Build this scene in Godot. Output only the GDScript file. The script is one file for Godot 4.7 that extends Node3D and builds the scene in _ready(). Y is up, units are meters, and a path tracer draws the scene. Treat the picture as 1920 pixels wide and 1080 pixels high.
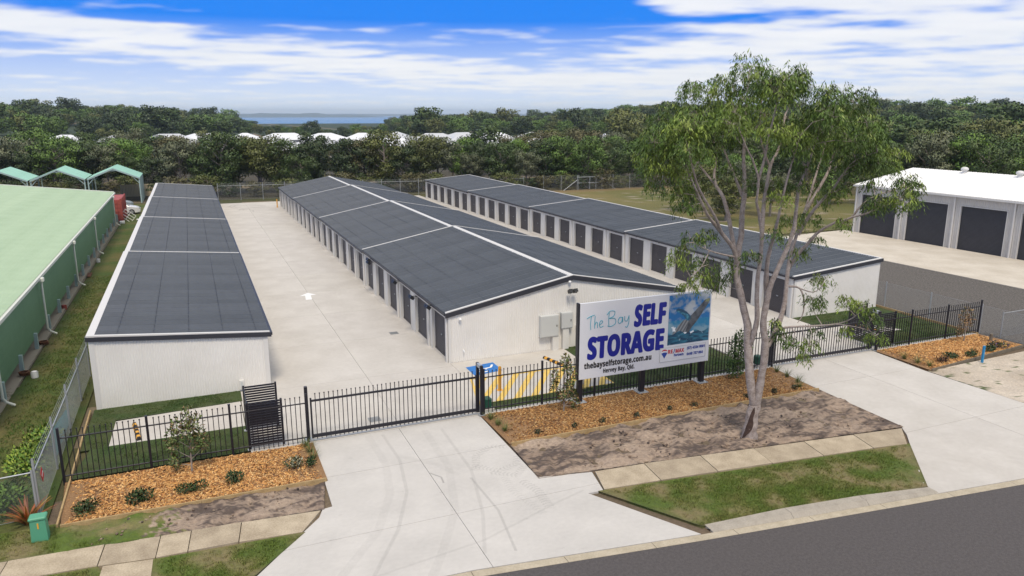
extends Node3D
# A storage yard seen from a low drone. x runs right along the street fence, zz runs away from the camera along the sheds (Godot z = -zz), y up, metres.

class MB:
	var v := PackedVector3Array()
	var n := PackedVector3Array()
	var c := PackedColorArray()
	var u := PackedVector2Array()
	var col := Color(1, 1, 1)
	var use_c := false
	func tri(a: Vector3, b: Vector3, d: Vector3, out := Vector3.ZERO) -> void:
		var m := (b - a).cross(d - a)
		if out != Vector3.ZERO and m.dot(out) < 0.0:
			var t := b
			b = d
			d = t
			m = -m
		m = m.normalized()
		v.append(a); v.append(d); v.append(b)
		n.append(m); n.append(m); n.append(m)
		if use_c:
			c.append(col); c.append(col); c.append(col)
	func quad(a: Vector3, b: Vector3, d: Vector3, e: Vector3, out := Vector3.ZERO) -> void:
		tri(a, b, d, out)
		tri(a, d, e, out)
	func tri_n(a: Vector3, b: Vector3, d: Vector3, na: Vector3, nb: Vector3, nd: Vector3) -> void:
		if (b - a).cross(d - a).dot(na + nb + nd) < 0.0:
			v.append(a); v.append(b); v.append(d)
			n.append(na); n.append(nb); n.append(nd)
		else:
			v.append(a); v.append(d); v.append(b)
			n.append(na); n.append(nd); n.append(nb)
		if use_c:
			c.append(col); c.append(col); c.append(col)
	func uvquad(a: Vector3, b: Vector3, d: Vector3, e: Vector3, out: Vector3) -> void:
		# a bottom left, b bottom right, d top right, e top left
		for k in [[a, Vector2(0, 1)], [e, Vector2(0, 0)], [d, Vector2(1, 0)], [a, Vector2(0, 1)], [d, Vector2(1, 0)], [b, Vector2(1, 1)]]:
			v.append(k[0]); n.append(out); u.append(k[1])
	func hexa(p: Array) -> void: # 0-3 bottom ring, 4-7 top ring
		var mid := Vector3.ZERO
		for q in p:
			mid += q
		mid /= 8.0
		for f in [[0, 1, 2, 3], [4, 5, 6, 7], [0, 1, 5, 4], [1, 2, 6, 5], [2, 3, 7, 6], [3, 0, 4, 7]]:
			var ctr: Vector3 = (p[f[0]] + p[f[1]] + p[f[2]] + p[f[3]]) / 4.0
			quad(p[f[0]], p[f[1]], p[f[2]], p[f[3]], ctr - mid)
	func box(ctr: Vector3, s: Vector3, b := Basis.IDENTITY) -> void:
		var h := s * 0.5
		var p := []
		for y in [-h.y, h.y]:
			for q in [Vector2(-h.x, -h.z), Vector2(h.x, -h.z), Vector2(h.x, h.z), Vector2(-h.x, h.z)]:
				p.append(ctr + b * Vector3(q.x, y, q.y))
		hexa(p)
	func span(a: Vector3, b: Vector3) -> void: # axis box between two corners
		box((a + b) * 0.5, (b - a).abs())
	func bevel(ctr: Vector3, s: Vector3, r: float) -> void: # box with chamfered edges
		var h := s * 0.5
		for ax in 3:
			for sg in [-1.0, 1.0]:
				var i := (ax + 1) % 3
				var j := (ax + 2) % 3
				var q := []
				for k in [[-1, -1], [1, -1], [1, 1], [-1, 1]]:
					var w := Vector3.ZERO
					w[ax] = sg * h[ax]; w[i] = k[0] * (h[i] - r); w[j] = k[1] * (h[j] - r)
					q.append(ctr + w)
				var o := Vector3.ZERO
				o[ax] = sg
				quad(q[0], q[1], q[2], q[3], o)
				for sj in [-1.0, 1.0]: # edge along i between faces ax and j
					var a := Vector3.ZERO
					a[ax] = sg * h[ax]; a[j] = sj * (h[j] - r); a[i] = -(h[i] - r)
					var b := a
					b[i] = h[i] - r
					var d := b
					d[ax] = sg * (h[ax] - r); d[j] = sj * h[j]
					var e := d
					e[i] = -(h[i] - r)
					quad(ctr + a, ctr + b, ctr + d, ctr + e, a + d)
		for sx in [-1.0, 1.0]:
			for sy in [-1.0, 1.0]:
				for sz in [-1.0, 1.0]:
					tri(ctr + Vector3(sx * h.x, sy * (h.y - r), sz * (h.z - r)), ctr + Vector3(sx * (h.x - r), sy * h.y, sz * (h.z - r)), ctr + Vector3(sx * (h.x - r), sy * (h.y - r), sz * h.z), Vector3(sx, sy, sz))
	func tube(pts: Array, radii: Array, sides := 6, cap := true) -> void:
		var rings := []
		var norms := []
		var prev := Vector3.ZERO
		for i in pts.size():
			var d: Vector3 = (pts[mini(i + 1, pts.size() - 1)] - pts[maxi(i - 1, 0)]).normalized()
			var x := prev - d * prev.dot(d)
			if x.length() < 0.01:
				x = d.cross(Vector3.UP if absf(d.y) < 0.9 else Vector3.RIGHT)
			x = x.normalized()
			prev = x
			var y := d.cross(x)
			var ring := []
			var nr := []
			for k in sides:
				var a := TAU * k / sides
				var o := x * cos(a) + y * sin(a)
				ring.append(pts[i] + o * radii[i])
				nr.append(o)
			rings.append(ring)
			norms.append(nr)
		for i in pts.size() - 1:
			for k in sides:
				var m := (k + 1) % sides
				tri_n(rings[i][k], rings[i][m], rings[i + 1][m], norms[i][k], norms[i][m], norms[i + 1][m])
				tri_n(rings[i][k], rings[i + 1][m], rings[i + 1][k], norms[i][k], norms[i + 1][m], norms[i + 1][k])
		if cap:
			for e in [0, pts.size() - 1]:
				var o: Vector3 = (pts[e] - pts[1 if e == 0 else e - 1]).normalized()
				for k in range(1, sides - 1):
					tri(rings[e][0], rings[e][k], rings[e][k + 1], o)
	func ball(ctr: Vector3, r: Vector3, seg := 8, rows := 5) -> void:
		for i in rows:
			for k in seg:
				var q := []
				var m := []
				for w in [[i, k], [i, k + 1], [i + 1, k + 1], [i + 1, k]]:
					var th: float = PI * w[0] / rows
					var ph: float = TAU * w[1] / seg
					var o := Vector3(sin(th) * cos(ph), cos(th), sin(th) * sin(ph))
					q.append(ctr + o * r)
					m.append((o / r).normalized())
				if i > 0:
					tri_n(q[0], q[1], q[2], m[0], m[1], m[2])
				if i < rows - 1:
					tri_n(q[0], q[2], q[3], m[0], m[2], m[3])
	func leaf(p: Vector3, d: Vector3, w: Vector3, nn: Vector3) -> void: # a bent leaf of two triangles: base p, tip p + d, half width w
		var m := p + d * 0.45
		var k := nn.normalized()
		if (w).cross(d).dot(k) < 0.0:
			w = -w
		v.append(p); v.append(m - w); v.append(m + w)
		v.append(p + d); v.append(m + w); v.append(m - w)
		for i in 6:
			n.append(k)
		if use_c:
			for i in 6:
				c.append(col)
	func mesh() -> ArrayMesh:
		var a := []
		a.resize(Mesh.ARRAY_MAX)
		a[Mesh.ARRAY_VERTEX] = v
		a[Mesh.ARRAY_NORMAL] = n
		if use_c:
			a[Mesh.ARRAY_COLOR] = c
		if u.size() == v.size():
			a[Mesh.ARRAY_TEX_UV] = u
		var m := ArrayMesh.new()
		m.add_surface_from_arrays(Mesh.PRIMITIVE_TRIANGLES, a)
		return m

const GUM_LIMBS := [
[17.47,-0.06,-19.53,0.260, 17.50,0.39,-19.52,0.240, 17.54,0.79,-19.50,0.220, 17.58,1.23,-19.49,0.200],
[17.58,1.19,-19.49,0.160, 17.39,2.21,-19.62,0.151, 17.29,3.41,-19.71,0.141, 17.24,4.12,-19.78,0.132, 17.07,4.89,-19.91,0.123, 16.88,5.74,-20.04,0.113, 16.88,6.44,-20.09,0.104, 16.99,7.19,-20.10,0.095, 16.99,7.94,-20.15,0.085, 17.07,8.44,-20.16,0.076, 17.06,9.08,-20.22,0.067, 17.01,9.81,-20.29,0.057, 17.04,10.49,-20.32,0.048, 17.06,11.25,-20.37,0.039, 17.09,11.82,-20.41,0.029, 17.12,12.46,-20.44,0.020],
[16.88,6.13,-20.05,0.085, 16.58,6.78,-19.96,0.075, 16.03,7.37,-19.97,0.065, 15.56,7.83,-19.94,0.055, 15.24,8.17,-19.85,0.045, 14.67,9.13,-19.87,0.035, 14.30,9.71,-19.80,0.025, 13.83,10.14,-19.78,0.015],
[16.00,7.38,-19.94,0.060, 15.46,7.99,-19.63,0.049, 14.64,8.90,-19.43,0.037, 14.14,9.53,-19.10,0.026, 13.69,10.10,-18.75,0.015],
[16.81,6.58,-20.14,0.075, 16.59,7.98,-20.41,0.067, 16.48,8.56,-20.63,0.059, 16.42,8.80,-20.84,0.051, 16.42,9.14,-21.01,0.043, 16.55,9.58,-21.13,0.036, 16.65,10.03,-21.27,0.028, 16.69,10.83,-21.43,0.020, 16.54,11.63,-21.67,0.012],
[16.56,8.78,-21.01,0.040, 16.26,9.35,-21.46,0.033, 16.22,9.64,-21.80,0.025, 15.94,10.46,-22.25,0.018, 15.66,11.00,-22.69,0.010],
[17.32,3.33,-19.71,0.100, 17.33,3.70,-19.55,0.093, 17.31,4.37,-19.40,0.086, 17.16,5.19,-19.31,0.079, 17.04,5.97,-19.21,0.072, 16.99,6.75,-19.08,0.065, 16.86,7.36,-18.98,0.058, 16.64,8.10,-18.92,0.050, 16.45,8.50,-18.85,0.043, 16.35,9.21,-18.73,0.036, 16.04,9.82,-18.71,0.029, 15.76,10.18,-18.68,0.022, 15.40,10.79,-18.68,0.015],
[16.40,9.21,-18.79,0.050, 16.40,9.81,-18.60,0.042, 16.33,10.36,-18.43,0.035, 16.29,10.90,-18.26,0.027, 16.24,11.42,-18.08,0.020, 16.17,12.02,-17.91,0.012],
[17.06,8.33,-20.14,0.060, 16.99,8.92,-20.48,0.050, 16.87,9.59,-20.83,0.041, 16.78,10.17,-21.17,0.031, 16.70,10.56,-21.51,0.022, 16.44,11.09,-21.93,0.012],
[16.98,7.10,-19.09,0.070, 17.15,8.47,-19.30,0.062, 17.43,9.50,-19.46,0.053, 17.76,9.92,-19.60,0.045, 18.09,10.44,-19.73,0.037, 18.29,11.11,-19.93,0.029, 18.57,11.36,-20.09,0.020, 18.90,11.88,-20.23,0.012],
[17.77,9.47,-19.84,0.040, 17.54,9.86,-19.83,0.033, 17.31,10.30,-19.82,0.026, 17.16,10.88,-19.78,0.019, 17.09,11.60,-19.70,0.012],
[17.59,1.15,-19.49,0.150, 17.62,1.52,-19.40,0.140, 17.64,2.44,-19.31,0.131, 17.62,3.43,-19.24,0.121, 17.45,4.24,-19.23,0.111, 17.44,5.03,-19.16,0.102, 17.47,5.60,-19.07,0.092, 17.60,6.21,-18.93,0.082, 17.80,6.98,-18.77,0.073, 17.90,7.71,-18.65,0.063, 17.87,8.80,-18.59,0.054, 17.99,9.47,-18.46,0.044, 18.06,9.97,-18.35,0.034, 18.15,10.62,-18.23,0.025, 18.26,11.42,-18.11,0.015],
[17.78,3.32,-19.40,0.105, 18.11,3.72,-19.42,0.097, 18.38,4.23,-19.47,0.089, 18.59,4.83,-19.53,0.080, 18.71,5.91,-19.64,0.072, 18.88,6.51,-19.73,0.064, 19.14,7.27,-19.77,0.056, 19.41,7.86,-19.82,0.048, 19.72,8.87,-19.84,0.040, 19.92,9.35,-19.91,0.031, 20.18,10.02,-19.96,0.023, 20.61,11.18,-19.94,0.015],
[17.64,5.06,-19.35,0.085, 17.41,5.94,-19.22,0.076, 17.27,6.59,-19.05,0.068, 17.21,7.15,-18.85,0.059, 17.12,7.61,-18.65,0.050, 17.05,8.22,-18.45,0.041, 17.02,9.17,-18.23,0.033, 17.03,9.99,-18.00,0.024, 16.98,10.56,-17.79,0.015],
[18.87,5.87,-19.81,0.070, 19.04,6.51,-19.55,0.063, 19.21,6.95,-19.28,0.056, 19.38,7.36,-19.02,0.049, 19.71,7.67,-18.69,0.043, 20.03,7.86,-18.37,0.036, 20.16,8.29,-18.12,0.029, 20.38,8.60,-17.84,0.022, 21.00,8.89,-17.38,0.015],
[19.85,7.89,-18.20,0.035, 20.02,8.07,-17.76,0.027, 20.27,8.37,-17.29,0.020, 20.52,8.49,-16.83,0.012],
[19.32,7.87,-19.73,0.060, 19.98,8.91,-19.70,0.052, 20.34,9.40,-19.80,0.044, 20.63,9.85,-19.93,0.036, 21.06,10.15,-20.00,0.028, 21.32,11.00,-20.14,0.020, 21.84,11.64,-20.18,0.012],
[19.12,7.15,-19.70,0.060, 19.26,8.04,-19.27,0.050, 19.53,8.77,-18.79,0.041, 19.50,9.24,-18.43,0.031, 19.60,9.77,-18.02,0.022, 19.92,10.04,-17.51,0.012],
[19.51,9.24,-18.45,0.030, 20.22,9.37,-18.65,0.023, 21.08,9.48,-18.80,0.017, 22.04,9.67,-18.90,0.010],
[18.80,5.36,-19.62,0.040, 19.09,5.31,-19.39,0.033, 19.19,4.84,-19.24,0.025, 19.09,4.39,-19.17,0.018, 18.88,4.16,-19.15,0.010],
[19.09,5.31,-19.39,0.025, 19.45,5.20,-19.13,0.017, 19.61,5.41,-18.95,0.008],
[18.10,3.79,-19.37,0.045, 18.22,4.09,-19.04,0.038, 18.79,4.21,-18.52,0.032, 19.40,4.36,-17.98,0.025, 19.58,4.58,-17.61,0.019, 19.71,4.92,-17.28,0.012],
[19.30,4.39,-17.89,0.020, 19.74,4.35,-17.56,0.016, 20.13,4.25,-17.25,0.012, 20.20,4.10,-17.07,0.008],
[16.83,6.46,-20.02,0.040, 16.18,6.62,-19.87,0.030, 15.43,6.84,-19.75,0.020, 14.68,7.17,-19.63,0.010],
[15.49,6.82,-19.83,0.020, 15.15,6.32,-19.76,0.014, 14.72,6.01,-19.72,0.008]]
const GUM_CLUMPS := [
17.51,12.70,-20.95,0.57,17.12,12.46,-20.44, 17.42,12.34,-20.31,0.46,17.10,12.14,-20.42, 17.35,12.31,-22.05,0.38,16.54,11.63,-21.67, 15.74,12.07,-21.37,0.42,16.54,11.63,-21.67,
16.11,11.76,-22.23,0.34,16.44,11.09,-21.93, 16.66,11.83,-21.43,0.53,16.54,11.63,-21.67, 17.01,11.93,-20.89,0.46,17.08,11.67,-20.40, 16.75,11.62,-20.02,0.49,17.07,11.39,-20.38,
17.69,12.02,-20.72,0.42,17.09,11.82,-20.41, 15.86,12.09,-18.16,0.38,16.19,11.87,-17.96, 16.67,12.25,-18.31,0.61,16.17,12.02,-17.91, 18.85,12.23,-20.22,0.46,18.90,11.88,-20.23,
16.08,11.84,-17.95,0.46,16.20,11.72,-18.00, 16.65,11.69,-18.30,0.46,16.22,11.57,-18.04, 17.72,11.73,-20.16,0.38,17.09,11.60,-19.70, 15.54,11.25,-22.55,0.42,15.66,11.00,-22.69,
15.67,10.99,-23.34,0.34,15.66,11.00,-22.69, 15.70,11.00,-22.02,0.53,15.80,10.73,-22.47, 14.23,10.91,-19.66,0.48,13.83,10.14,-19.78, 16.06,11.15,-21.53,0.65,16.44,11.09,-21.93,
14.38,10.94,-19.27,0.58,13.83,10.14,-19.78, 16.67,11.11,-21.21,0.65,16.69,10.83,-21.43, 16.85,11.36,-20.98,0.46,16.65,11.03,-21.49, 15.76,11.25,-19.35,0.41,15.40,10.79,-18.68,
13.12,10.36,-19.72,0.49,13.83,10.14,-19.78, 13.70,10.54,-19.82,0.53,13.83,10.14,-19.78, 14.82,10.35,-21.64,0.48,16.01,10.25,-22.14, 16.27,10.54,-22.44,0.65,16.01,10.25,-22.14,
13.95,10.67,-19.34,0.58,13.83,10.14,-19.78, 16.12,10.57,-21.33,0.57,16.70,10.56,-21.51, 13.45,9.96,-20.52,0.38,13.83,10.14,-19.78, 14.50,9.63,-22.47,0.34,16.08,10.05,-22.03,
13.60,9.99,-19.93,0.53,13.83,10.14,-19.78, 13.86,10.18,-19.54,0.53,14.06,9.93,-19.79, 15.19,10.05,-21.06,0.48,16.26,9.35,-21.46, 13.76,10.13,-18.86,0.46,13.80,9.96,-18.84,
13.47,9.45,-20.60,0.30,13.95,10.03,-19.78, 13.51,9.53,-19.92,0.49,14.18,9.82,-19.80, 13.92,9.49,-19.79,0.42,14.48,9.42,-19.84, 13.71,8.96,-20.69,0.25,14.57,9.28,-19.86,
13.50,9.00,-19.77,0.23,14.67,9.13,-19.87, 14.24,8.66,-20.00,0.30,14.95,8.65,-19.86, 14.90,8.89,-20.40,0.38,14.81,8.89,-19.87, 15.15,8.38,-20.47,0.34,15.10,8.41,-19.86,
14.36,8.26,-19.77,0.30,15.10,8.41,-19.86, 14.81,10.91,-18.28,0.42,15.40,10.79,-18.68, 17.08,10.36,-20.72,0.38,17.03,10.15,-20.31, 17.08,10.29,-21.16,0.38,16.80,10.03,-21.09,
16.82,10.77,-19.57,0.38,17.24,10.59,-19.80, 17.30,11.15,-19.70,0.42,17.14,11.06,-19.76, 15.99,10.71,-17.83,0.34,16.31,10.63,-18.34, 18.57,11.04,-20.05,0.46,18.24,10.95,-19.88,
16.83,10.55,-18.00,0.42,17.01,10.28,-17.89, 16.45,9.93,-21.53,0.38,16.57,9.69,-21.17, 15.14,9.96,-19.90,0.34,14.57,9.28,-19.86, 16.44,10.25,-21.11,0.34,16.65,10.03,-21.27,
19.06,12.23,-20.37,0.53,18.90,11.88,-20.23, 19.33,11.94,-20.15,0.30,18.90,11.88,-20.23, 18.78,11.79,-20.32,0.46,18.74,11.62,-20.16, 17.81,11.73,-17.64,0.38,18.26,11.42,-18.11,
20.34,11.74,-19.63,0.46,20.61,11.18,-19.94, 21.07,11.59,-19.73,0.46,21.58,11.32,-20.16, 21.86,11.82,-19.99,0.32,21.84,11.64,-20.18, 22.06,11.51,-19.99,0.27,21.71,11.48,-20.17,
17.74,11.34,-17.76,0.46,18.23,11.22,-18.14, 19.49,11.25,-19.50,0.41,20.40,10.60,-19.95, 21.06,11.25,-20.41,0.53,20.61,11.18,-19.94, 17.47,11.13,-17.08,0.48,16.98,10.56,-17.79,
21.19,11.15,-19.93,0.49,21.32,11.00,-20.14, 17.89,10.94,-18.36,0.53,18.15,10.62,-18.23, 18.13,10.90,-18.04,0.57,18.18,10.82,-18.20, 22.35,10.94,-20.13,0.42,21.45,11.16,-20.15,
18.45,10.95,-16.71,0.38,18.18,10.82,-18.20, 20.22,10.79,-18.01,0.28,19.92,10.04,-17.51, 17.22,10.54,-18.22,0.49,16.99,10.42,-17.84, 18.38,10.42,-18.67,0.57,18.11,10.29,-18.29,
20.47,10.25,-20.04,0.57,20.18,10.02,-19.96, 20.65,10.32,-19.43,0.53,21.06,10.15,-20.00, 18.72,10.38,-17.41,0.48,18.11,10.29,-18.29, 19.64,10.53,-17.90,0.49,19.76,9.91,-17.77,
19.56,10.49,-17.43,0.42,19.92,10.04,-17.51, 16.94,10.15,-18.18,0.34,17.03,9.99,-18.00, 17.25,10.07,-17.94,0.38,17.03,9.99,-18.00, 19.74,9.86,-18.16,0.53,19.60,9.77,-18.02,
19.83,9.64,-18.01,0.48,19.55,9.50,-18.23, 20.19,10.05,-18.00,0.42,19.84,9.97,-17.64, 21.38,10.07,-18.93,0.38,21.32,9.53,-18.82, 22.10,9.76,-19.18,0.46,21.80,9.62,-18.87,
20.93,9.60,-18.27,0.41,20.87,9.46,-18.76, 21.95,9.83,-18.53,0.32,22.04,9.67,-18.90, 21.65,9.48,-18.86,0.38,21.56,9.58,-18.85, 22.52,9.38,-19.19,0.34,22.04,9.67,-18.90,
21.33,9.36,-19.18,0.34,20.65,9.43,-18.72, 19.71,9.55,-18.57,0.34,19.52,9.37,-18.33, 20.45,9.83,-20.28,0.46,20.05,9.69,-19.94, 17.67,8.95,-18.51,0.34,17.87,8.80,-18.59,
19.92,8.73,-20.10,0.34,19.64,8.62,-19.84, 16.89,8.64,-18.28,0.30,17.04,8.46,-18.40, 19.76,8.27,-19.62,0.34,19.33,8.22,-19.15, 21.37,9.08,-17.64,0.32,21.00,8.89,-17.38,
20.40,8.93,-16.69,0.38,20.52,8.49,-16.83, 21.77,8.89,-17.49,0.21,21.00,8.89,-17.38, 19.96,8.64,-16.49,0.34,20.46,8.46,-16.94, 21.21,8.32,-17.18,0.34,20.52,8.49,-16.83,
20.51,8.94,-18.08,0.25,20.38,8.60,-17.84, 19.87,8.50,-17.38,0.30,20.15,8.22,-17.53, 20.41,8.27,-17.55,0.28,20.21,8.30,-17.41, 20.40,8.17,-17.94,0.23,20.09,8.15,-17.64,
17.55,8.97,-19.39,0.27,17.22,8.73,-19.34, 16.61,9.01,-19.29,0.23,16.40,8.86,-18.79, 16.80,9.38,-20.58,0.27,16.93,9.25,-20.65, 19.47,8.70,-18.63,0.30,19.46,8.59,-18.91,
17.82,9.63,-18.33,0.34,17.99,9.47,-18.46, 14.13,6.57,-19.64,0.32,14.72,6.01,-19.72, 14.60,7.26,-19.64,0.27,14.68,7.17,-19.63, 15.49,7.22,-20.01,0.30,15.24,6.92,-19.72,
15.64,6.22,-20.12,0.42,15.15,6.32,-19.76, 15.14,5.96,-19.80,0.27,14.83,6.09,-19.73, 14.85,5.61,-20.10,0.25,14.72,6.01,-19.72, 16.70,5.53,-20.82,0.30,16.93,5.53,-20.01,
16.76,6.16,-20.36,0.30,16.88,6.09,-20.06, 16.27,6.74,-18.83,0.27,17.01,6.36,-19.14, 16.74,5.73,-20.29,0.19,16.88,5.74,-20.04, 16.77,7.47,-18.24,0.25,17.18,7.26,-18.80,
19.24,6.47,-19.78,0.30,19.00,6.35,-19.61, 18.31,7.68,-19.26,0.34,17.88,7.52,-18.68, 19.27,7.69,-19.44,0.30,19.19,7.59,-19.49, 19.84,6.93,-19.63,0.17,19.25,7.05,-19.22,
19.34,7.72,-18.07,0.21,19.79,7.72,-18.61, 20.14,5.43,-19.43,0.32,19.61,5.41,-18.95, 19.12,5.05,-18.77,0.28,19.19,4.84,-19.24, 19.33,4.81,-18.66,0.17,19.09,4.28,-18.25,
17.90,4.19,-19.24,0.23,18.18,3.85,-19.43, 18.28,3.72,-19.07,0.27,18.13,3.87,-19.29, 18.10,3.67,-18.46,0.21,18.36,4.12,-18.91, 18.35,3.70,-18.00,0.25,18.79,4.21,-18.52,
18.98,2.95,-18.89,0.21,18.64,4.18,-18.65, 19.22,3.88,-18.64,0.15,18.94,4.24,-18.38, 18.99,5.34,-17.15,0.25,19.65,4.75,-17.45, 19.88,4.98,-17.39,0.30,19.71,4.92,-17.28,
19.85,4.71,-16.99,0.28,20.13,4.25,-17.25, 20.71,3.88,-17.46,0.25,20.20,4.10,-17.07, 19.12,4.32,-17.34,0.15,19.52,4.37,-17.72, 14.45,6.89,-19.86,0.23,14.68,7.17,-19.63,
16.53,5.27,-20.75,0.17,16.98,5.32,-19.97]
var M := {}
var taken := {}
var rng := RandomNumberGenerator.new()

func V(x: float, y: float, zz: float) -> Vector3:
	return Vector3(x, y, -zz)

func gy(zz: float) -> float: # the yard falls gently away from the street
	return -0.005 * clampf(zz - 31.0, 0.0, 75.0)

func numbered(called: String) -> String:
	if not taken.has(called):
		taken[called] = 0
		return called
	taken[called] += 1
	return "%s_%03d" % [called, taken[called]]

func thing(called: String, label: String, category: String, at := Vector3.ZERO, group := "") -> Node3D:
	var o := Node3D.new()
	o.name = numbered(called)
	add_child(o)
	o.position = at
	tag(o, label, category, group)
	return o

func tag(o: Node, label: String, category: String, group := "", kind := "") -> void:
	o.set_meta("label", label)
	if category: o.set_meta("category", category)
	if group: o.set_meta("group", group)
	if kind: o.set_meta("kind", kind)

func put(called: String, mesh: Mesh, m: Material, parent: Node, at := Vector3.ZERO) -> MeshInstance3D:
	var o := MeshInstance3D.new()
	o.name = called if parent != self else numbered(called)
	o.mesh = mesh
	o.material_override = m
	o.position = at
	parent.add_child(o, true)
	return o

func struct(called: String, mesh: Mesh, m: Material, label := "") -> MeshInstance3D:
	var o := put(called, mesh, m, self)
	o.set_meta("kind", "structure")
	if label: o.set_meta("label", label)
	return o

func struct_root(called: String) -> Node3D:
	var o := Node3D.new()
	o.name = numbered(called)
	add_child(o)
	o.set_meta("kind", "structure")
	return o

# ---------- materials ----------
func noise(sd: int, f: float, oct := 4) -> FastNoiseLite:
	var x := FastNoiseLite.new()
	x.seed = sd
	x.noise_type = FastNoiseLite.TYPE_SIMPLEX_SMOOTH
	x.frequency = f
	x.fractal_octaves = oct
	return x

func tex(sd: int, px: int, f1: float, f2: float, w2: float, a: Color, b: Color, gain := 1.0) -> ImageTexture:
	var d1 := noise(sd, f1, 4).get_seamless_image(px, px).get_data()
	var d2 := noise(sd + 7, f2, 3).get_seamless_image(px, px).get_data()
	var out := PackedByteArray()
	out.resize(px * px * 3)
	var ramp := []
	for i in 256:
		var t := i / 255.0
		ramp.append(a.lerp(b, t).linear_to_srgb())
	for i in px * px:
		var t := clampf(((d1[i] * (1.0 - w2) + d2[i] * w2) / 255.0 - 0.5) * gain + 0.5, 0.0, 1.0)
		var k: Color = ramp[int(t * 255.0)]
		out[i * 3] = k.r8; out[i * 3 + 1] = k.g8; out[i * 3 + 2] = k.b8
	return ImageTexture.create_from_image(Image.create_from_data(px, px, false, Image.FORMAT_RGB8, out))

func mat(key: String, lin: Color, rough := 0.7, metal := 0.0) -> StandardMaterial3D:
	var m := StandardMaterial3D.new()
	m.resource_name = key
	m.albedo_color = lin.linear_to_srgb()
	m.roughness = rough
	m.metallic = metal
	M[key] = m
	return m

func mat_tex(key: String, t: Texture2D, metres: float, rough := 0.8, vc := false) -> StandardMaterial3D:
	var m := mat(key, Color(1, 1, 1), rough)
	m.albedo_texture = t
	m.uv1_triplanar = true
	m.uv1_world_triplanar = true
	m.uv1_scale = Vector3.ONE / metres
	m.vertex_color_use_as_albedo = vc
	return m

func relief(m: StandardMaterial3D, sd: int, f: float, cm: float) -> void:
	m.heightmap_enabled = true
	m.heightmap_texture = ImageTexture.create_from_image(noise(sd, f, 3).get_seamless_image(256, 256))
	m.heightmap_scale = cm

func leafmat(key: String, lin: Color, back := 0.35) -> void:
	var m := mat(key, lin, 0.55)
	m.vertex_color_use_as_albedo = true
	m.backlight_enabled = true
	m.backlight = Color(back, back, back)

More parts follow.
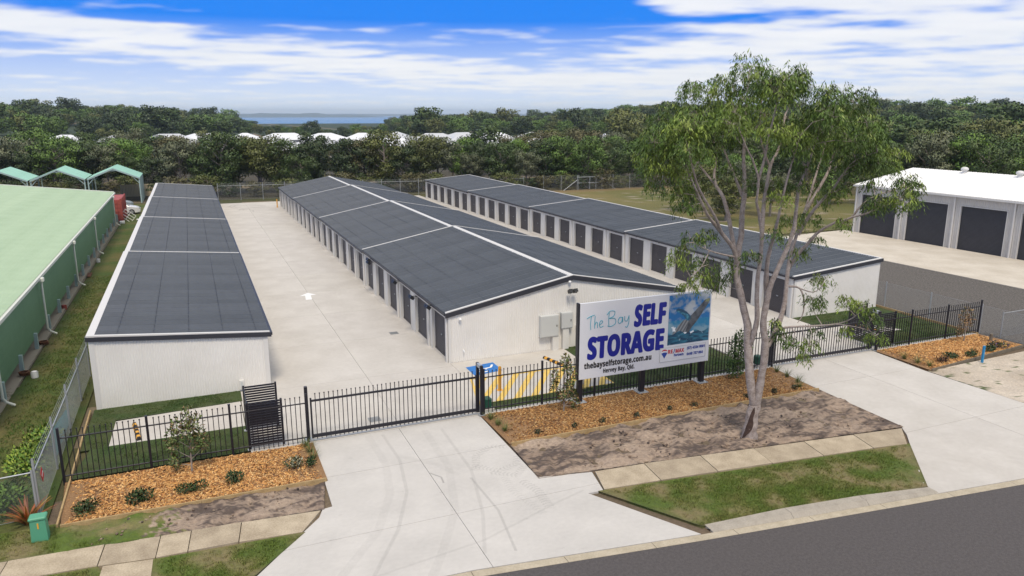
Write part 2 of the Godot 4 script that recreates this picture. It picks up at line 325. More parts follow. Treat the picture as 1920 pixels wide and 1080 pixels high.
func make_materials() -> void:
	var C := func(r, g, b): return Color(r, g, b)
	mat_tex("concrete", tex(1, 512, 0.006, 0.06, 0.35, C.call(.455, .425, .385), C.call(.55, .52, .48), 1.3), 9.0, 0.85)
	mat_tex("concrete_b", tex(2, 512, 0.006, 0.06, 0.35, C.call(.435, .405, .365), C.call(.54, .51, .465), 1.3), 9.0, 0.85)
	mat_tex("concrete_c", tex(3, 512, 0.008, 0.05, 0.35, C.call(.445, .415, .378), C.call(.53, .50, .462), 1.3), 7.0, 0.85)
	mat_tex("path", tex(4, 512, 0.01, 0.12, 0.5, C.call(.30, .24, .165), C.call(.50, .42, .305), 1.7), 4.0, 0.9)
	mat_tex("path_b", tex(5, 512, 0.01, 0.12, 0.5, C.call(.27, .215, .15), C.call(.45, .375, .27), 1.7), 4.0, 0.9)
	mat_tex("kerb", tex(6, 256, 0.02, 0.15, 0.5, C.call(.27, .24, .20), C.call(.40, .36, .30), 1.5), 3.0, 0.9)
	mat_tex("gutter", tex(7, 256, 0.02, 0.15, 0.5, C.call(.34, .29, .21), C.call(.48, .42, .32), 1.5), 3.0, 0.9)
	mat_tex("joint", tex(8, 128, 0.03, 0.2, 0.5, C.call(.10, .09, .08), C.call(.2, .18, .16)), 2.0, 0.95)
	relief(mat_tex("asphalt", tex(9, 512, 0.05, 0.2, 0.65, C.call(.048, .042, .042), C.call(.104, .093, .091), 1.7), 3.1, 0.85), 90, 0.2, 0.6)
	relief(mat_tex("gravel", tex(10, 512, 0.045, 0.2, 0.5, C.call(.036, .032, .028), C.call(.165, .147, .130), 2.6), 3.3, 0.95), 91, 0.16, 2.0)
	mat_tex("apron", tex(11, 512, 0.006, 0.06, 0.3, C.call(.47, .415, .335), C.call(.60, .545, .46), 1.4), 10.0, 0.85)
	relief(mat_tex("soil", tex(12, 512, 0.025, 0.11, 0.6, C.call(.55, .55, .55), C.call(1, 1, 1), 1.6), 2.0, 0.95, true), 92, 0.07, 2.5)
	relief(mat_tex("turf", tex(13, 512, 0.02, 0.2, 0.6, C.call(.45, .45, .45), C.call(1, 1, 1), 1.8), 1.6, 0.95, true), 93, 0.15, 2.0)
	relief(mat_tex("mulch_base", tex(14, 512, 0.03, 0.2, 0.65, C.call(.12, .06, .025), C.call(.42, .25, .12), 2.0), 1.2, 0.95), 94, 0.18, 2.0)
	mat_tex("roof", tex(15, 512, 0.006, 0.05, 0.3, C.call(.052, .062, .078), C.call(.078, .092, .112), 1.3), 7.0, 0.5)
	mat_tex("roof_b", tex(34, 512, 0.006, 0.05, 0.3, C.call(.047, .057, .072), C.call(.072, .085, .104), 1.3), 7.0, 0.5)
	mat_tex("roof_c", tex(35, 512, 0.006, 0.05, 0.3, C.call(.056, .066, .083), C.call(.083, .097, .118), 1.3), 7.0, 0.5)
	mat("roof_trim", Color(.03, .031, .04), 0.5)
	mat_tex("white_wall", tex(16, 512, 0.006, 0.05, 0.3, C.call(.68, .655, .615), C.call(.76, .74, .705), 1.3), 6.0, 0.6)
	mat("white_trim", Color(.63, .615, .59), 0.55)
	mat_tex("pier_white", tex(17, 256, 0.01, 0.1, 0.4, C.call(.61, .59, .55), C.call(.69, .675, .64), 1.3), 3.0, 0.6)
	mat_tex("door_grey", tex(18, 256, 0.01, 0.1, 0.4, C.call(.058, .052, .056), C.call(.078, .071, .075), 1.3), 3.0, 0.5)
	mat("black_steel", Color(.012, .011, .017), 0.45)
	mat("galvanised", Color(.40, .42, .44), 0.45, 0.4)
	mat("wire", Color(.30, .32, .33), 0.5, 0.3)
	mat_tex("green_roof", tex(19, 512, 0.006, 0.07, 0.4, C.call(.27, .38, .25), C.call(.36, .475, .33), 1.4), 6.0, 0.55)
	mat_tex("green_wall", tex(20, 256, 0.01, 0.06, 0.4, C.call(.11, .215, .12), C.call(.15, .27, .155), 1.3), 5.0, 0.55)
	mat("pale_pipe", Color(.62, .63, .55), 0.5)
	mat_tex("teal_roof", tex(21, 256, 0.01, 0.06, 0.4, C.call(.22, .43, .36), C.call(.30, .53, .45), 1.3), 5.0, 0.5)
	mat("teal_frame", Color(.33, .43, .42), 0.5)
	mat_tex("container_red", tex(22, 256, 0.01, 0.08, 0.4, C.call(.26, .045, .035), C.call(.42, .10, .08), 1.6), 3.0, 0.65)
	mat_tex("shed_roof_white", tex(23, 256, 0.006, 0.05, 0.3, C.call(.74, .735, .72), C.call(.82, .815, .80), 1.2), 8.0, 0.5)
	mat_tex("shed_wall", tex(24, 256, 0.01, 0.06, 0.4, C.call(.46, .44, .41), C.call(.54, .52, .49), 1.3), 5.0, 0.6)
	mat_tex("shed_door", tex(25, 256, 0.01, 0.1, 0.4, C.call(.030, .030, .036), C.call(.045, .045, .052), 1.3), 3.0, 0.5)
	mat("paint_white", Color(.76, .76, .75), 0.7)
	mat_tex("paint_yellow", tex(26, 256, 0.02, 0.15, 0.5, C.call(.62, .42, .09), C.call(.75, .53, .15), 1.5), 2.0, 0.75)
	mat_tex("paint_blue", tex(27, 256, 0.02, 0.15, 0.5, C.call(.012, .13, .42), C.call(.025, .18, .52), 1.5), 2.0, 0.7)
	mat_tex("timber", tex(28, 256, 0.02, 0.12, 0.5, C.call(.30, .20, .09), C.call(.47, .34, .17), 1.5), 1.5, 0.85)
	mat_tex("timber_grey", tex(29, 256, 0.02, 0.12, 0.5, C.call(.10, .085, .06), C.call(.22, .18, .13), 1.5), 1.5, 0.9)
	mat_tex("bark", tex(30, 512, 0.012, 0.05, 0.45, C.call(.20, .155, .135), C.call(.48, .415, .38), 1.9), 1.4, 0.85)
	mat_tex("bark_dark", tex(31, 256, 0.02, 0.1, 0.5, C.call(.028, .014, .010), C.call(.085, .05, .038), 1.6), 1.0, 0.9)
	mat_tex("bark_bush", tex(32, 256, 0.02, 0.1, 0.5, C.call(.16, .13, .11), C.call(.36, .31, .27), 1.6), 2.0, 0.9)
	leafmat("leaf", Color(1, 1, 1), 0.4)
	leafmat("grass_blade", Color(1, 1, 1), 0.3)
	var ch := mat("chip", Color(1, 1, 1), 0.9)
	ch.vertex_color_use_as_albedo = true
	mat("sign_white", Color(.70, .71, .74), 0.5)
	mat("sign_navy", Color(.006, .012, .26), 0.5)
	mat("sign_teal", Color(.04, .37, .47), 0.5)
	mat("sign_black", Color(.012, .012, .014), 0.5)
	mat("sign_red", Color(.52, .02, .035), 0.5)
	mat("sign_blue", Color(.02, .06, .32), 0.5)
	mat("box_grey", Color(.52, .53, .52), 0.55)
	mat("utility_green", Color(.085, .31, .19), 0.55)
	mat("motor_green", Color(.01, .075, .045), 0.5)
	mat("post_blue", Color(.02, .23, .47), 0.5)
	mat("post_yellow", Color(.72, .36, .04), 0.5)
	mat("rubber", Color(.014, .014, .015), 0.8)
	mat("car_white", Color(.70, .71, .72), 0.25)
	mat("car_grey", Color(.25, .29, .32), 0.5)
	mat("glass_dark", Color(.015, .02, .025), 0.08)
	mat("teal_sheet", Color(.03, .29, .32), 0.5)
	mat("house_roof_a", Color(.66, .67, .69), 0.55)
	mat("house_roof_b", Color(.50, .51, .53), 0.55)
	mat("house_wall", Color(.58, .56, .52), 0.8)
	mat("window_dark", Color(.03, .035, .045), 0.15)
	mat("lamp_black", Color(.015, .015, .017), 0.4)
	mat("rust", Color(.17, .07, .035), 0.85)
	mat("concrete_old", Color(.33, .29, .22), 0.9)
	mat("fence_cream", Color(.50, .42, .28), 0.7)
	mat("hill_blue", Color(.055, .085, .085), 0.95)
	var w := mat("sea", Color(.05, .17, .28), 0.12)
	w.roughness = 0.25

# ---------- sky ----------
var sn1: FastNoiseLite
var sn2: FastNoiseLite
func sky_at(az: float, el: float) -> Color: # degrees, az from the view axis to the right
	var t := clampf(el / 6.5, 0.0, 1.0)
	var c := Color(.80, .88, .96).lerp(Color(.008, .225, .88), pow(t, 1.15))
	if el > 6.5:
		c = c.lerp(Color(.08, .26, .68), clampf((el - 6.5) / 60.0, 0.0, 1.0))
	var k := 1.0 / tan(deg_to_rad(maxf(el, 0.0) + 2.2))
	var a := deg_to_rad(az)
	var px := sin(a) * k
	var pz := cos(a) * k
	var n := 0.5 + 0.5 * (sn1.get_noise_2d(px * 2.4, pz * 3.6) * 0.66 + sn2.get_noise_2d(px * 9.0 + 40.0, pz * 12.0) * 0.62)
	var cov := lerpf(0.34, 0.66, smoothstep(9.0, 30.0, el))
	var d := el - lerpf(5.7, 2.3, clampf((az + 34.0) / 36.0, 0.0, 1.0))
	cov += 0.33 * exp(-d * d / 1.1) * smoothstep(14.0, 2.0, az)
	cov += 0.27 * smoothstep(3.0, 14.0, az) * smoothstep(-1.0, 2.5, el) * smoothstep(150.0, 90.0, az)
	cov -= 0.30 * smoothstep(5.6, 7.6, el) * smoothstep(11.0, 4.0, az) * smoothstep(-75.0, -45.0, az) * smoothstep(26.0, 13.0, el)
	var al := smoothstep(1.02 - cov, 1.38 - cov, n + 0.22)
	var grey := 0.5 + 0.5 * sn2.get_noise_2d(px * 5.0 - 90.0, pz * 13.0)
	var cl := Color(.78, .81, .86).lerp(Color(.95, .945, .93), clampf(grey * 1.1 + 0.1, 0.0, 1.0))
	return c.lerp(cl, al * 0.92).linear_to_srgb()

func make_sky() -> ImageTexture:
	sn1 = noise(501, 0.11, 4)
	sn2 = noise(502, 0.11, 4)
	var cw := 512
	var chh := 256
	var co := Image.create(cw, chh, false, Image.FORMAT_RGB8)
	for y in chh:
		var el := 90.0 - (y + 0.5) * 180.0 / chh
		for x in cw:
			var az := wrapf((x + 0.5) * 360.0 / cw - 23.03, -180.0, 180.0)
			if el < -1.0:
				co.set_pixel(x, y, Color(.22, .21, .17).linear_to_srgb())
			else:
				co.set_pixel(x, y, sky_at(az, el))
	co.resize(4096, 2048, Image.INTERPOLATE_BILINEAR)
	var data := co.get_data()
	for y in range(2048 / 2 - 182, 2048 / 2 + 24): # the low sky in full detail, all the way round
		var el := maxf(90.0 - (y + 0.5) * 180.0 / 2048.0, 0.0)
		for x in range(0, 4096, 2):
			var az := wrapf((x + 1.0) * 360.0 / 4096.0 - 23.03, -180.0, 180.0)
			var c := sky_at(az, el)
			var i := (y * 4096 + x) * 3
			var r := c.r8
			var g := c.g8
			var b := c.b8
			data[i] = r; data[i + 1] = g; data[i + 2] = b
			data[i + 3] = r; data[i + 4] = g; data[i + 5] = b
	return ImageTexture.create_from_image(Image.create_from_data(4096, 2048, false, Image.FORMAT_RGB8, data))

func _ready() -> void:
	rng.seed = 20240
	var cam := Camera3D.new()
	cam.name = "camera"
	add_child(cam)
	cam.position = Vector3(0, 11.2, 0)
	cam.rotation_degrees = Vector3(-13.063, -23.026, 0)
	cam.fov = 42.048
	cam.near = 0.1
	cam.far = 40000.0
	cam.current = true
	var we := WorldEnvironment.new()
	we.name = "world_environment"
	var e := Environment.new()
	e.background_mode = Environment.BG_SKY
	var sk := Sky.new()
	var ps := PanoramaSkyMaterial.new()
	ps.panorama = make_sky()
	sk.sky_material = ps
	e.sky = sk
	e.background_energy_multiplier = 0.63
	e.tonemap_mode = Environment.TONE_MAPPER_LINEAR
	e.tonemap_exposure = 1.72
	e.fog_enabled = true
	e.fog_density = 0.00013
	e.fog_light_color = Color(.80, .87, .94)
	e.sdfgi_enabled = true
	e.ssao_enabled = true
	e.ssil_enabled = true
	we.environment = e
	add_child(we)
	var sun := DirectionalLight3D.new()
	sun.name = "sun"
	add_child(sun)
	sun.rotation_degrees = Vector3(-58, -14, 0)
	sun.light_energy = 0.5
	sun.light_angular_distance = 14.0
	sun.light_color = Color(1.0, .95, .87)
	sun.shadow_enabled = true
	make_materials()
	build_ground()
	build_street()
	build_sheds()
	build_green_shed()
	build_white_shed()
	build_canopies()
	build_far_land()
	build_bushland()
	build_fences()
	build_sign()
	build_gum()
	build_plants()
	build_yard_details()
	build_wire_fences()
	build_cover()

# ---------- ground ----------
func blotch(f: FastNoiseLite, x: float, zz: float) -> float:
	return clampf(0.5 + 0.75 * f.get_noise_2d(x, zz), 0.0, 1.0)

# a bilinear sheet between four ground corners (x, zz), uneven by bump and coloured by tint(x, zz)
func patch(p00: Vector2, p10: Vector2, p11: Vector2, p01: Vector2, cell: float, lift: float, bump: float, tint: Callable, sd := 1) -> ArrayMesh:
	if cell < 0.21: # soil and turf run a little way under or over what they meet
		var mid := (p00 + p10 + p11 + p01) / 4.0
		p00 += Vector2(signf(p00.x - mid.x), signf(p00.y - mid.y)) * 0.05
		p10 += Vector2(signf(p10.x - mid.x), signf(p10.y - mid.y)) * 0.05
		p11 += Vector2(signf(p11.x - mid.x), signf(p11.y - mid.y)) * 0.05
		p01 += Vector2(signf(p01.x - mid.x), signf(p01.y - mid.y)) * 0.05
	var nu := maxi(1, int(maxf(p00.distance_to(p10), p01.distance_to(p11)) / cell))
	var nv := maxi(1, int(maxf(p00.distance_to(p01), p10.distance_to(p11)) / cell))
	var f := noise(sd, 0.55, 4)
	var vs := PackedVector3Array()
	var cs := PackedColorArray()
	var ix := PackedInt32Array()
	var nx := nu + 3
	for jj in nv + 3: # the outer ring is a skirt turned down into the ground
		for ii in nx:
			var i := clampi(ii - 1, 0, nu)
			var j := clampi(jj - 1, 0, nv)
			var q := p00.lerp(p10, float(i) / nu).lerp(p01.lerp(p11, float(i) / nu), float(j) / nv)
			var edge := 0.0 if i == 0 or j == 0 or i == nu or j == nv else 1.0
			var down := 0.09 if ii == 0 or jj == 0 or ii == nx - 1 or jj == nv + 2 else 0.0
			vs.append(V(q.x, gy(q.y) + lift + bump * f.get_noise_2d(q.x * 2.0, q.y * 2.0) * edge - down, q.y))
			cs.append(tint.call(q.x, q.y))
			if ii < nx - 1 and jj < nv + 2:
				var a := jj * nx + ii
				for k in [a, a + nx, a + 1, a + 1, a + nx, a + nx + 1]:
					ix.append(k)
	var ns := PackedVector3Array()
	ns.resize(vs.size())
	for k in range(0, ix.size(), 3):
		var m := (vs[ix[k + 1]] - vs[ix[k]]).cross(vs[ix[k + 2]] - vs[ix[k]])
		if m.y < 0.0:
			m = -m
			var t := ix[k + 1]
			ix[k + 1] = ix[k + 2]
			ix[k + 2] = t
		for w in 3:
			ns[ix[k + w]] += m
	for k in ns.size():
		ns[k] = ns[k].normalized()
	for k in range(0, ix.size(), 3): # clockwise fronts
		var t := ix[k + 1]
		ix[k + 1] = ix[k + 2]
		ix[k + 2] = t
	var a := []
	a.resize(Mesh.ARRAY_MAX)
	a[Mesh.ARRAY_VERTEX] = vs
	a[Mesh.ARRAY_NORMAL] = ns
	a[Mesh.ARRAY_COLOR] = cs
	a[Mesh.ARRAY_INDEX] = ix
	var m := ArrayMesh.new()
	m.add_surface_from_arrays(Mesh.PRIMITIVE_TRIANGLES, a)
	return m

func far_y(x: float, zz: float) -> float: # the land behind the bush: low rises, falling to the bay beyond a gap
	var y := gy(zz)
	if zz > 180.0 or absf(x) > 200.0:
		var d := Vector2(x, zz).length()
		var az := rad_to_deg(atan2(x, zz))
		var rise := smoothstep(260.0, 620.0, d) * (8.0 * smoothstep(5.0, -6.0, az) + 8.5 * smoothstep(21.0, 34.0, az))
		y += rise - 26.0 * smoothstep(1000.0, 1700.0, d)
	return y

func build_ground() -> void:
	var xs := PackedFloat32Array()
	var zs := PackedFloat32Array()
	for k in [-4000, -2500, -1600, -1100, -800, -600, -450, -330, -240, -170, -120, -90]: xs.append(k)
	for k in range(-70, 150, 4): xs.append(k)
	for k in [155, 175, 200, 240, 300, 380, 480, 600, 800, 1100, 1600, 2500, 4000]: xs.append(k)
	for k in [-1500, -700, -300, -120, -60, -30, -12]: zs.append(k)
	for k in range(0, 130, 4): zs.append(k)
	for k in [134, 142, 155, 175, 200, 240, 290, 350, 420, 500, 600, 720, 850, 1000, 1150, 1300, 1450, 1600, 1750, 2200]: zs.append(k)
	var f := noise(61, 0.05, 4)
	var f2 := noise(62, 0.19, 3)
	var mb := MB.new()
	mb.use_c = true
	for j in zs.size() - 1:
		for i in xs.size() - 1:
			var p := []
			for q in [[i, j], [i + 1, j], [i + 1, j + 1], [i, j + 1]]:
				p.append(V(xs[q[0]], far_y(xs[q[0]], zs[q[1]]) - 0.06, zs[q[1]]))
			var cx := (xs[i] + xs[i + 1]) * 0.5
			var cz := (zs[j] + zs[j + 1]) * 0.5
			var t := blotch(f, cx, cz)
			var k := Color(.060, .075, .020).lerp(Color(.17, .135, .06), t)
			if cz < 24.0 and cx > -5.0:
				k = Color(.15, .11, .07).lerp(Color(.24, .18, .12), t)
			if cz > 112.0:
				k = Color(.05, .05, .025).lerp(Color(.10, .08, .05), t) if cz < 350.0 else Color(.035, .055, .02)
			if blotch(f2, cx, cz) > 0.83:
				k = Color(.24, .19, .12)
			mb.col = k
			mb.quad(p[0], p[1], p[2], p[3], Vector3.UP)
	struct("ground", mb.mesh(), M.turf, "wide grassy ground under the yards and bush")
	# the open field behind the right storage block
	var ff := noise(63, 0.08, 4)
	var fg := noise(64, 0.35, 4)
	var field := func(x, z):
		var k := Color(.12, .14, .03).lerp(Color(.25, .20, .07), blotch(ff, x, z))
		if blotch(fg, x * 0.5, z * 2.0) > 0.80: k = Color(.40, .33, .24)
		if z > 101.5: k = k.lerp(Color(.30, .20, .11), 0.6)
		return k
	struct("field", patch(Vector2(37.2, 56), Vector2(88, 56), Vector2(88, 105), Vector2(37.2, 105), 0.8, 0.0, 0.06, field, 65), M.turf, "dry grass field behind the right storage block")
	# grass strip between the green shed and the left storage block
	var fs := noise(66, 0.25, 4)
	var strip := func(x, z):
		return Color(.075, .125, .018).lerp(Color(.18, .15, .05), clampf(blotch(fs, x, z) * 1.3 - 0.3, 0.0, 1.0))
	struct("grass_strip", patch(Vector2(-7.45, 22.4), Vector2(-4.6, 22.4), Vector2(-4.2, 110), Vector2(-7.45, 110), 0.35, 0.0, 0.05, strip, 67), M.turf, "mown grass strip between the green shed and the left storage block")
	struct("grass_yard", patch(Vector2(-26, 14), Vector2(-7.45, 14), Vector2(-7.45, 35.6), Vector2(-26, 35.6), 0.5, 0.0, 0.05, strip, 68), M.turf, "mown grass in front of the green shed")
	# gravel yard and pale apron on the right
	var white := func(_x, _z): return Color(1, 1, 1)
	struct("gravel_yard", patch(Vector2(37.1, 8), Vector2(49.6, 8), Vector2(49.6, 56), Vector2(37.1, 56), 0.5, 0.004, 0.05, white, 69), M.gravel, "dark grey gravel yard beside the right storage block")
	var ap := struct_root("apron")
	ap.set_meta("label", "pale concrete apron in front of the white shed")
	cut_slabs(ap, PackedVector2Array([Vector2(49.65, 8), Vector2(59.7, 8), Vector2(59.7, 55.5), Vector2(49.65, 54.5)]), [54.6], [14.0, 20.0, 26.0, 32.0, 38.0, 44.0, 50.0], 0.03, ["apron"], 0.012)

# concrete laid in bays: the polygon (x, zz) cut along joint lines, every bay a slab of its own with an open joint round it
func cut_slabs(parent: Node, poly: PackedVector2Array, xs: Array, zs: Array, lift: float, mats: Array, gap := 0.012, called := "slab") -> void:
	var lo := poly[0]
	var hi := poly[0]
	for p in poly:
		lo = lo.min(p)
		hi = hi.max(p)
	var ex := [lo.x - 1.0] + xs + [hi.x + 1.0]
	var ez := [lo.y - 1.0] + zs + [hi.y + 1.0]
	for j in ez.size() - 1:
		for i in ex.size() - 1:
			var cell := PackedVector2Array([Vector2(ex[i], ez[j]), Vector2(ex[i + 1], ez[j]), Vector2(ex[i + 1], ez[j + 1]), Vector2(ex[i], ez[j + 1])])
			for piece in Geometry2D.intersect_polygons(poly, cell):
				for q in Geometry2D.offset_polygon(piece, -gap * 0.5, Geometry2D.JOIN_MITER):
					put(called, prism(q, lift, 0.1), M[mats[(i * 7 + j * 5 + i * j) % mats.size()]], parent)

func prism(q: PackedVector2Array, lift: float, thick: float) -> ArrayMesh:
	var mb := MB.new()
	var ctr := Vector2.ZERO
	for p in q:
		ctr += p / q.size()
	var t := Geometry2D.triangulate_polygon(q)
	for k in range(0, t.size(), 3):
		mb.tri(V(q[t[k]].x, gy(q[t[k]].y) + lift, q[t[k]].y), V(q[t[k + 1]].x, gy(q[t[k + 1]].y) + lift, q[t[k + 1]].y), V(q[t[k + 2]].x, gy(q[t[k + 2]].y) + lift, q[t[k + 2]].y), Vector3.UP)
	for k in q.size():
		var a := q[k]
		var b := q[(k + 1) % q.size()]
		var mid := (a + b) * 0.5 - ctr
		mb.quad(V(a.x, gy(a.y) + lift, a.y), V(b.x, gy(b.y) + lift, b.y), V(b.x, gy(b.y) + lift - thick, b.y), V(a.x, gy(a.y) + lift - thick, a.y), V(mid.x, 0, mid.y))
	for p in mb.v: # metres on the ground, as the print on the left drive is laid
		mb.u.append(Vector2((p.x + 2.5) / 15.0, (-p.z - 14.5) / 11.0))
	return mb.mesh()

func sheet(q: PackedVector2Array, lift: float) -> ArrayMesh: # a flat sheet of paint or print on the ground
	var mb := MB.new()
	var t := Geometry2D.triangulate_polygon(q)
	for k in range(0, t.size(), 3):
		mb.tri(V(q[t[k]].x, gy(q[t[k]].y) + lift, q[t[k]].y), V(q[t[k + 1]].x, gy(q[t[k + 1]].y) + lift, q[t[k + 1]].y), V(q[t[k + 2]].x, gy(q[t[k + 2]].y) + lift, q[t[k + 2]].y), Vector3.UP)
	return mb.mesh()

func poly(a: Array) -> PackedVector2Array:
	var q := PackedVector2Array()
	for k in range(0, a.size(), 2):
		q.append(Vector2(a[k], a[k + 1]))
	return q

# ---------- street, drives, paths, beds ----------
const EDGE := [-14.0, 16.1, -6.0, 16.05, 0.0, 15.9, 5.7, 15.55, 11.9, 14.7, 15.5, 14.27, 18.6, 13.9, 23.0, 13.4, 30.0, 12.6, 42.0, 11.2]

func edge_z(x: float) -> float:
	for k in range(0, EDGE.size() - 2, 2):
		if x <= EDGE[k + 2]:
			return lerpf(EDGE[k + 1], EDGE[k + 3], (x - EDGE[k]) / (EDGE[k + 2] - EDGE[k]))
	return 11.2

func build_street() -> void:
	var rd := PackedVector2Array()
	for k in range(0, EDGE.size(), 2):
		rd.append(Vector2(EDGE[k], EDGE[k + 1]))
	rd.append(Vector2(42, 2))
	rd.append(Vector2(-14, 6))
	struct("road", prism(rd, -0.02, 0.1), M.asphalt, "dark asphalt street in the bottom right corner")
	var kb := struct_root("kerb")
	kb.set_meta("label", "rolled concrete kerb along the street")
	# gutter strip, and a kerb upstand except across the two drives
	var x := -14.0
	var k := 0
	while x < 41.0:
		var x1 := minf(x + 2.45, 41.5)
		var mb := MB.new()
		for w in 2:
			var a := lerpf(x + 0.008, x1 - 0.008, w * 0.5)
			var b := lerpf(x + 0.008, x1 - 0.008, w * 0.5 + 0.5)
			mb.hexa([V(a, -0.1, edge_z(a)), V(b, -0.1, edge_z(b)), V(b, -0.1, edge_z(b) + 0.26), V(a, -0.1, edge_z(a) + 0.26), V(a, -0.012, edge_z(a)), V(b, -0.012, edge_z(b)), V(b, -0.004, edge_z(b) + 0.26), V(a, -0.004, edge_z(a) + 0.26)])
		put("gutter_section", mb.mesh(), M.gutter, kb)
		x = x1
	for r in [[-14.0, -2.2], [12.35, 20.05]]:
		var n := int(round((r[1] - r[0]) / 2.4))
		for i in n:
			var a := lerpf(r[0], r[1], float(i) / n) + 0.006
			var b := lerpf(r[0], r[1], float(i + 1) / n) - 0.006
			var ea := 1.0
			var eb := 1.0
			if i == n - 1: eb = 0.15
			if i == 0 and r[0] > 0: ea = 0.15
			var mb := MB.new()
			mb.hexa([V(a, -0.1, edge_z(a) + 0.262), V(b, -0.1, edge_z(b) + 0.262), V(b, -0.1, edge_z(b) + 0.66), V(a, -0.1, edge_z(a) + 0.66), V(a, 0.0, edge_z(a) + 0.262), V(b, 0.0, edge_z(b) + 0.262), V(b, 0.11 * eb, edge_z(b) + 0.40), V(a, 0.11 * ea, edge_z(a) + 0.40)])
			mb.hexa([V(a, -0.1, edge_z(a) + 0.40), V(b, -0.1, edge_z(b) + 0.40), V(b, -0.1, edge_z(b) + 0.66), V(a, -0.1, edge_z(a) + 0.66), V(a, 0.112 * ea, edge_z(a) + 0.40), V(b, 0.112 * eb, edge_z(b) + 0.40), V(b, 0.125 * eb, edge_z(b) + 0.66), V(a, 0.125 * ea, edge_z(a) + 0.66)])
			put("kerb_stone", mb.mesh(), M.kerb, kb)
	# drives
	var d := struct_root("left_driveway")
	d.set_meta("label", "pale concrete drive with tyre marks leading to the left gate")
	drive_texture()
	cut_slabs(d, poly([3.08, 25.12, 9.33, 25.12, 9.27, 19.7, 11.02, 19.35, 10.75, 18.14, 10.24, 18.16, 12.0, edge_z(12.0) + 0.27, 5.7, 15.83, 0, 16.18, -2.0, 16.26, 0.62, 17.7, 2.5, 19.94, 2.66, 20.36, 2.95, 20.42]), [6.18], [18.6, 22.3], 0.004, ["drive"], 0.014)
	d = struct_root("right_driveway")
	d.set_meta("label", "clean pale concrete drive leading to the right gate")
	cut_slabs(d, poly([23.45, 25.12, 29.72, 25.12, 29.5, 22.1, 29.72, 17.84, 33.5, edge_z(33.5) + 0.27, 23.0, 13.67, 19.95, edge_z(19.95) + 0.27, 20.16, 14.7, 22.81, 17.47, 23.22, 18.05]), [26.6], [17.6, 22.5], 0.004, ["concrete_c", "concrete"], 0.014)
	# yard pavement
	var y := struct_root("yard_pavement")
	y.set_meta("label", "pale concrete yard laid in bays between the storage blocks")
	var zs := []
	for i in 14: zs.append(31.0 + 5.9 * i)
	var cm := ["concrete", "concrete_b", "concrete_c", "concrete", "concrete_c"]
	cut_slabs(y, poly([1.05, 25.14, 10.25, 25.14, 10.25, 106.5, 2.3, 106.5, 2.3, 31.35, 1.05, 31.35]), [6.3], zs, 0.0, cm)
	cut_slabs(y, poly([10.25, 26.1, 15.9, 26.1, 16.1, 31.42, 10.25, 31.42]), [], [], 0.0, ["concrete"])
	cut_slabs(y, poly([22.9, 25.14, 30.45, 25.14, 30.45, 106.5, 10.25, 106.5, 10.25, 100.1, 22.9, 100.1]), [16.6, 26.7], zs, 0.0, cm)
	cut_slabs(y, poly([30.45, 27.2, 34.3, 27.2, 33.4, 29.0, 30.45, 29.4]), [], [], 0.0, ["concrete_c"])
	cut_slabs(y, poly([-3.5, 27.5, 1.03, 27.5, 1.03, 30.25, -3.42, 29.9]), [], [], 0.0, ["concrete_c"])
	# paths
	var p := struct_root("footpath")
	p.set_meta("label", "weathered concrete footpath slabs along the verge")
	path_run(p, [11.1, 19.32, 10.78, 18.16], [[12.86, 19.18, 12.72, 17.98], [14.92, 18.93, 14.74, 17.76], [16.96, 18.68, 16.76, 17.53], [18.95, 18.44, 18.74, 17.30], [21.0, 18.18, 20.75, 17.07], [23.08, 17.90, 22.1, 16.85]])
	path_run(p, [-9.5, 21.1, -9.6, 20.0], [[-7.4, 20.98, -7.5, 19.9], [-5.2, 20.85, -5.3, 19.85], [-2.98, 20.74, -3.07, 19.7], [-1.62, 20.63, -1.72, 19.52], [-0.85, 20.58, -0.95, 19.5], [0.45, 20.5, 0.31, 19.46], [2.62, 20.3, 1.95, 19.3]])
	path_run(p, [-2.95, 19.66, -3.05, 18.3], [[-1.76, 19.5, -1.8, 18.2]])
	# old tyre curves where cars turn at the far end of the yard
	var tm := mat_tex("tyre_mark", tex(33, 256, 0.03, 0.2, 0.6, Color(.30, .28, .26), Color(.48, .455, .42), 1.8), 1.5, 0.9)
	for c in [[5.5, 100.5, 2.6, 0.2, 2.2], [5.5, 100.5, 3.1, 0.3, 2.1], [7.6, 98.0, 2.0, 1.2, 3.3], [7.6, 98.0, 2.4, 1.3, 3.2], [4.2, 96.5, 2.4, -0.5, 1.3], [8.4, 102.5, 3.6, 2.2, 3.9], [8.4, 102.5, 4.1, 2.3, 3.8]]:
		var q := PackedVector2Array()
		for i in 15: q.append(Vector2(c[0], c[1]) + Vector2.from_angle(lerpf(c[3], c[4], i / 14.0)) * c[2])
		for i in 15: q.append(Vector2(c[0], c[1]) + Vector2.from_angle(lerpf(c[4], c[3], i / 14.0)) * (c[2] + 0.13))
		struct("tyre_mark", sheet(q, 0.004), tm, "dark curved tyre mark at the far end of the yard")
	# lawns, verges, soil
	var fl := noise(71, 0.8, 4)
	var lawn := func(a, b): return Color(.040, .085, .014).lerp(Color(.085, .10, .03), blotch(fl, a, b))
	var verge := func(a, b):
		var t := blotch(fl, a * 0.8, b * 0.8)
		return Color(.105, .155, .02).lerp(Color(.26, .21, .10), clampf(t * 2.0 - 0.70, 0.0, 1.0))
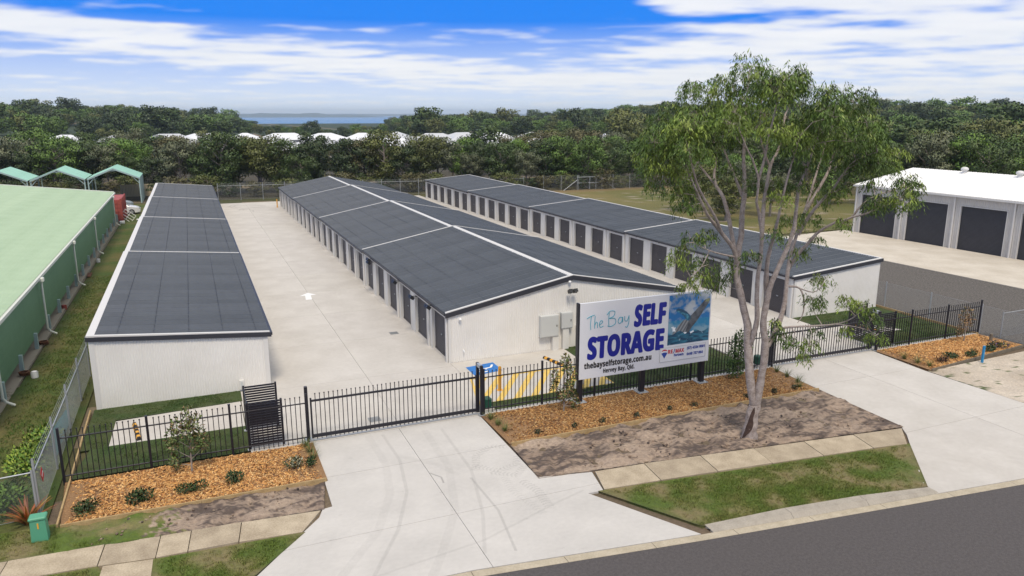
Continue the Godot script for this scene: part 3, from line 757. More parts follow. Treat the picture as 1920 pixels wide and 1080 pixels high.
	for r in [
		["lawn", [-4.3, 25.3, 1.05, 25.3, 1.05, 27.5, -3.95, 27.5], lawn, "short lawn inside the fence left of the slatted bin cage"],
		["lawn", [-4.3, 27.5, -3.5, 27.5, -3.42, 31.4, -4.2, 31.4], lawn, "narrow lawn beside the timber edging at the left fence"],
		["lawn", [-3.42, 30.0, 1.05, 30.25, 1.05, 31.42, -3.42, 31.42], lawn, "lawn strip along the front wall of the left storage block"],
		["lawn", [10.1, 25.3, 22.6, 25.3, 22.6, 26.12, 10.1, 26.12], lawn, "lawn strip behind the fence at the yellow hatching"],
		["lawn", [15.93, 26.12, 22.6, 26.12, 22.85, 31.42, 16.13, 31.42], lawn, "lawn behind the billboard beside the middle storage block"],
		["lawn", [30.5, 25.3, 36.9, 25.3, 36.9, 27.2, 30.5, 27.2], lawn, "lawn inside the fence at the far right corner"],
		["lawn", [30.5, 29.4, 36.9, 28.6, 36.9, 31.3, 30.5, 31.3], lawn, "lawn strip along the front wall of the right storage block"],
		["lawn", [34.3, 27.2, 36.9, 27.2, 36.9, 28.6, 33.4, 29.0], lawn, "lawn corner beside the timber edging on the right"],
		["grass_verge", [12.3, 15.32, 20.02, 14.48, 22.2, 16.83, 10.62, 18.12], verge, "patchy grass verge between the footpath and the street"],
		["grass_verge", [-1.8, 16.4, 0.5, 17.72, 1.98, 19.25, -1.75, 19.45], verge, "small grass triangle beside the left driveway"],
		["grass_verge", [-14, 16.75, -1.85, 16.7, -3.1, 19.65, -14, 20.2], verge, "grass verge at the bottom left corner"],
		["grass_verge", [-14, 21.3, -2.6, 20.78, -4.3, 22.4, -14, 22.4], verge, "grass around the green utility box"]]:
		var q := poly(r[1])
		struct(r[0], patch(q[0], q[1], q[2], q[3], 0.15, 0.012, 0.035, r[2], 72), M.turf, r[3])
	var fa := noise(73, 0.30, 5)
	var fb := noise(74, 1.1, 4)
	var fd := noise(79, 1.6, 4)
	var soil := func(a, b):
		var t := blotch(fa, a * 0.8, b * 1.6)
		var c := Color(.46, .355, .27).lerp(Color(.27, .195, .145), t)
		var dk := blotch(fb, a * 0.7 + b * 0.8 + 30.0, b * 2.4 - a * 0.5) * 0.8 + t * 0.7 + 0.5 * fd.get_noise_2d(a * 2.6 + b, b * 6.0)
		c = c.lerp(Color(.105, .078, .066), smoothstep(0.66, 1.02, dk) * 0.95)
		c = c * (1.0 + 0.35 * fd.get_noise_2d(a * 5.0, b * 8.0))
		return c
	var sand := func(a, b):
		var t := blotch(fa, a, b)
		var c := Color(.70, .61, .50).lerp(Color(.48, .40, .31), t)
		if blotch(fb, a, b) > 0.80: c = Color(.10, .13, .04)
		return c
	var edge_soil := func(a, b):
		if a < -1.6 + 1.2 * fb.get_noise_2d(a * 3.0, b * 3.0): return verge.call(a, b)
		return soil.call(a, b)
	struct("bare_soil", patch(Vector2(9.30, 19.66), Vector2(23.2, 18.03), Vector2(23.25, 22.1), Vector2(9.42, 22.16), 0.07, 0.02, 0.17, soil, 75), M.soil, "churned bare soil around the gum tree")
	struct("bare_soil", patch(Vector2(-4.15, 20.8), Vector2(2.66, 20.38), Vector2(2.98, 22.08), Vector2(-4.2, 22.12), 0.07, 0.015, 0.12, edge_soil, 76), M.soil, "strip of bare soil below the left garden bed")
	struct("sandy_ground", patch(Vector2(29.74, 17.9), Vector2(48, 11.5), Vector2(48, 22.5), Vector2(29.6, 21.95), 0.2, 0.01, 0.09, sand, 77), M.soil, "pale sandy ground right of the right driveway")
	# mulched beds with timber edging
	for r in [
		["left", [-4.15, 22.2, 3.05, 22.12, 3.05, 25.02, -4.4, 25.02]],
		["mid", [9.42, 22.25, 23.2, 22.14, 23.4, 25.02, 9.38, 25.02]],
		["right", [29.75, 22.0, 37.3, 22.8, 37.0, 25.02, 29.78, 25.02]]]:
		var q := poly(r[1])
		struct("mulch_bed", patch(q[0], q[1], q[2], q[3], 0.12, 0.035, 0.06, white_tint, 78), M.mulch_base, {"left": "bark mulch bed between the left fence and the footpath", "mid": "bark mulch bed under the billboard", "right": "bark mulch bed in front of the right fence"}[r[0]])
	for r in [["timber edging along the street side of the left mulch bed", [-4.2, 22.14, 3.07, 22.06], "timber"], ["timber edging along the left end of the left mulch bed and lawn", [-4.28, 22.2, -4.36, 31.2], "timber"],
		["timber edging along the street side of the billboard mulch bed", [9.4, 22.18, 23.24, 22.07], "timber"], ["grey timber edging along the right mulch bed", [29.72, 21.93, 37.5, 22.74], "timber_grey"],
		["timber edging between the right lawn and the gravel yard", [37.0, 25.0, 37.05, 31.8], "timber"]]:
		var t := thing("timber_edging", r[0], "edging", V(r[1][0], 0, r[1][1]), "garden edging boards")
		var a := Vector3(0, 0.03, 0)
		var b := V(r[1][2] - r[1][0], 0.03, r[1][3] - r[1][1])
		var n := maxi(1, int(round(a.distance_to(b) / 3.6)))
		var dir := (b - a).normalized()
		var bs := Basis(dir, Vector3.UP, dir.cross(Vector3.UP))
		for i in n:
			var mb := MB.new()
			mb.box(a.lerp(b, (i + 0.5) / n), Vector3(a.distance_to(b) / n - 0.01, 0.17, 0.05), bs)
			put("board", mb.mesh(), M[r[2]], t)

func white_tint(_x, _z) -> Color:
	return Color(1, 1, 1)

func path_run(parent: Node, s: Array, ends: Array) -> void:
	var k := 0
	for e in ends:
		var q := PackedVector2Array([Vector2(s[0], s[1]), Vector2(e[0], e[1]), Vector2(e[2], e[3]), Vector2(s[2], s[3])])
		for w in Geometry2D.offset_polygon(q, -0.012, Geometry2D.JOIN_MITER):
			put("slab", prism(w, 0.02 + 0.006 * (k % 3), 0.1), M["path" if k % 2 == 0 else "path_b"], parent)
		k += 1
		s = e

# the left drive carries curved tyre marks: a print over the whole drive, 14 m by 10.5 m
func drive_texture() -> void:
	var px := 1024
	var d1 := noise(81, 0.006, 4).get_seamless_image(px, px).get_data()
	var d2 := noise(82, 0.06, 3).get_seamless_image(px, px).get_data()
	var g := PackedFloat32Array()
	g.resize(px * px)
	for i in px * px:
		g[i] = 0.505 + 0.075 * ((d1[i] * 0.65 + d2[i] * 0.35) / 255.0 - 0.5) * 1.6
	var r := RandomNumberGenerator.new()
	r.seed = 9
	# marks: centre line points (x, zz), width, strength, cleated
	var lines := [
		[[5.0, 24.9, 5.05, 22.5, 4.7, 20.5, 3.9, 18.6, 2.2, 16.4], 0.24, 0.05, 0], [[5.5, 24.8, 5.55, 22.6, 5.2, 20.4, 4.4, 18.4, 3.1, 16.2], 0.10, 0.05, 0],
		[[7.0, 24.6, 6.9, 21.5, 6.2, 18.8, 5.2, 16.9, 4.6, 15.9], 0.24, 0.055, 0], [[7.6, 24.5, 7.5, 21.0, 6.9, 18.4, 6.2, 16.4], 0.10, 0.045, 0], [[7.3, 20.5, 7.35, 18.3, 7.0, 16.2], 0.07, 0.06, 0],
		[[5.6, 22.9, 6.6, 21.8, 7.0, 20.8], 0.2, 0.04, 0], [[3.2, 16.5, 6.4, 17.0, 9.0, 18.0, 10.2, 18.4], 0.08, 0.03, 0],
		[[7.6, 20.9, 8.0, 21.9, 8.7, 22.4, 9.1, 22.2], 0.26, 0.16, 1], [[7.7, 21.2, 8.3, 20.6, 9.0, 20.8, 9.25, 21.3], 0.26, 0.14, 1], [[8.0, 20.6, 8.7, 20.1, 9.2, 20.6], 0.25, 0.13, 1],
		[[8.7, 19.7, 8.9, 18.9, 8.8, 17.9], 0.3, 0.16, 1], [[8.3, 20.3, 8.2, 19.2, 8.5, 17.6], 0.25, 0.08, 1], [[6.2, 21.3, 6.45, 20.9, 6.4, 20.5], 0.05, 0.1, 0]]
	for l in lines:
		var cv := Curve2D.new()
		for k in range(0, l[0].size(), 2):
			var a := Vector2(l[0][k], l[0][k + 1])
			var k0 := maxi(k - 2, 0)
			var k1 := mini(k + 2, l[0].size() - 2)
			var tg := (Vector2(l[0][k1], l[0][k1 + 1]) - Vector2(l[0][k0], l[0][k0 + 1])) / 6.0
			cv.add_point(a, -tg, tg)
		var len := cv.get_baked_length()
		var s := 0.0
		while s < len:
			var c := cv.sample_baked(s)
			var dd := (cv.sample_baked(minf(s + 0.05, len)) - cv.sample_baked(maxf(s - 0.05, 0.0))).normalized()
			var nn := Vector2(-dd.y, dd.x)
			if l[3] == 0 or fmod(s, 0.13) < 0.055:
				var w := -0.5
				while w <= 0.5:
					var p: Vector2 = c + nn * (w * l[1]) + dd * (absf(w) * 0.12 * l[3])
					var ix := int((p.x + 2.5) / 15.0 * px)
					var iy := int((p.y - 14.5) / 11.0 * px)
					if ix >= 0 and iy >= 0 and ix < px and iy < px and r.randf() < 0.55:
						g[iy * px + ix] = lerpf(g[iy * px + ix], 0.20, l[2] * 1.7 * r.randf_range(0.4, 1.4))
					w += 0.04
			s += 0.008
	for k in 60: # small scuffs and drips
		var cx := r.randi_range(20, px - 20)
		var cy := r.randi_range(20, px - 20)
		for j in r.randi_range(6, 40):
			var ix := cx + int(r.randfn(0, 4.0))
			var iy := cy + int(r.randfn(0, 1.6))
			g[clampi(iy, 0, px - 1) * px + clampi(ix, 0, px - 1)] *= 0.86
	var out := PackedByteArray()
	out.resize(px * px * 3)
	for i in px * px:
		var k := Color(g[i], g[i] * 0.955, g[i] * 0.895).linear_to_srgb()
		out[i * 3] = k.r8; out[i * 3 + 1] = k.g8; out[i * 3 + 2] = k.b8
	var m := mat("drive", Color(1, 1, 1), 0.85)
	m.albedo_texture = ImageTexture.create_from_image(Image.create_from_data(px, px, false, Image.FORMAT_RGB8, out))

# ---------- sheet metal ----------
# corrugated sheet: waves repeat along s (length len), run along t; up is outward
func corrugated(mb: MB, o: Vector3, s: Vector3, len: float, t: Vector3, up: Vector3, pitch: float, h: float) -> void:
	var n := maxi(1, int(round(len / pitch)))
	var p := len / n
	for i in n:
		var q := [0.0, 0.66, 0.75, 0.91, 1.0]
		var y := [0.0, 0.0, h, h, 0.0]
		for k in 4:
			var a: Vector3 = o + s * (p * (i + q[k])) + up * y[k]
			var b: Vector3 = o + s * (p * (i + q[k + 1])) + up * y[k + 1]
			mb.quad(a, b, b + t, a + t, up)

# upright cladding whose top follows a roof line: from a along dir, bottom y0(const), top(d)
func clad_wall(mb: MB, a: Vector3, dir: Vector3, len: float, top: Callable, out: Vector3, pitch := 0.10, h := 0.014) -> void:
	var n := int(round(len / pitch))
	var p := len / n
	for i in n:
		var q := [0.0, 0.3, 0.5, 0.8, 1.0]
		var y := [0.0, 0.0, h, h, 0.0]
		for k in 4:
			var d0: float = p * (i + q[k])
			var d1: float = p * (i + q[k + 1])
			var b0: Vector3 = a + dir * d0 + out * y[k]
			var b1: Vector3 = a + dir * d1 + out * y[k + 1]
			mb.quad(b0, b1, b1 + Vector3.UP * (top.call(d1) - a.y), b0 + Vector3.UP * (top.call(d0) - a.y), out)

func screw_rows(parent: Node, o: Vector3, s: Vector3, len: float, t: Vector3, up: Vector3, rows: int) -> void:
	for r in rows:
		var mb := MB.new()
		var at := o + t * ((r + 0.6) / rows)
		var d := 0.0
		while d < len:
			mb.box(at + s * d + up * 0.04, Vector3(0.022, 0.012, 0.06))
			d += 0.19
		put("screw_row", mb.mesh(), M.roof_trim, parent)

# a roof slope: dark underlay and sarking, lapped sheets 0.76 m wide laid on it one by one, rows of screws
func sheeted_roof(parent: Node, o: Vector3, len: float, run: Vector3, up: Vector3) -> void:
	var mb := MB.new()
	mb.quad(o + V(0, -0.012, 0.02), o + run + V(0, -0.012, 0.02), o + run + V(0, -0.012, len), o + V(0, -0.012, len), up)
	mb.quad(o + V(0, -0.04, 0.02), o + run + V(0, -0.04, 0.02), o + run + V(0, -0.04, len), o + V(0, -0.04, len), -up)
	var rf := put("roof", mb.mesh(), M.roof_trim, parent)
	var n := int(round((len - 0.06) / 0.76))
	var w := (len - 0.06) / n
	var sh := MB.new()
	corrugated(sh, Vector3.ZERO, V(0, 0, 1), w - 0.075, run, up, 0.17, 0.035)
	sh.quad(Vector3.ZERO, run, run - up * 0.03, -up * 0.03, Vector3.BACK)
	var m := sh.mesh()
	for i in n:
		put("roof_sheet", m, M[["roof", "roof_b", "roof_c"][(i * 5 + i / 3) % 3]], rf, o + V(0, 0.002, 0.03 + w * i))
	screw_rows(rf, o + V(0, 0, 0.07), V(0, 0, 1), len - 0.1, run, up, 5)

var door_mesh: ArrayMesh
var lock_mesh: ArrayMesh
func roller_curtain(w: float, h: float, pitch: float) -> ArrayMesh: # faces -x, bottom middle at the origin, width along z
	var mb := MB.new()
	var n := int(h / pitch)
	for i in n:
		var y0 := h * i / n
		var p := h / n
		var q := [0.0, 0.35, 0.5, 0.85, 1.0]
		var d := [0.0, 0.0, 0.018, 0.018, 0.0]
		for k in 4:
			mb.quad(Vector3(-d[k], y0 + p * q[k], -w / 2), Vector3(-d[k], y0 + p * q[k], w / 2), Vector3(-d[k + 1], y0 + p * q[k + 1], w / 2), Vector3(-d[k + 1], y0 + p * q[k + 1], -w / 2), Vector3(-1, 0, 0))
	mb.span(Vector3(-0.035, 0, -w / 2), Vector3(-0.002, 0.07, w / 2))
	return mb.mesh()

const BAY := 17.9
const PITCH := 2.98
# the side with doors of one bay: wall plane x = x0 facing -x, from z0 for n doors
func door_side(parent: Node, x0: float, z0: float, n: int, base: float, eave: float, lights: Array) -> void:
	var dw := 2.06
	var dh := 2.06
	var len := n * PITCH
	var mb := MB.new()
	mb.span(V(x0, base + dh + 0.002, z0 + 0.02), V(x0 + 0.18, base + eave - 0.02, z0 + len - 0.003))
	put("header", mb.mesh(), M.pier_white, parent)
	var cur := z0 + 0.003
	for i in n + 1:
		var a := z0 + PITCH * i + 0.42
		var nxt := a if i < n else z0 + len - 0.003
		mb = MB.new()
		mb.span(V(x0, base - 0.25, cur), V(x0 + 0.18, base + dh, nxt))
		put("pier", mb.mesh(), M.pier_white, parent)
		cur = a + dw
	for i in n:
		var a := z0 + PITCH * i + 0.42
		var dr := put("roller_door", door_mesh, M.door_grey, parent, V(x0 + 0.15, base + 0.03, a + dw / 2))
		put("lock", lock_mesh, M.galvanised, dr, Vector3(-0.03, 0.95, 0.05))
		mb = MB.new() # door frame angles, proud of the wall
		for zz in [a - 0.05, a + dw + 0.0]:
			mb.span(V(x0 - 0.022, base - 0.2, zz), V(x0 - 0.002, base + dh, zz + 0.05))
		mb.span(V(x0 - 0.022, base + dh, a - 0.05), V(x0 - 0.002, base + dh + 0.06, a + dw + 0.05))
		put("door_frame", mb.mesh(), M.white_trim, parent)
		mb = MB.new()
		mb.hexa([V(x0 - 0.2, base - 0.2, a), V(x0 + 0.2, base - 0.2, a), V(x0 + 0.2, base - 0.2, a + dw), V(x0 - 0.2, base - 0.2, a + dw), V(x0 - 0.2, base - 0.055, a), V(x0 + 0.2, base + 0.03, a), V(x0 + 0.2, base + 0.03, a + dw), V(x0 - 0.2, base - 0.055, a + dw)])
		put("threshold", mb.mesh(), M.concrete_c, parent)
		mb = MB.new() # number plate above the door
		mb.span(V(x0 - 0.03, base + dh + 0.12, a + 0.95), V(x0 - 0.004, base + dh + 0.24, a + 1.07))
		put("number_plate", mb.mesh(), M.sign_black, parent)
		if i % 2 == 1 or i == n - 1: # downpipe on the pier
			var zz := a - 0.46
			if i == n - 1: zz = z0 + 0.1
			mb = MB.new()
			mb.bevel(V(x0 - 0.055, base + 1.06, zz), Vector3(0.09, 2.46, 0.09), 0.012)
			put("downpipe", mb.mesh(), M.white_trim, parent)
	for zz in lights:
		flood(parent, V(x0 - 0.02, base + eave - 0.16, zz), Vector3(-1, 0, 0))

func flood(parent: Node, at: Vector3, out: Vector3) -> void:
	var side := out.cross(Vector3.UP)
	var mb := MB.new()
	mb.tube([at, at + out * 0.22 + Vector3.UP * 0.05], [0.02, 0.02], 6)
	for s in [-0.13, 0.13]:
		var b := Basis(side, Vector3.UP.rotated(side, 0.6), out.rotated(side, 0.6))
		mb.box(at + out * 0.32 + side * s, Vector3(0.2, 0.16, 0.22), b)
	put("flood_light", mb.mesh(), M.lamp_black, parent)

func build_sheds() -> void:
	door_mesh = roller_curtain(2.06, 2.04, 0.075)
	var lm := MB.new()
	lm.box(Vector3.ZERO, Vector3(0.03, 0.05, 0.13))
	lock_mesh = lm.mesh()
	# ---- middle block, gabled
	var t := thing("storage_block", "long gabled storage block with dark roof in the middle of the yard", "storage building", V(10.2, 0, 31.45), "rows of storage units")
	var o := V(10.2, 0, 31.45)
	var xl := 0.0
	var xm := 6.35
	var xr := 12.7
	var nd := [6, 6, 6, 5]
	var z := 0.0
	for s in 4:
		var base := -0.09 * s
		var len: float = nd[s] * PITCH
		door_side(t, 0.0, z, nd[s], base, 2.38, [[2.1, 9.0 + 6.0], [8.5], [5.0, 15.0], []][s])
		for sd in [0, 1]:
			var x0 := -0.12 if sd == 0 else xr + 0.12
			var eave := V(x0, base + 2.37, z)
			var ridge := V(xm, base + 3.60, z)
			var run := ridge - eave
			var up := V(-1.23 if sd == 0 else 1.23, 6.4, 0).normalized()
			sheeted_roof(t, eave, len, run, up)
			var mb := MB.new()
			mb = MB.new() # gutter
			mb.span(V(x0 - 0.055, base + 2.25, z + 0.01), V(x0 + 0.05, base + 2.362, z + len - 0.01))
			put("gutter", mb.mesh(), M.roof_trim, t)
			mb = MB.new() # pale flashing over the near edge of the bay
			for fz in ([0.0, len - 0.05] if s == 0 else [len - 0.05]):
				if fz > 1.0 and s == 3: continue
				mb = MB.new()
				var b0 := eave + V(0, 0.036, fz)
				var b1 := ridge + V(0, 0.036, fz)
				mb.hexa([b0 + V(0, -0.04, -0.06), b1 + V(0, -0.04, -0.06), b1 + V(0, -0.04, 0.08), b0 + V(0, -0.04, 0.08), b0 + V(0, 0.02, -0.06), b1 + V(0, 0.02, -0.06), b1 + V(0, 0.02, 0.08), b0 + V(0, 0.02, 0.08)])
				put("flashing", mb.mesh(), M.white_trim, t)
			if s > 0: # upstand of the nearer, higher bay
				mb = MB.new()
				mb.quad(eave + V(0, 0.1, -0.01), ridge + V(0, 0.1, -0.01), ridge + V(0, -0.1, -0.01), eave + V(0, -0.1, -0.01), V(0, 0, 1))
				put("step_flashing", mb.mesh(), M.roof_trim, t)
		var mb2 := MB.new() # ridge cap
		for sd in [-1.0, 1.0]:
			mb2.hexa([V(xm, base + 3.60, z), V(xm + sd * 0.17, base + 3.56, z), V(xm + sd * 0.17, base + 3.56, z + len - 0.25), V(xm, base + 3.60, z + len - 0.25), V(xm, base + 3.655, z), V(xm + sd * 0.17, base + 3.60, z), V(xm + sd * 0.17, base + 3.60, z + len - 0.25), V(xm, base + 3.655, z + len - 0.25)])
		put("ridge_cap", mb2.mesh(), M.white_trim, t)
		mb2 = MB.new() # far side wall
		clad_wall(mb2, V(xr, base - 0.3, z), V(0, 0, 1), len, func(_d): return base + 2.36, Vector3.RIGHT, 0.3)
		put("side_wall", mb2.mesh(), M.white_wall, t)
		z += len
	var top := func(d): return 2.36 + 1.21 * (1.0 - absf(d - 6.35) / 6.35)
	var mw := MB.new()
	clad_wall(mw, V(xl + 0.02, -0.2, 0.0), Vector3.RIGHT, 12.66, top, Vector3.BACK)
	put("front_wall", mw.mesh(), M.white_wall, t)
	mw = MB.new()
	mw.quad(V(0, -0.6, z), V(xr, -0.6, z), V(xr, 2.1, z), V(0, 2.1, z), V(0, 0, 1))
	mw.tri(V(0, 2.1, z), V(xr, 2.1, z), V(xm, 3.3, z), V(0, 0, 1))
	put("rear_wall", mw.mesh(), M.white_wall, t)
	for sd in [0, 1]: # dark barge board
		var x0 := -0.16 if sd == 0 else xr + 0.16
		var mb := MB.new()
		var e := V(x0, 2.36, 0)
		var r := V(xm, 3.605, 0)
		mb.hexa([e + V(0, -0.20, -0.10), r + V(0, -0.20, -0.10), r + V(0, -0.20, -0.065), e + V(0, -0.20, -0.065), e + V(0, 0.02, -0.10), r + V(0, 0.02, -0.10), r + V(0, 0.02, -0.065), e + V(0, 0.02, -0.065)])
		put("barge_board", mb.mesh(), M.roof_trim, t)
	for xx in [0.06, 12.64]:
		mw = MB.new()
		mw.span(V(xx - 0.06, -0.2, -0.03), V(xx + 0.06, 2.2, -0.012))
		put("corner_flashing", mw.mesh(), M.white_trim, t)
	# things fixed to the front wall
	mw = MB.new()
	mw.ball(V(6.15, 3.32, -0.11), Vector3(0.08, 0.07, 0.08), 10, 6)
	put("camera_dome", mw.mesh(), M.paint_white, t)
	mw = MB.new()
	mw.ball(V(0.55, 2.05, -0.11), Vector3(0.08, 0.07, 0.08), 10, 6)
	mw.box(V(0.55, 2.05, -0.03), Vector3(0.1, 0.1, 0.08))
	put("camera_dome", mw.mesh(), M.paint_white, t)
	flood(t, V(6.2, 2.92, -0.02), Vector3.BACK)
	mw = MB.new()
	mw.tube([V(0.7, 0.55, -0.02), V(0.7, 0.55, -0.12), V(0.7, 0.48, -0.14)], [0.03, 0.03, 0.03], 8)
	put("tap", mw.mesh(), M.paint_white, t)
	var cab := [[4.55, 5.52, 0.72, 1.80], [5.68, 6.28, 1.05, 1.86]]
	for r in cab:
		mw = MB.new()
		mw.bevel(V((r[0] + r[1]) / 2, (r[2] + r[3]) / 2, -0.14), Vector3(r[1] - r[0], r[3] - r[2], 0.24), 0.02)
		var bx := put("meter_box", mw.mesh(), M.box_grey, t)
		mw = MB.new()
		mw.bevel(V((r[0] + r[1]) / 2, (r[2] + r[3]) / 2, -0.268), Vector3(r[1] - r[0] - 0.08, r[3] - r[2] - 0.08, 0.014), 0.004)
		put("cover_door", mw.mesh(), M.box_grey, bx)
		mw = MB.new()
		mw.box(V(r[1] - 0.12, (r[2] + r[3]) / 2, -0.285), Vector3(0.03, 0.1, 0.02))
		put("handle", mw.mesh(), M.lamp_black, bx)
		mw = MB.new()
		var cx: float = r[1] - 0.14 if r[0] < 5.0 else (r[0] + r[1]) / 2 - 0.05
		mw.span(V(cx - 0.16, -0.1, -0.22), V(cx + 0.16, r[2] - 0.003, -0.02))
		put("cable_duct", mw.mesh(), M.pier_white, t)
	mw = MB.new()
	mw.span(V(6.55, -0.05, -0.25), V(6.75, 1.1, -0.02))
	put("pipe_cover", mw.mesh(), M.pier_white, t)

	# ---- left block, one roof slope falling to the right, no doors on the seen sides
	t = thing("storage_block", "low storage block with single slope dark roof beside the green shed", "storage building", V(-4.17, 0, 31.45), "rows of storage units")
	z = 0.0
	var w := 6.5
	for s in 4:
		var base := -0.1 * s
		var len: float = [19.7, 18.2, 18.0, 18.5][s]
		var hi := V(0.21, base + 2.935, z)
		var lo := V(w + 0.1, base + 2.38, z)
		var run := lo - hi
		var up := Vector3(0.55, 6.3, 0).normalized()
		sheeted_roof(t, hi, len, run, up)
		var mb := MB.new()
		mb = MB.new() # broad pale capping on the high side
		mb.hexa([V(-0.06, base + 2.80, z), V(0.22, base + 2.80, z), V(0.22, base + 2.80, z + len), V(-0.06, base + 2.80, z + len), V(-0.06, base + 2.985, z), V(0.22, base + 2.975, z), V(0.22, base + 2.975, z + len), V(-0.06, base + 2.985, z + len)])
		put("capping", mb.mesh(), M.white_trim, t)
		mb = MB.new()
		for fz in ([0.0, len - 0.05] if s == 0 else [len - 0.05]):
			mb = MB.new()
			mb.hexa([hi + V(0, -0.005, fz - 0.06), lo + V(0, -0.005, fz - 0.06), lo + V(0, -0.005, fz + 0.08), hi + V(0, -0.005, fz + 0.08), hi + V(0, 0.055, fz - 0.06), lo + V(0, 0.055, fz - 0.06), lo + V(0, 0.055, fz + 0.08), hi + V(0, 0.055, fz + 0.08)])
			put("flashing", mb.mesh(), M.white_trim, t)
		mb = MB.new()
		mb.span(V(w + 0.1, base + 2.25, z + 0.01), V(w + 0.21, base + 2.365, z + len - 0.01))
		put("gutter", mb.mesh(), M.roof_trim, t)
		mb = MB.new()
		clad_wall(mb, V(0, base - 0.3, z), V(0, 0, 1), len, func(_d): return base + 2.79, Vector3.LEFT, 0.2)
		put("side_wall", mb.mesh(), M.white_wall, t)
		mb = MB.new()
		clad_wall(mb, V(w, base - 0.3, z), V(0, 0, 1), len, func(_d): return base + 2.36, Vector3.RIGHT, 0.2)
		put("side_wall", mb.mesh(), M.white_wall, t)
		z += len
	mw = MB.new()
	clad_wall(mw, V(0.02, -0.2, 0), Vector3.RIGHT, w - 0.04, func(d): return 2.92 - 0.56 * d / 6.5, Vector3.BACK)
	put("front_wall", mw.mesh(), M.white_wall, t)
	mw = MB.new()
	mw.quad(V(0, -0.6, z), V(w, -0.6, z), V(w, 2.0, z), V(0, 2.55, z), V(0, 0, 1))
	put("rear_wall", mw.mesh(), M.white_wall, t)
	mw = MB.new()
	mw.hexa([V(-0.08, 2.78, -0.10), V(w + 0.16, 2.21, -0.10), V(w + 0.16, 2.21, -0.065), V(-0.08, 2.78, -0.065), V(-0.08, 2.945, -0.10), V(w + 0.16, 2.40, -0.10), V(w + 0.16, 2.40, -0.065), V(-0.08, 2.945, -0.065)])
	put("barge_board", mw.mesh(), M.roof_trim, t)
	for xx in [0.1, w - 0.08]:
		mw = MB.new()
		mw.span(V(xx - 0.1, -0.2, -0.03), V(xx + 0.08, 2.3 if xx > 1 else 2.76, -0.012))
		put("corner_flashing", mw.mesh(), M.white_trim, t)
	mw = MB.new()
	mw.bevel(V(5.35, 0.28, -0.06), Vector3(0.2, 0.42, 0.1), 0.015)
	var mbx := put("meter_box", mw.mesh(), M.pier_white, t)
	mw = MB.new()
	mw.box(V(5.35, 0.28, -0.116), Vector3(0.1, 0.28, 0.012))
	put("cover_door", mw.mesh(), M.box_grey, mbx)

	# ---- right block, one slope rising to the right, doors facing the lane
	t = thing("storage_block", "long storage block with single slope dark roof beside the field", "storage building", V(30.45, 0, 31.35), "rows of storage units")
	z = 0.0
	w = 6.45
	for s in 4:
		var base := -0.09 * s
		var len := BAY
		door_side(t, 0.0, z, 6, base, 2.40, [])
		var lo := V(-0.12, base + 2.37, z)
		var hi := V(w + 0.05, base + 2.93, z)
		var run := hi - lo
		var up := Vector3(-0.55, 6.5, 0).normalized()
		sheeted_roof(t, lo, len, run, up)
		var mb := MB.new()
		mb = MB.new()
		mb.span(V(-0.175, base + 2.25, z + 0.01), V(-0.07, base + 2.362, z + len - 0.01))
		put("gutter", mb.mesh(), M.roof_trim, t)
		mb = MB.new()
		mb.span(V(w - 0.02, base + 2.76, z), V(w + 0.14, base + 2.975, z + len))
		put("capping", mb.mesh(), M.white_trim, t)
		mb = MB.new()
		for fz in ([0.0, len - 0.05] if s == 0 else [len - 0.05]):
			mb = MB.new()
			mb.hexa([lo + V(0, -0.005, fz - 0.06), hi + V(0, -0.005, fz - 0.06), hi + V(0, -0.005, fz + 0.08), lo + V(0, -0.005, fz + 0.08), lo + V(0, 0.055, fz - 0.06), hi + V(0, 0.055, fz - 0.06), hi + V(0, 0.055, fz + 0.08), lo + V(0, 0.055, fz + 0.08)])
			put("flashing", mb.mesh(), M.white_trim, t)
		mb = MB.new()
		clad_wall(mb, V(w, base - 0.3, z), V(0, 0, 1), len, func(_d): return base + 2.75, Vector3.RIGHT, 0.3)
		put("side_wall", mb.mesh(), M.white_wall, t)
		z += len
	mw = MB.new()
	clad_wall(mw, V(0.02, -0.2, 0), Vector3.RIGHT, w - 0.04, func(d): return 2.36 + 0.56 * d / 6.5, Vector3.BACK)
	put("front_wall", mw.mesh(), M.white_wall, t)
	mw = MB.new()
	mw.quad(V(0, -0.6, z), V(w, -0.6, z), V(w, 2.55, z), V(0, 2.0, z), V(0, 0, 1))
	put("rear_wall", mw.mesh(), M.white_wall, t)
	mw = MB.new()
	mw.hexa([V(-0.16, 2.19, -0.10), V(w + 0.1, 2.76, -0.10), V(w + 0.1, 2.76, -0.065), V(-0.16, 2.19, -0.065), V(-0.16, 2.39, -0.10), V(w + 0.1, 2.95, -0.10), V(w + 0.1, 2.95, -0.065), V(-0.16, 2.39, -0.065)])
	put("barge_board", mw.mesh(), M.roof_trim, t)
	mw = MB.new()
	mw.span(V(-0.0, -0.2, -0.03), V(0.14, 2.2, -0.012))
	put("corner_flashing", mw.mesh(), M.white_trim, t)

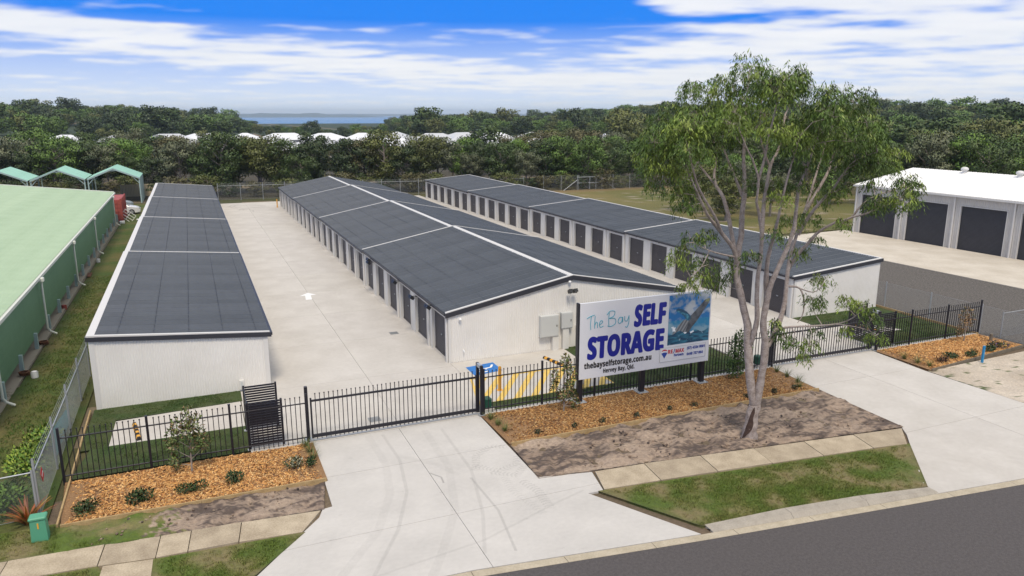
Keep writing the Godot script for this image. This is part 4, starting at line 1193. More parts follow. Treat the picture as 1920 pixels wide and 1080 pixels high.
# ---------- neighbours ----------
func build_green_shed() -> void:
	var t := thing("green_shed", "long green metal shed with pale green roof at the left edge", "shed", V(-7.75, 0, 29.0), "")
	var len := 60.3
	var eave := V(0.12, 3.17, 0)
	var ridge := V(-14.0, 4.75, 0)
	var mb := MB.new()
	corrugated(mb, eave, V(0, 0, 1), len, ridge - eave, Vector3(0.1, 1, 0).normalized(), 0.25, 0.035)
	mb.quad(eave + V(0, -0.04, 0), ridge + V(0, -0.04, 0), ridge + V(0, -0.04, len), eave + V(0, -0.04, len), Vector3.DOWN)
	put("roof", mb.mesh(), M.green_roof, t)
	mb = MB.new()
	corrugated(mb, ridge, V(0, 0, 1), len, V(-14, -1.5, 0), Vector3(-0.1, 1, 0).normalized(), 0.5, 0.035)
	put("roof", mb.mesh(), M.green_roof, t)
	mb = MB.new()
	mb.hexa([eave + V(0, -0.04, len - 0.1), ridge + V(0, -0.04, len - 0.1), ridge + V(0, -0.04, len + 0.12), eave + V(0, -0.04, len + 0.12), eave + V(0, 0.08, len - 0.1), ridge + V(0, 0.08, len - 0.1), ridge + V(0, 0.08, len + 0.12), eave + V(0, 0.08, len + 0.12)])
	put("barge_capping", mb.mesh(), M.pale_pipe, t)
	mb = MB.new()
	mb.span(V(0.1, 3.02, 0), V(0.24, 3.16, len))
	put("gutter", mb.mesh(), M.pale_pipe, t)
	mb = MB.new() # wall sheets stop half a metre above the ground
	clad_wall(mb, V(0, 0.5, 0), V(0, 0, 1), len, func(d): return 3.12, Vector3.RIGHT, 0.19, 0.03)
	mb.quad(V(-0.03, 0.5, 0), V(-0.03, 3.1, 0), V(-0.03, 3.1, len), V(-0.03, 0.5, len), Vector3.LEFT)
	put("side_wall", mb.mesh(), M.green_wall, t)
	mb = MB.new()
	clad_wall(mb, V(-28, -0.3, len), Vector3.RIGHT, 28.0, func(d): return 3.1 + 1.55 * (1.0 - absf(d - 14.0) / 14.0), V(0, 0, 1), 0.38, 0.03)
	put("rear_wall", mb.mesh(), M.green_wall, t)
	mb = MB.new()
	clad_wall(mb, V(-28, 0.3, 0), Vector3.RIGHT, 28.0, func(d): return 3.1 + 1.55 * (1.0 - absf(d - 14.0) / 14.0), Vector3.BACK, 0.38, 0.03)
	put("front_wall", mb.mesh(), M.green_wall, t)
	mb = MB.new() # floor slab, dark inside wall
	mb.span(V(-28, -0.5, 0.02), V(0.22, 0.02, len))
	put("floor_slab", mb.mesh(), M.concrete_old, t)
	mb = MB.new()
	mb.quad(V(-3.2, 0.0, 0.3), V(-3.2, 0.0, len), V(-3.2, 3.2, len), V(-3.2, 3.2, 0.3), Vector3.RIGHT)
	put("inner_partition", mb.mesh(), M.green_wall, t)
	for i in 17:
		mb = MB.new()
		mb.box(V(0.08, 0.3, 1.2 + i * 3.72), Vector3(0.16, 1.0, 0.2))
		put("post", mb.mesh(), M.teal_frame, t)
	for i in 5:
		var z := [4.0, 14.7, 27.0, 39.6, 57.0][i] as float
		mb = MB.new()
		mb.tube([V(0.26, 2.95, z), V(0.24, 2.6, z), V(0.24, 0.42, z), V(0.34, 0.25, z), V(0.62, 0.08, z)], [0.055, 0.055, 0.055, 0.055, 0.055], 8)
		mb.bevel(V(0.26, 2.98, z), Vector3(0.24, 0.22, 0.3), 0.03)
		put("downpipe", mb.mesh(), M.pale_pipe, t)
	# clutter under the shed edge
	var words := ["rusty brown coil lying under the near end of the green shed", "white round tub beside the near post of the green shed", "rusty brown coil lying between posts of the green shed wall", "small red tub under the green shed wall", "rusty pipe lengths under the middle of the green shed wall", "white round tub under the far half of the green shed wall"]
	var spots := [[-7.5, 37.2], [-7.05, 36.7], [-7.5, 42.2], [-7.6, 49.9], [-7.45, 60.5], [-7.3, 66.0]]
	for i in 6:
		mb = MB.new()
		var p := Vector3.ZERO
		if i == 0 or i == 2:
			for k in 4:
				var pts := []
				for a in 9:
					pts.append(Vector3(0.2 * cos(a * TAU / 8.0), 0.05 + 0.05 * k, 0.2 * sin(a * TAU / 8.0) + 0.05 * k))
				mb.tube(pts, [.025, .025, .025, .025, .025, .025, .025, .025, .025], 5, false)
			tag(put("hose_coil", mb.mesh(), M.rust, self, V(spots[i][0], gy(spots[i][1]) + 0.02, spots[i][1])), words[i], "clutter")
		elif i == 4:
			for k in 5:
				mb.tube([Vector3(-0.1 + k * 0.07, 0.05, -0.8), Vector3(0.05 + k * 0.04, 0.06, 0.8)], [.03, .03], 6)
			tag(put("pipe_bundle", mb.mesh(), M.rust, self, V(spots[i][0], gy(spots[i][1]) + 0.02, spots[i][1])), words[i], "clutter")
		else:
			mb.tube([Vector3(0, 0, 0), Vector3(0, 0.26, 0), Vector3(0, 0.28, 0)], [.14, .15, .11], 10)
			tag(put("tin", mb.mesh(), M.container_red if i == 3 else M.paint_white, self, V(spots[i][0], gy(spots[i][1]) + 0.02, spots[i][1])), words[i], "clutter")

func build_white_shed() -> void:
	var t := thing("white_shed", "large shed with white roof and dark roller doors at the right edge", "shed", V(59.7, -0.1, 20.0))
	var len := 34.5
	var mb := MB.new()
	var e := V(-0.15, 4.62, -0.3)
	var r := V(7.6, 6.02, -0.3)
	corrugated(mb, e, V(0, 0, 1), len + 0.4, r - e, Vector3(-0.18, 1, 0).normalized(), 0.25, 0.03)
	put("roof", mb.mesh(), M.shed_roof_white, t)
	mb = MB.new()
	corrugated(mb, r, V(0, 0, 1), len + 0.4, V(7.75, -1.4, 0), Vector3(0.18, 1, 0).normalized(), 0.5, 0.03)
	put("roof", mb.mesh(), M.shed_roof_white, t)
	mb = MB.new()
	mb.span(V(-0.3, 4.46, -0.3), V(-0.15, 4.6, len + 0.1))
	put("gutter", mb.mesh(), M.white_trim, t)
	mb = MB.new()
	clad_wall(mb, V(0, 0, len), Vector3.RIGHT, 15.2, func(d): return 4.56 + 1.38 * (1.0 - absf(d - 7.6) / 7.6), V(0, 0, 1), 0.25, 0.03)
	put("end_wall", mb.mesh(), M.shed_wall, t)
	mb = MB.new()
	clad_wall(mb, V(0, 0, 0), Vector3.RIGHT, 15.2, func(d): return 4.56 + 1.38 * (1.0 - absf(d - 7.6) / 7.6), Vector3.BACK, 0.25, 0.03)
	put("end_wall", mb.mesh(), M.shed_wall, t)
	mb = MB.new()
	clad_wall(mb, V(15.2, 0, 0), V(0, 0, 1), len, func(_d): return 4.5, Vector3.RIGHT, 0.4, 0.03)
	put("rear_wall", mb.mesh(), M.shed_wall, t)
	mb = MB.new()
	clad_wall(mb, V(0, 3.82, 0), V(0, 0, 1), len, func(_d): return 4.56, Vector3.LEFT, 0.22, 0.03)
	put("front_header", mb.mesh(), M.shed_wall, t)
	var curtain := roller_curtain(4.1, 3.8, 0.1)
	var z := len
	for i in 6:
		var a := z - 0.75
		mb = MB.new()
		clad_wall(mb, V(0, 0, a + 0.001), V(0, 0, 1), 0.748, func(_d): return 3.818, Vector3.LEFT, 0.22, 0.03)
		put("pier", mb.mesh(), M.shed_wall, t)
		put("roller_door", curtain, M.shed_door, t, V(0.14, 0.0, a - 2.05))
		mb = MB.new()
		for q in [a - 0.06, a - 4.1]:
			mb.span(V(-0.05, 0, q), V(0.12, 3.8, q + 0.06))
		mb.span(V(-0.05, 3.74, a - 4.04), V(0.12, 3.8, a - 0.06))
		put("door_frame", mb.mesh(), M.white_trim, t)
		mb = MB.new()
		mb.bevel(V(-0.1, 2.2, a + 0.5), Vector3(0.11, 4.5, 0.11), 0.015)
		put("downpipe", mb.mesh(), M.white_trim, t)
		z = a - 4.1 - 0.32
		mb = MB.new()
		clad_wall(mb, V(0, 0, z), V(0, 0, 1), 0.32, func(_d): return 3.818, Vector3.LEFT, 0.16, 0.03)
		put("pier", mb.mesh(), M.shed_wall, t)
	mb = MB.new() # gap left of the last door
	clad_wall(mb, V(0, 0, 0), V(0, 0, 1), maxf(z, 0.1), func(_d): return 3.818, Vector3.LEFT, 0.22, 0.03)
	put("pier", mb.mesh(), M.shed_wall, t)
	mb = MB.new() # dark back of the bays
	mb.quad(V(0.5, 0, 0.1), V(0.5, 4.4, 0.1), V(0.5, 4.4, len - 0.1), V(0.5, 0, len - 0.1), Vector3.LEFT)
	put("inner_lining", mb.mesh(), M.shed_door, t)
	for z2 in [28.6, 23.4, 18.0]:
		mb = MB.new()
		mb.tube([V(7.0, 5.85, z2), V(7.0, 6.12, z2)], [0.2, 0.2], 12)
		mb.ball(V(7.0, 6.28, z2), Vector3(0.34, 0.22, 0.34), 12, 6)
		put("roof_vent", mb.mesh(), M.white_trim, t)

func build_canopies() -> void:
	var words := ["open teal gabled canopy with a post beside the white car, rightmost of three", "open teal gabled canopy in the middle of the three behind the green shed", "open teal gabled canopy at the left edge behind the green shed"]
	for i in 3:
		var x0 := -12.6 - 6.4 * i
		var t := thing("canopy", words[i], "canopy", V(x0, -0.37, 111.9), "teal canopies behind the green shed")
		for sd in [0, 1]:
			var e := V(0.1 if sd == 0 else 6.3, 3.35, 0)
			var r := V(3.2, 4.68, 0)
			var mb := MB.new()
			corrugated(mb, e, V(0, 0, 1), 8.0, r - e, Vector3(-0.4 if sd == 0 else 0.4, 1, 0).normalized(), 0.25, 0.03)
			put("roof", mb.mesh(), M.teal_roof, t)
			mb = MB.new()
			mb.hexa([e + V(0, -0.2, -0.06), r + V(0, -0.2, -0.06), r + V(0, -0.2, 0), e + V(0, -0.2, 0), e + V(0, 0, -0.06), r + V(0, 0, -0.06), r + V(0, 0, 0), e + V(0, 0, 0)])
			put("rafter", mb.mesh(), M.teal_frame, t)
			for z in [0.1, 7.9]:
				mb = MB.new()
				var px := 0.2 if sd == 0 else 6.2
				mb.box(V(px, 1.6, z), Vector3(0.14, 3.25, 0.14))
				put("post", mb.mesh(), M.teal_frame, t)
				mb = MB.new()
				mb.tube([V(px, 2.6, z), V(px + (0.75 if sd == 0 else -0.75), 3.45, z)], [0.05, 0.05], 6)
				put("brace", mb.mesh(), M.teal_frame, t)
		var tb := MB.new()
		tb.box(V(3.2, 4.33, 0.02), Vector3(1.1, 0.08, 0.06))
		put("collar_tie", tb.mesh(), M.teal_frame, t)
		if i == 0:
			tb = MB.new()
			clad_wall(tb, V(6.28, 0, 0.3), V(0, 0, 1), 7.4, func(_d): return 3.3, Vector3.RIGHT, 0.25, 0.03)
			put("side_wall", tb.mesh(), M.teal_frame, t)
	# shipping container
	var c := thing("shipping_container", "red shipping container behind the green shed", "container", V(-9.6, gy(93), 91.2))
	var mb := MB.new()
	mb.span(V(0.05, 0.1, 0.05), V(2.35, 2.5, 6.0))
	put("body", mb.mesh(), M.container_red, c)
	mb = MB.new()
	corrugated(mb, V(2.352, 0.2, 0.15), V(0, 0, 1), 5.75, V(0, 2.2, 0), Vector3.RIGHT, 0.28, 0.04)
	put("side_panel", mb.mesh(), M.container_red, c)
	for x in [0.62, 1.78]:
		mb = MB.new()
		mb.span(V(x - 0.54, 0.2, 0.0), V(x + 0.54, 2.42, 0.048))
		for k in 5:
			mb.span(V(x - 0.5, 0.35 + 0.42 * k, -0.035), V(x + 0.5, 0.55 + 0.42 * k, 0.0))
		var dd := put("door", mb.mesh(), M.container_red, c)
		mb = MB.new()
		mb.tube([V(x + 0.2, 0.15, -0.06), V(x + 0.2, 2.45, -0.06)], [0.02, 0.02], 6)
		put("lock_bar", mb.mesh(), M.container_red, dd)
	for x in [0.06, 2.34]:
		for z in [0.06, 5.98]:
			mb = MB.new()
			mb.box(V(x, 1.3, z), Vector3(0.14, 2.6, 0.14))
			put("corner_post", mb.mesh(), M.container_red, c)
	# white car, nose towards the yard, and a covered one behind
	car("parked_car", "white sedan parked behind the red shipping container", V(-8.15, gy(99.5), 99.6), "car_white")
	car("parked_car", "grey car standing behind the white sedan near the teal canopy", V(-9.3, -0.37, 106.0), "car_grey")
	# cream fence panels far behind the canopies
	var f := thing("panel_fence", "cream corrugated fence behind the teal canopies", "fence", V(-9.5, -0.375, 121.0))
	for k in 5:
		mb = MB.new()
		clad_wall(mb, V(k * 2.4, 0, 0), Vector3.RIGHT, 2.38, func(_d): return 1.75, Vector3.BACK, 0.2, 0.03)
		put("panel", mb.mesh(), M.fence_cream, f)
	# odd pieces lying in the grass by the container
	var s := thing("metal_gate_panel", "white metal frame leaning on the red container", "frame", V(-7.0, gy(93), 92.0))
	mb = MB.new()
	var b := Basis(Vector3(0, 0, 1), 0.9)
	for k in [-0.45, -0.15, 0.15, 0.45]:
		mb.box(Vector3(0.25, 0.62, 0) + b * Vector3(k, 0, 0), Vector3(0.05, 1.3, 0.05), b)
	for k in [-0.63, 0.0, 0.63]:
		mb.box(Vector3(0.25, 0.62, 0) + b * Vector3(0, k, 0), Vector3(0.95, 0.05, 0.045), b)
	put("frame", mb.mesh(), M.paint_white, s)
	mb = MB.new()
	mb.tube([V(0, 0.06, 0), V(0.9, 0.08, 0.1), V(1.7, 0.05, 0.0)], [0.09, 0.1, 0.09], 7)
	tag(put("white_pipe", mb.mesh(), M.paint_white, self, V(-6.0, gy(92.5) + 0.03, 92.5)), "white pipe lying in the grass near the container", "pipe")
	mb = MB.new()
	mb.bevel(Vector3(0, 0.14, 0), Vector3(0.5, 0.28, 0.35), 0.03)
	tag(put("white_box", mb.mesh(), M.paint_white, self, V(-7.25, gy(90) + 0.02, 90.2)), "white foam box at the far corner of the green shed", "box")

func car(called: String, label: String, at: Vector3, paint: String) -> void:
	var t := thing(called, label, "car", at, "cars beside the green shed")
	# body cross sections along x: x, half width, sill, belt, roof half width, roof height
	var secs := [[-2.25, .62, .35, .62, .6, .63], [-2.15, .8, .25, .85, .72, .9], [-1.3, .88, .22, .95, .70, 1.05], [-0.6, .9, .2, .95, .62, 1.42], [0.4, .9, .2, .94, .62, 1.43], [1.15, .9, .2, .92, .76, .98], [1.9, .85, .22, .80, .70, .84], [2.25, .68, .3, .62, .6, .65]]
	var mb := MB.new()
	var rings := []
	for s in secs:
		rings.append([Vector3(s[0], s[2], -s[1]), Vector3(s[0], s[3], -s[1]), Vector3(s[0], s[5], -s[4]), Vector3(s[0], s[5] + 0.03, 0), Vector3(s[0], s[5], s[4]), Vector3(s[0], s[3], s[1]), Vector3(s[0], s[2], s[1])])
	for i in rings.size() - 1:
		for k in 6:
			var mid: Vector3 = (rings[i][k] + rings[i + 1][k + 1]) * 0.5 - Vector3((secs[i][0] + secs[i + 1][0]) * 0.5, 0.6, 0)
			mb.quad(rings[i][k], rings[i + 1][k], rings[i + 1][k + 1], rings[i][k + 1], mid)
	for e in [0, rings.size() - 1]:
		for k in range(1, 6):
			mb.tri(rings[e][0], rings[e][k], rings[e][k + 1], Vector3(-1 if e == 0 else 1, 0, 0))
	put("body", mb.mesh(), M[paint], t)
	for sz in [-1.0, 1.0]:
		mb = MB.new()
		mb.quad(Vector3(-1.1, .98, .87 * sz), Vector3(0.95, .96, .89 * sz), Vector3(0.42, 1.36, .67 * sz), Vector3(-0.6, 1.36, .67 * sz), Vector3(0, 0.3, sz))
		put("side_window", mb.mesh(), M.glass_dark, t)
		for x in [-1.35, 1.35]:
			mb = MB.new()
			mb.tube([Vector3(x, .31, .70 * sz), Vector3(x, .31, .92 * sz)], [.31, .31], 16)
			var w := put("wheel", mb.mesh(), M.rubber, t)
			mb = MB.new()
			mb.tube([Vector3(x, .31, .9 * sz), Vector3(x, .31, .935 * sz)], [.2, .19], 12)
			put("rim", mb.mesh(), M.galvanised, w)
		mb = MB.new()
		mb.bevel(Vector3(2.12, .66, .55 * sz), Vector3(.22, .14, .3), 0.03)
		put("headlight", mb.mesh(), M.glass_dark, t)
	for q in [[0.5, 1.1, 1.38, 1.02], [-0.65, -1.25, 1.38, 1.08]]:
		mb = MB.new()
		mb.quad(Vector3(q[0] + signf(q[0]) * .02, q[2], -.58), Vector3(q[0] + signf(q[0]) * .02, q[2], .58), Vector3(q[1] + signf(q[0]) * .02, q[3], .70), Vector3(q[1] + signf(q[0]) * .02, q[3], -.70), Vector3(signf(q[0]), 0.7, 0))
		put("windscreen", mb.mesh(), M.glass_dark, t)

# ---------- far land ----------
func build_far_land() -> void:
	var mb := MB.new()
	mb.quad(V(-9000, -14, 1250), V(12000, -14, 1250), V(12000, -14, 13000), V(-9000, -14, 13000), Vector3.UP)
	struct("sea", mb.mesh(), M.sea, "strip of blue bay beyond the trees")
	# wooded ranges across the bay
	for r in [["hills", 9000.0, [-42.0, 60.0], 62.0, 601, "faint blue hills across the bay"], ["hills", 6200.0, [-3.0, 14.0], 46.0, 602, "low wooded shore across the bay"], ["hills", 4200.0, [-16.5, -7.5], 95.0, 603, "rounded wooded hill on the left skyline"], ["hills", 5000.0, [-28.0, -14.0], 75.0, 604, "low wooded hill at the far left skyline"]]:
		mb = MB.new()
		var f := noise(r[4], 0.35, 4)
		var steps := 90
		var pts := []
		for i in steps + 1:
			var az := deg_to_rad(lerpf(r[2][0], r[2][1], float(i) / steps))
			var s := float(i) / steps
			var h: float = r[3] * (0.62 + 0.38 * f.get_noise_1d(i * 0.22)) * clampf(minf(s, 1.0 - s) * 5.0, 0.0, 1.0)
			if r[1] == 4200.0: h = r[3] * pow(sin(PI * s), 1.4)
			pts.append([Vector2(sin(az), cos(az)), h])
		for i in steps:
			for w in [[0.0, 0.0, 1.0, 0.75], [1.0, 0.75, 2.0, 1.0], [2.0, 1.0, 4.5, 0.0]]:
				var q := []
				for k in [[i, 0], [i + 1, 0], [i + 1, 1], [i, 1]]:
					var d: float = r[1] * (1.0 + 0.05 * w[k[1] * 2])
					q.append(V(pts[k[0]][0].x * d, -16.0 + pts[k[0]][1] * w[k[1] * 2 + 1], pts[k[0]][0].y * d))
				mb.quad(q[0], q[1], q[2], q[3], Vector3(0, 1, 0.4))
		struct(r[0], mb.mesh(), M.hill_blue, r[5])

# ---------- bushland ----------
# a bush tree: limbs and several clumps of leaf-sized faces; height 1 unit = 1 m, origin at the foot
func bush_tree(sd: int, h: float, w: float, low: float, tones: Array, leaf: float, count: int) -> Array:
	var r := RandomNumberGenerator.new()
	r.seed = sd
	var wood := MB.new()
	var lv := MB.new()
	lv.use_c = true
	var lean := Vector3(r.randfn(0, 0.25), 0, r.randfn(0, 0.25))
	wood.tube([Vector3(0, -0.4, 0), Vector3(0, h * 0.35, 0) + lean * 0.5, Vector3(0, h * 0.8, 0) + lean], [h * 0.024, h * 0.018, h * 0.006], 6, false)
	var n := r.randi_range(13, 18)
	for k in n:
		var t := lerpf(low, 0.93, pow((k + 0.5) / n, 0.8))
		var a := k * 2.4 + r.randf_range(-0.5, 0.5)
		var prof := sin(PI * clampf((t - low * 0.6) / (1.12 - low * 0.6), 0.08, 1.0))
		var rad := w * 0.5 * prof * r.randf_range(0.45, 0.85)
		var ctr := Vector3(cos(a) * rad, h * t, sin(a) * rad) + lean * t
		var cr := Vector3(w * r.randf_range(0.17, 0.27), h * r.randf_range(0.075, 0.12), w * r.randf_range(0.17, 0.27))
		var st := Vector3(0, h * maxf(t - 0.22, 0.1), 0) + lean * t
		wood.tube([st, st.lerp(ctr, 0.55) + Vector3(0, -0.15, 0), ctr], [h * 0.011, h * 0.008, h * 0.003], 4, false)
		var base: Color = tones[r.randi() % tones.size()]
		for i in count / n:
			var o := Vector3(r.randfn(), r.randfn(), r.randfn()).normalized()
			var p := ctr + o * cr * pow(r.randf(), 0.4)
			var d := Vector3(r.randfn(), r.randfn() - 0.5, r.randfn()).normalized() * leaf * r.randf_range(0.6, 1.4)
			var wd := d.cross(Vector3(r.randfn(), r.randfn(), r.randfn())).normalized() * leaf * 0.34
			lv.col = base * r.randf_range(0.72, 1.32)
			lv.col.a = 1.0
			lv.leaf(p, d, wd, (o * Vector3(1, 1.2, 1) + Vector3(0, 0.35, 0)).normalized())
	return [wood.mesh(), lv.mesh()]

func make_tree(called: String, label: String, group: String, pr: Array) -> Node3D:
	var t := thing(called, label, "tree", Vector3.ZERO, group)
	put("trunk", pr[0], M.bark_bush, t)
	put("crown", pr[1], M.leaf, t)
	return t

func build_bushland() -> void:
	var dark := [Color(0.063, 0.104, 0.027), Color(0.079, 0.122, 0.032)]
	var deep := [Color(.040, .066, .022), Color(.050, .078, .026)]
	var olive := [Color(0.128, 0.144, 0.037), Color(0.112, 0.132, 0.037)]
	var brown := [Color(0.128, 0.120, 0.051), Color(0.104, 0.104, 0.044)]
	var bright := [Color(0.161, 0.271, 0.044), Color(0.139, 0.241, 0.041)]
	var fresh := [Color(0.116, 0.198, 0.036), Color(0.106, 0.175, 0.036)]
	var grey := [Color(0.123, 0.145, 0.075), Color(0.145, 0.161, 0.089)]
	var kinds := [
		["dark_bush_tree", "dark green bushy tree", dark, 0.16], ["dark_bush_tree", "dark green bushy tree", deep, 0.22], ["olive_bush_tree", "olive green bushy tree", olive, 0.2], ["dark_bush_tree", "dark green bushy tree", dark, 0.3],
		["bright_bush_tree", "bright green leafy tree", bright, 0.2], ["fresh_bush_tree", "mid green leafy tree", fresh, 0.26], ["grey_gum_tree", "grey green gum tree", grey, 0.42], ["grey_gum_tree", "grey green gum tree", grey, 0.48],
		["fresh_bush_tree", "mid green leafy tree", fresh, 0.16], ["brown_bush_tree", "brownish twiggy tree", brown, 0.3], ["dark_bush_tree", "dark green bushy tree", deep, 0.14], ["olive_bush_tree", "olive green bushy tree", olive, 0.34]]
	var protos := []
	for k in 12:
		protos.append(bush_tree(900 + k, 8.5, [6.4, 7.2, 6.0, 7.6][k % 4], kinds[k][3], kinds[k][2], 0.27, 5200))
	var far_protos := []
	for k in 4:
		far_protos.append(bush_tree(950 + k, 10.0, 9.5, 0.25, [dark, deep, olive, fresh][k], 0.6, 2000))
	var r := RandomNumberGenerator.new()
	r.seed = 77
	var spots := [] # x, zz, height, band
	# first row right behind the boundary fence, then deeper rows
	var x := -60.0
	while x < 62.0:
		spots.append([x + r.randf_range(-1, 1), lerpf(121.0, 113.5, smoothstep(-8.0, 30.0, x)) + r.randf_range(0, 3.0) + (8.0 if x < -5.5 else 0.0), r.randf_range(5.6, 9.6), 0])
		x += r.randf_range(2.7, 4.0)
	x = 46.0
	while x < 104.0:
		spots.append([x + r.randf_range(-1, 1), lerpf(108.0, 103.0, (x - 46.0) / 50.0) + r.randf_range(0, 3.0), r.randf_range(6.0, 8.6), 0])
		x += r.randf_range(2.8, 4.2)
	for row in 4: # deeper rows
		x = -80.0 - row * 8.0
		while x < 118.0 + row * 10.0:
			spots.append([x + r.randf_range(-2, 2), 123.0 + row * 9.0 + r.randf_range(-3, 3) + (8.0 if x < -5.5 else 0.0), r.randf_range(7.0, 9.4) * (0.78 if x > 4.0 and x < 66.0 and row > 0 else 1.0), 1])
			x += r.randf_range(5.6, 9.0) + row * 0.8
	for k in 46: # behind the white shed and along the right of the field
		var a := r.randf()
		spots.append([lerpf(78.0, 150.0, r.randf()), lerpf(58.0, 112.0, a), r.randf_range(6.8, 9.6), 2])
	for q in [[72.0, 79.0, 6.5], [76.5, 74.0, 7.0], [66.0, 86.5, 6.0], [81.0, 70.0, 7.5], [53.5, 66.0, 5.2], [57.0, 69.5, 6.2], [60.5, 67.0, 5.0], [55.0, 74.0, 6.0], [62.0, 74.5, 6.4], [86.0, 92.0, 8.0], [80.0, 96.0, 8.0], [84.0, 82.0, 7.5], [74.0, 90.0, 6.0]]:
		spots.append([q[0], q[1], q[2], 2])
	var where := ["in the first row behind the back fence", "deeper in the bush behind the back fence", "in the bush beyond the field and the white shed"]
	for s in spots:
		var k := r.randi() % 12
		if s[3] == 0 and r.randf() < 0.4: k = [0, 1, 3, 10][r.randi() % 4]
		var t := make_tree(kinds[k][0], kinds[k][1] + " " + where[s[3]], kinds[k][1] + "s " + where[s[3]], protos[k])
		var sc: float = s[2] / 8.5
		t.position = V(s[0], far_y(s[0], s[1]) - 0.1, s[1])
		t.rotation.y = r.randf() * TAU
		t.scale = Vector3(sc * r.randf_range(0.9, 1.2), sc, sc * r.randf_range(0.9, 1.2))
	# low dark scrub under the first row
	var scrub := []
	for k in 3:
		scrub.append(bush_tree(970 + k, 3.0, 4.2, 0.12, [brown, olive, deep][k], 0.22, 1600))
	x = -58.0
	var sk := 0
	while x < 100.0:
		var zz := lerpf(116.8, 111.8, smoothstep(-8.0, 20.0, x)) + (6.5 if x < -5.5 else 0.0)
		if x > 42.0: zz = lerpf(106.0, 101.6, (x - 42.0) / 58.0)
		var t := thing("scrub_bush", "low %s scrub bush along the back fence" % ["grey brown", "olive", "dark green"][sk % 3], "bush", V(x, gy(zz) - 0.1, zz + r.randf_range(0.0, 1.2)), "%s scrub along the back fence" % ["grey brown", "olive", "dark green"][sk % 3])
		put("stems", scrub[sk % 3][0], M.bark_bush, t)
		put("foliage", scrub[sk % 3][1], M.leaf, t)
		t.rotation.y = r.randf() * TAU
		t.scale = Vector3.ONE * r.randf_range(0.7, 1.15)
		x += r.randf_range(2.6, 3.9)
		sk += 1
	# the far wood, seen as one mass: crowns from 175 m to the skyline
	var xf := [[], [], [], []]
	for i in 2600:
		var d := 170.0 + 780.0 * pow(r.randf(), 0.8)
		var az := r.randf_range(-22.0, 66.0)
		if az > 4.5 and az < 13.5 and d > 470.0: continue
		var px := d * sin(deg_to_rad(az))
		var pz := d * cos(deg_to_rad(az))
		if pz < 172.0 and px < 120.0: continue
		if px >= 120.0 and pz < 50.0: continue
		# the housing estate keeps its clearing
		var houses := d > 195.0 and d < 345.0 and az > -13.0 and az < 31.0
		if houses and r.randf() < 0.86: continue
		var hh := r.randf_range(0.65, 1.15) * (1.38 if r.randf() < 0.07 else 1.0)
		if az > 3.5 and az < 15.0: hh *= 0.62 # lower growth before the gap to the bay
		if houses: hh *= 0.62
		var bs := Basis(Vector3.UP, r.randf() * TAU).scaled(Vector3(hh * 1.15, hh, hh * 1.15))
		xf[r.randi() % 4].append(Transform3D(bs, V(px, far_y(px, pz) - 0.5, pz)))
	var words := ["dark far wood on the skyline", "second dark mass of far wood on the skyline", "olive mass of far wood on the skyline", "bright green mass of far wood on the skyline"]
	for k in 4:
		var mm := MultiMesh.new()
		mm.transform_format = MultiMesh.TRANSFORM_3D
		mm.mesh = far_protos[k][1]
		mm.instance_count = xf[k].size()
		for i in xf[k].size():
			mm.set_instance_transform(i, xf[k][i])
		var mi := MultiMeshInstance3D.new()
		mi.name = numbered("far_wood")
		mi.multimesh = mm
		mi.material_override = M.leaf
		add_child(mi)
		tag(mi, words[k], "wood", "", "stuff")
	# houses of the estate
	var hr := RandomNumberGenerator.new()
	hr.seed = 5
	for i in 34:
		var az := lerpf(-12.0, 30.0, (i % 17 + hr.randf_range(-0.2, 0.2)) / 16.0)
		var d := (218.0 if i < 17 else 285.0) + hr.randf_range(-10, 22)
		var px := d * sin(deg_to_rad(az))
		var pz := d * cos(deg_to_rad(az))
		house(V(px, far_y(px, pz) - 0.1, pz), hr, i)

func house(at: Vector3, r: RandomNumberGenerator, i: int) -> void:
	var w := r.randf_range(12.0, 18.0)
	var d := r.randf_range(9.0, 12.0)
	var roof := "house_roof_a" if r.randf() < 0.6 else "house_roof_b"
	var t := thing("house", "%s low house in the %s row of the estate beyond the bush" % ["white roofed" if roof == "house_roof_a" else "grey roofed", "nearer" if i < 17 else "farther"], "house", at, "%s houses of the %s row" % ["white roofed" if roof == "house_roof_a" else "grey roofed", "nearer" if i < 17 else "farther"])
	t.rotation.y = r.randf_range(-0.5, 0.5)
	var mb := MB.new()
	mb.span(Vector3(-w / 2, -0.3, -d / 2), Vector3(w / 2, 2.7, d / 2))
	put("wall", mb.mesh(), M.house_wall, t)
	mb = MB.new()
	var a := w / 2 + 0.5
	var b := d / 2 + 0.5
	var rg := maxf(a - b, 0.5)
	var p := [Vector3(-a, 2.6, b), Vector3(a, 2.6, b), Vector3(a, 2.6, -b), Vector3(-a, 2.6, -b)]
	var q := [Vector3(-rg, 5.0, 0), Vector3(rg, 5.0, 0)]
	mb.quad(p[0], p[1], q[1], q[0], Vector3(0, 1, 1))
	mb.quad(p[2], p[3], q[0], q[1], Vector3(0, 1, -1))
	mb.tri(p[1], p[2], q[1], Vector3(1, 1, 0))
	mb.tri(p[3], p[0], q[0], Vector3(-1, 1, 0))
	mb.quad(p[0], p[1], p[2], p[3], Vector3.DOWN)
	put("roof", mb.mesh(), M[roof], t)
	for k in 3:
		mb = MB.new()
		mb.span(Vector3(-w / 2 + w * (k + 0.5) / 3.0 - 0.9, 0.9, d / 2 + 0.005), Vector3(-w / 2 + w * (k + 0.5) / 3.0 + 0.9, 2.1, d / 2 + 0.04))
		put("window", mb.mesh(), M.window_dark, t)

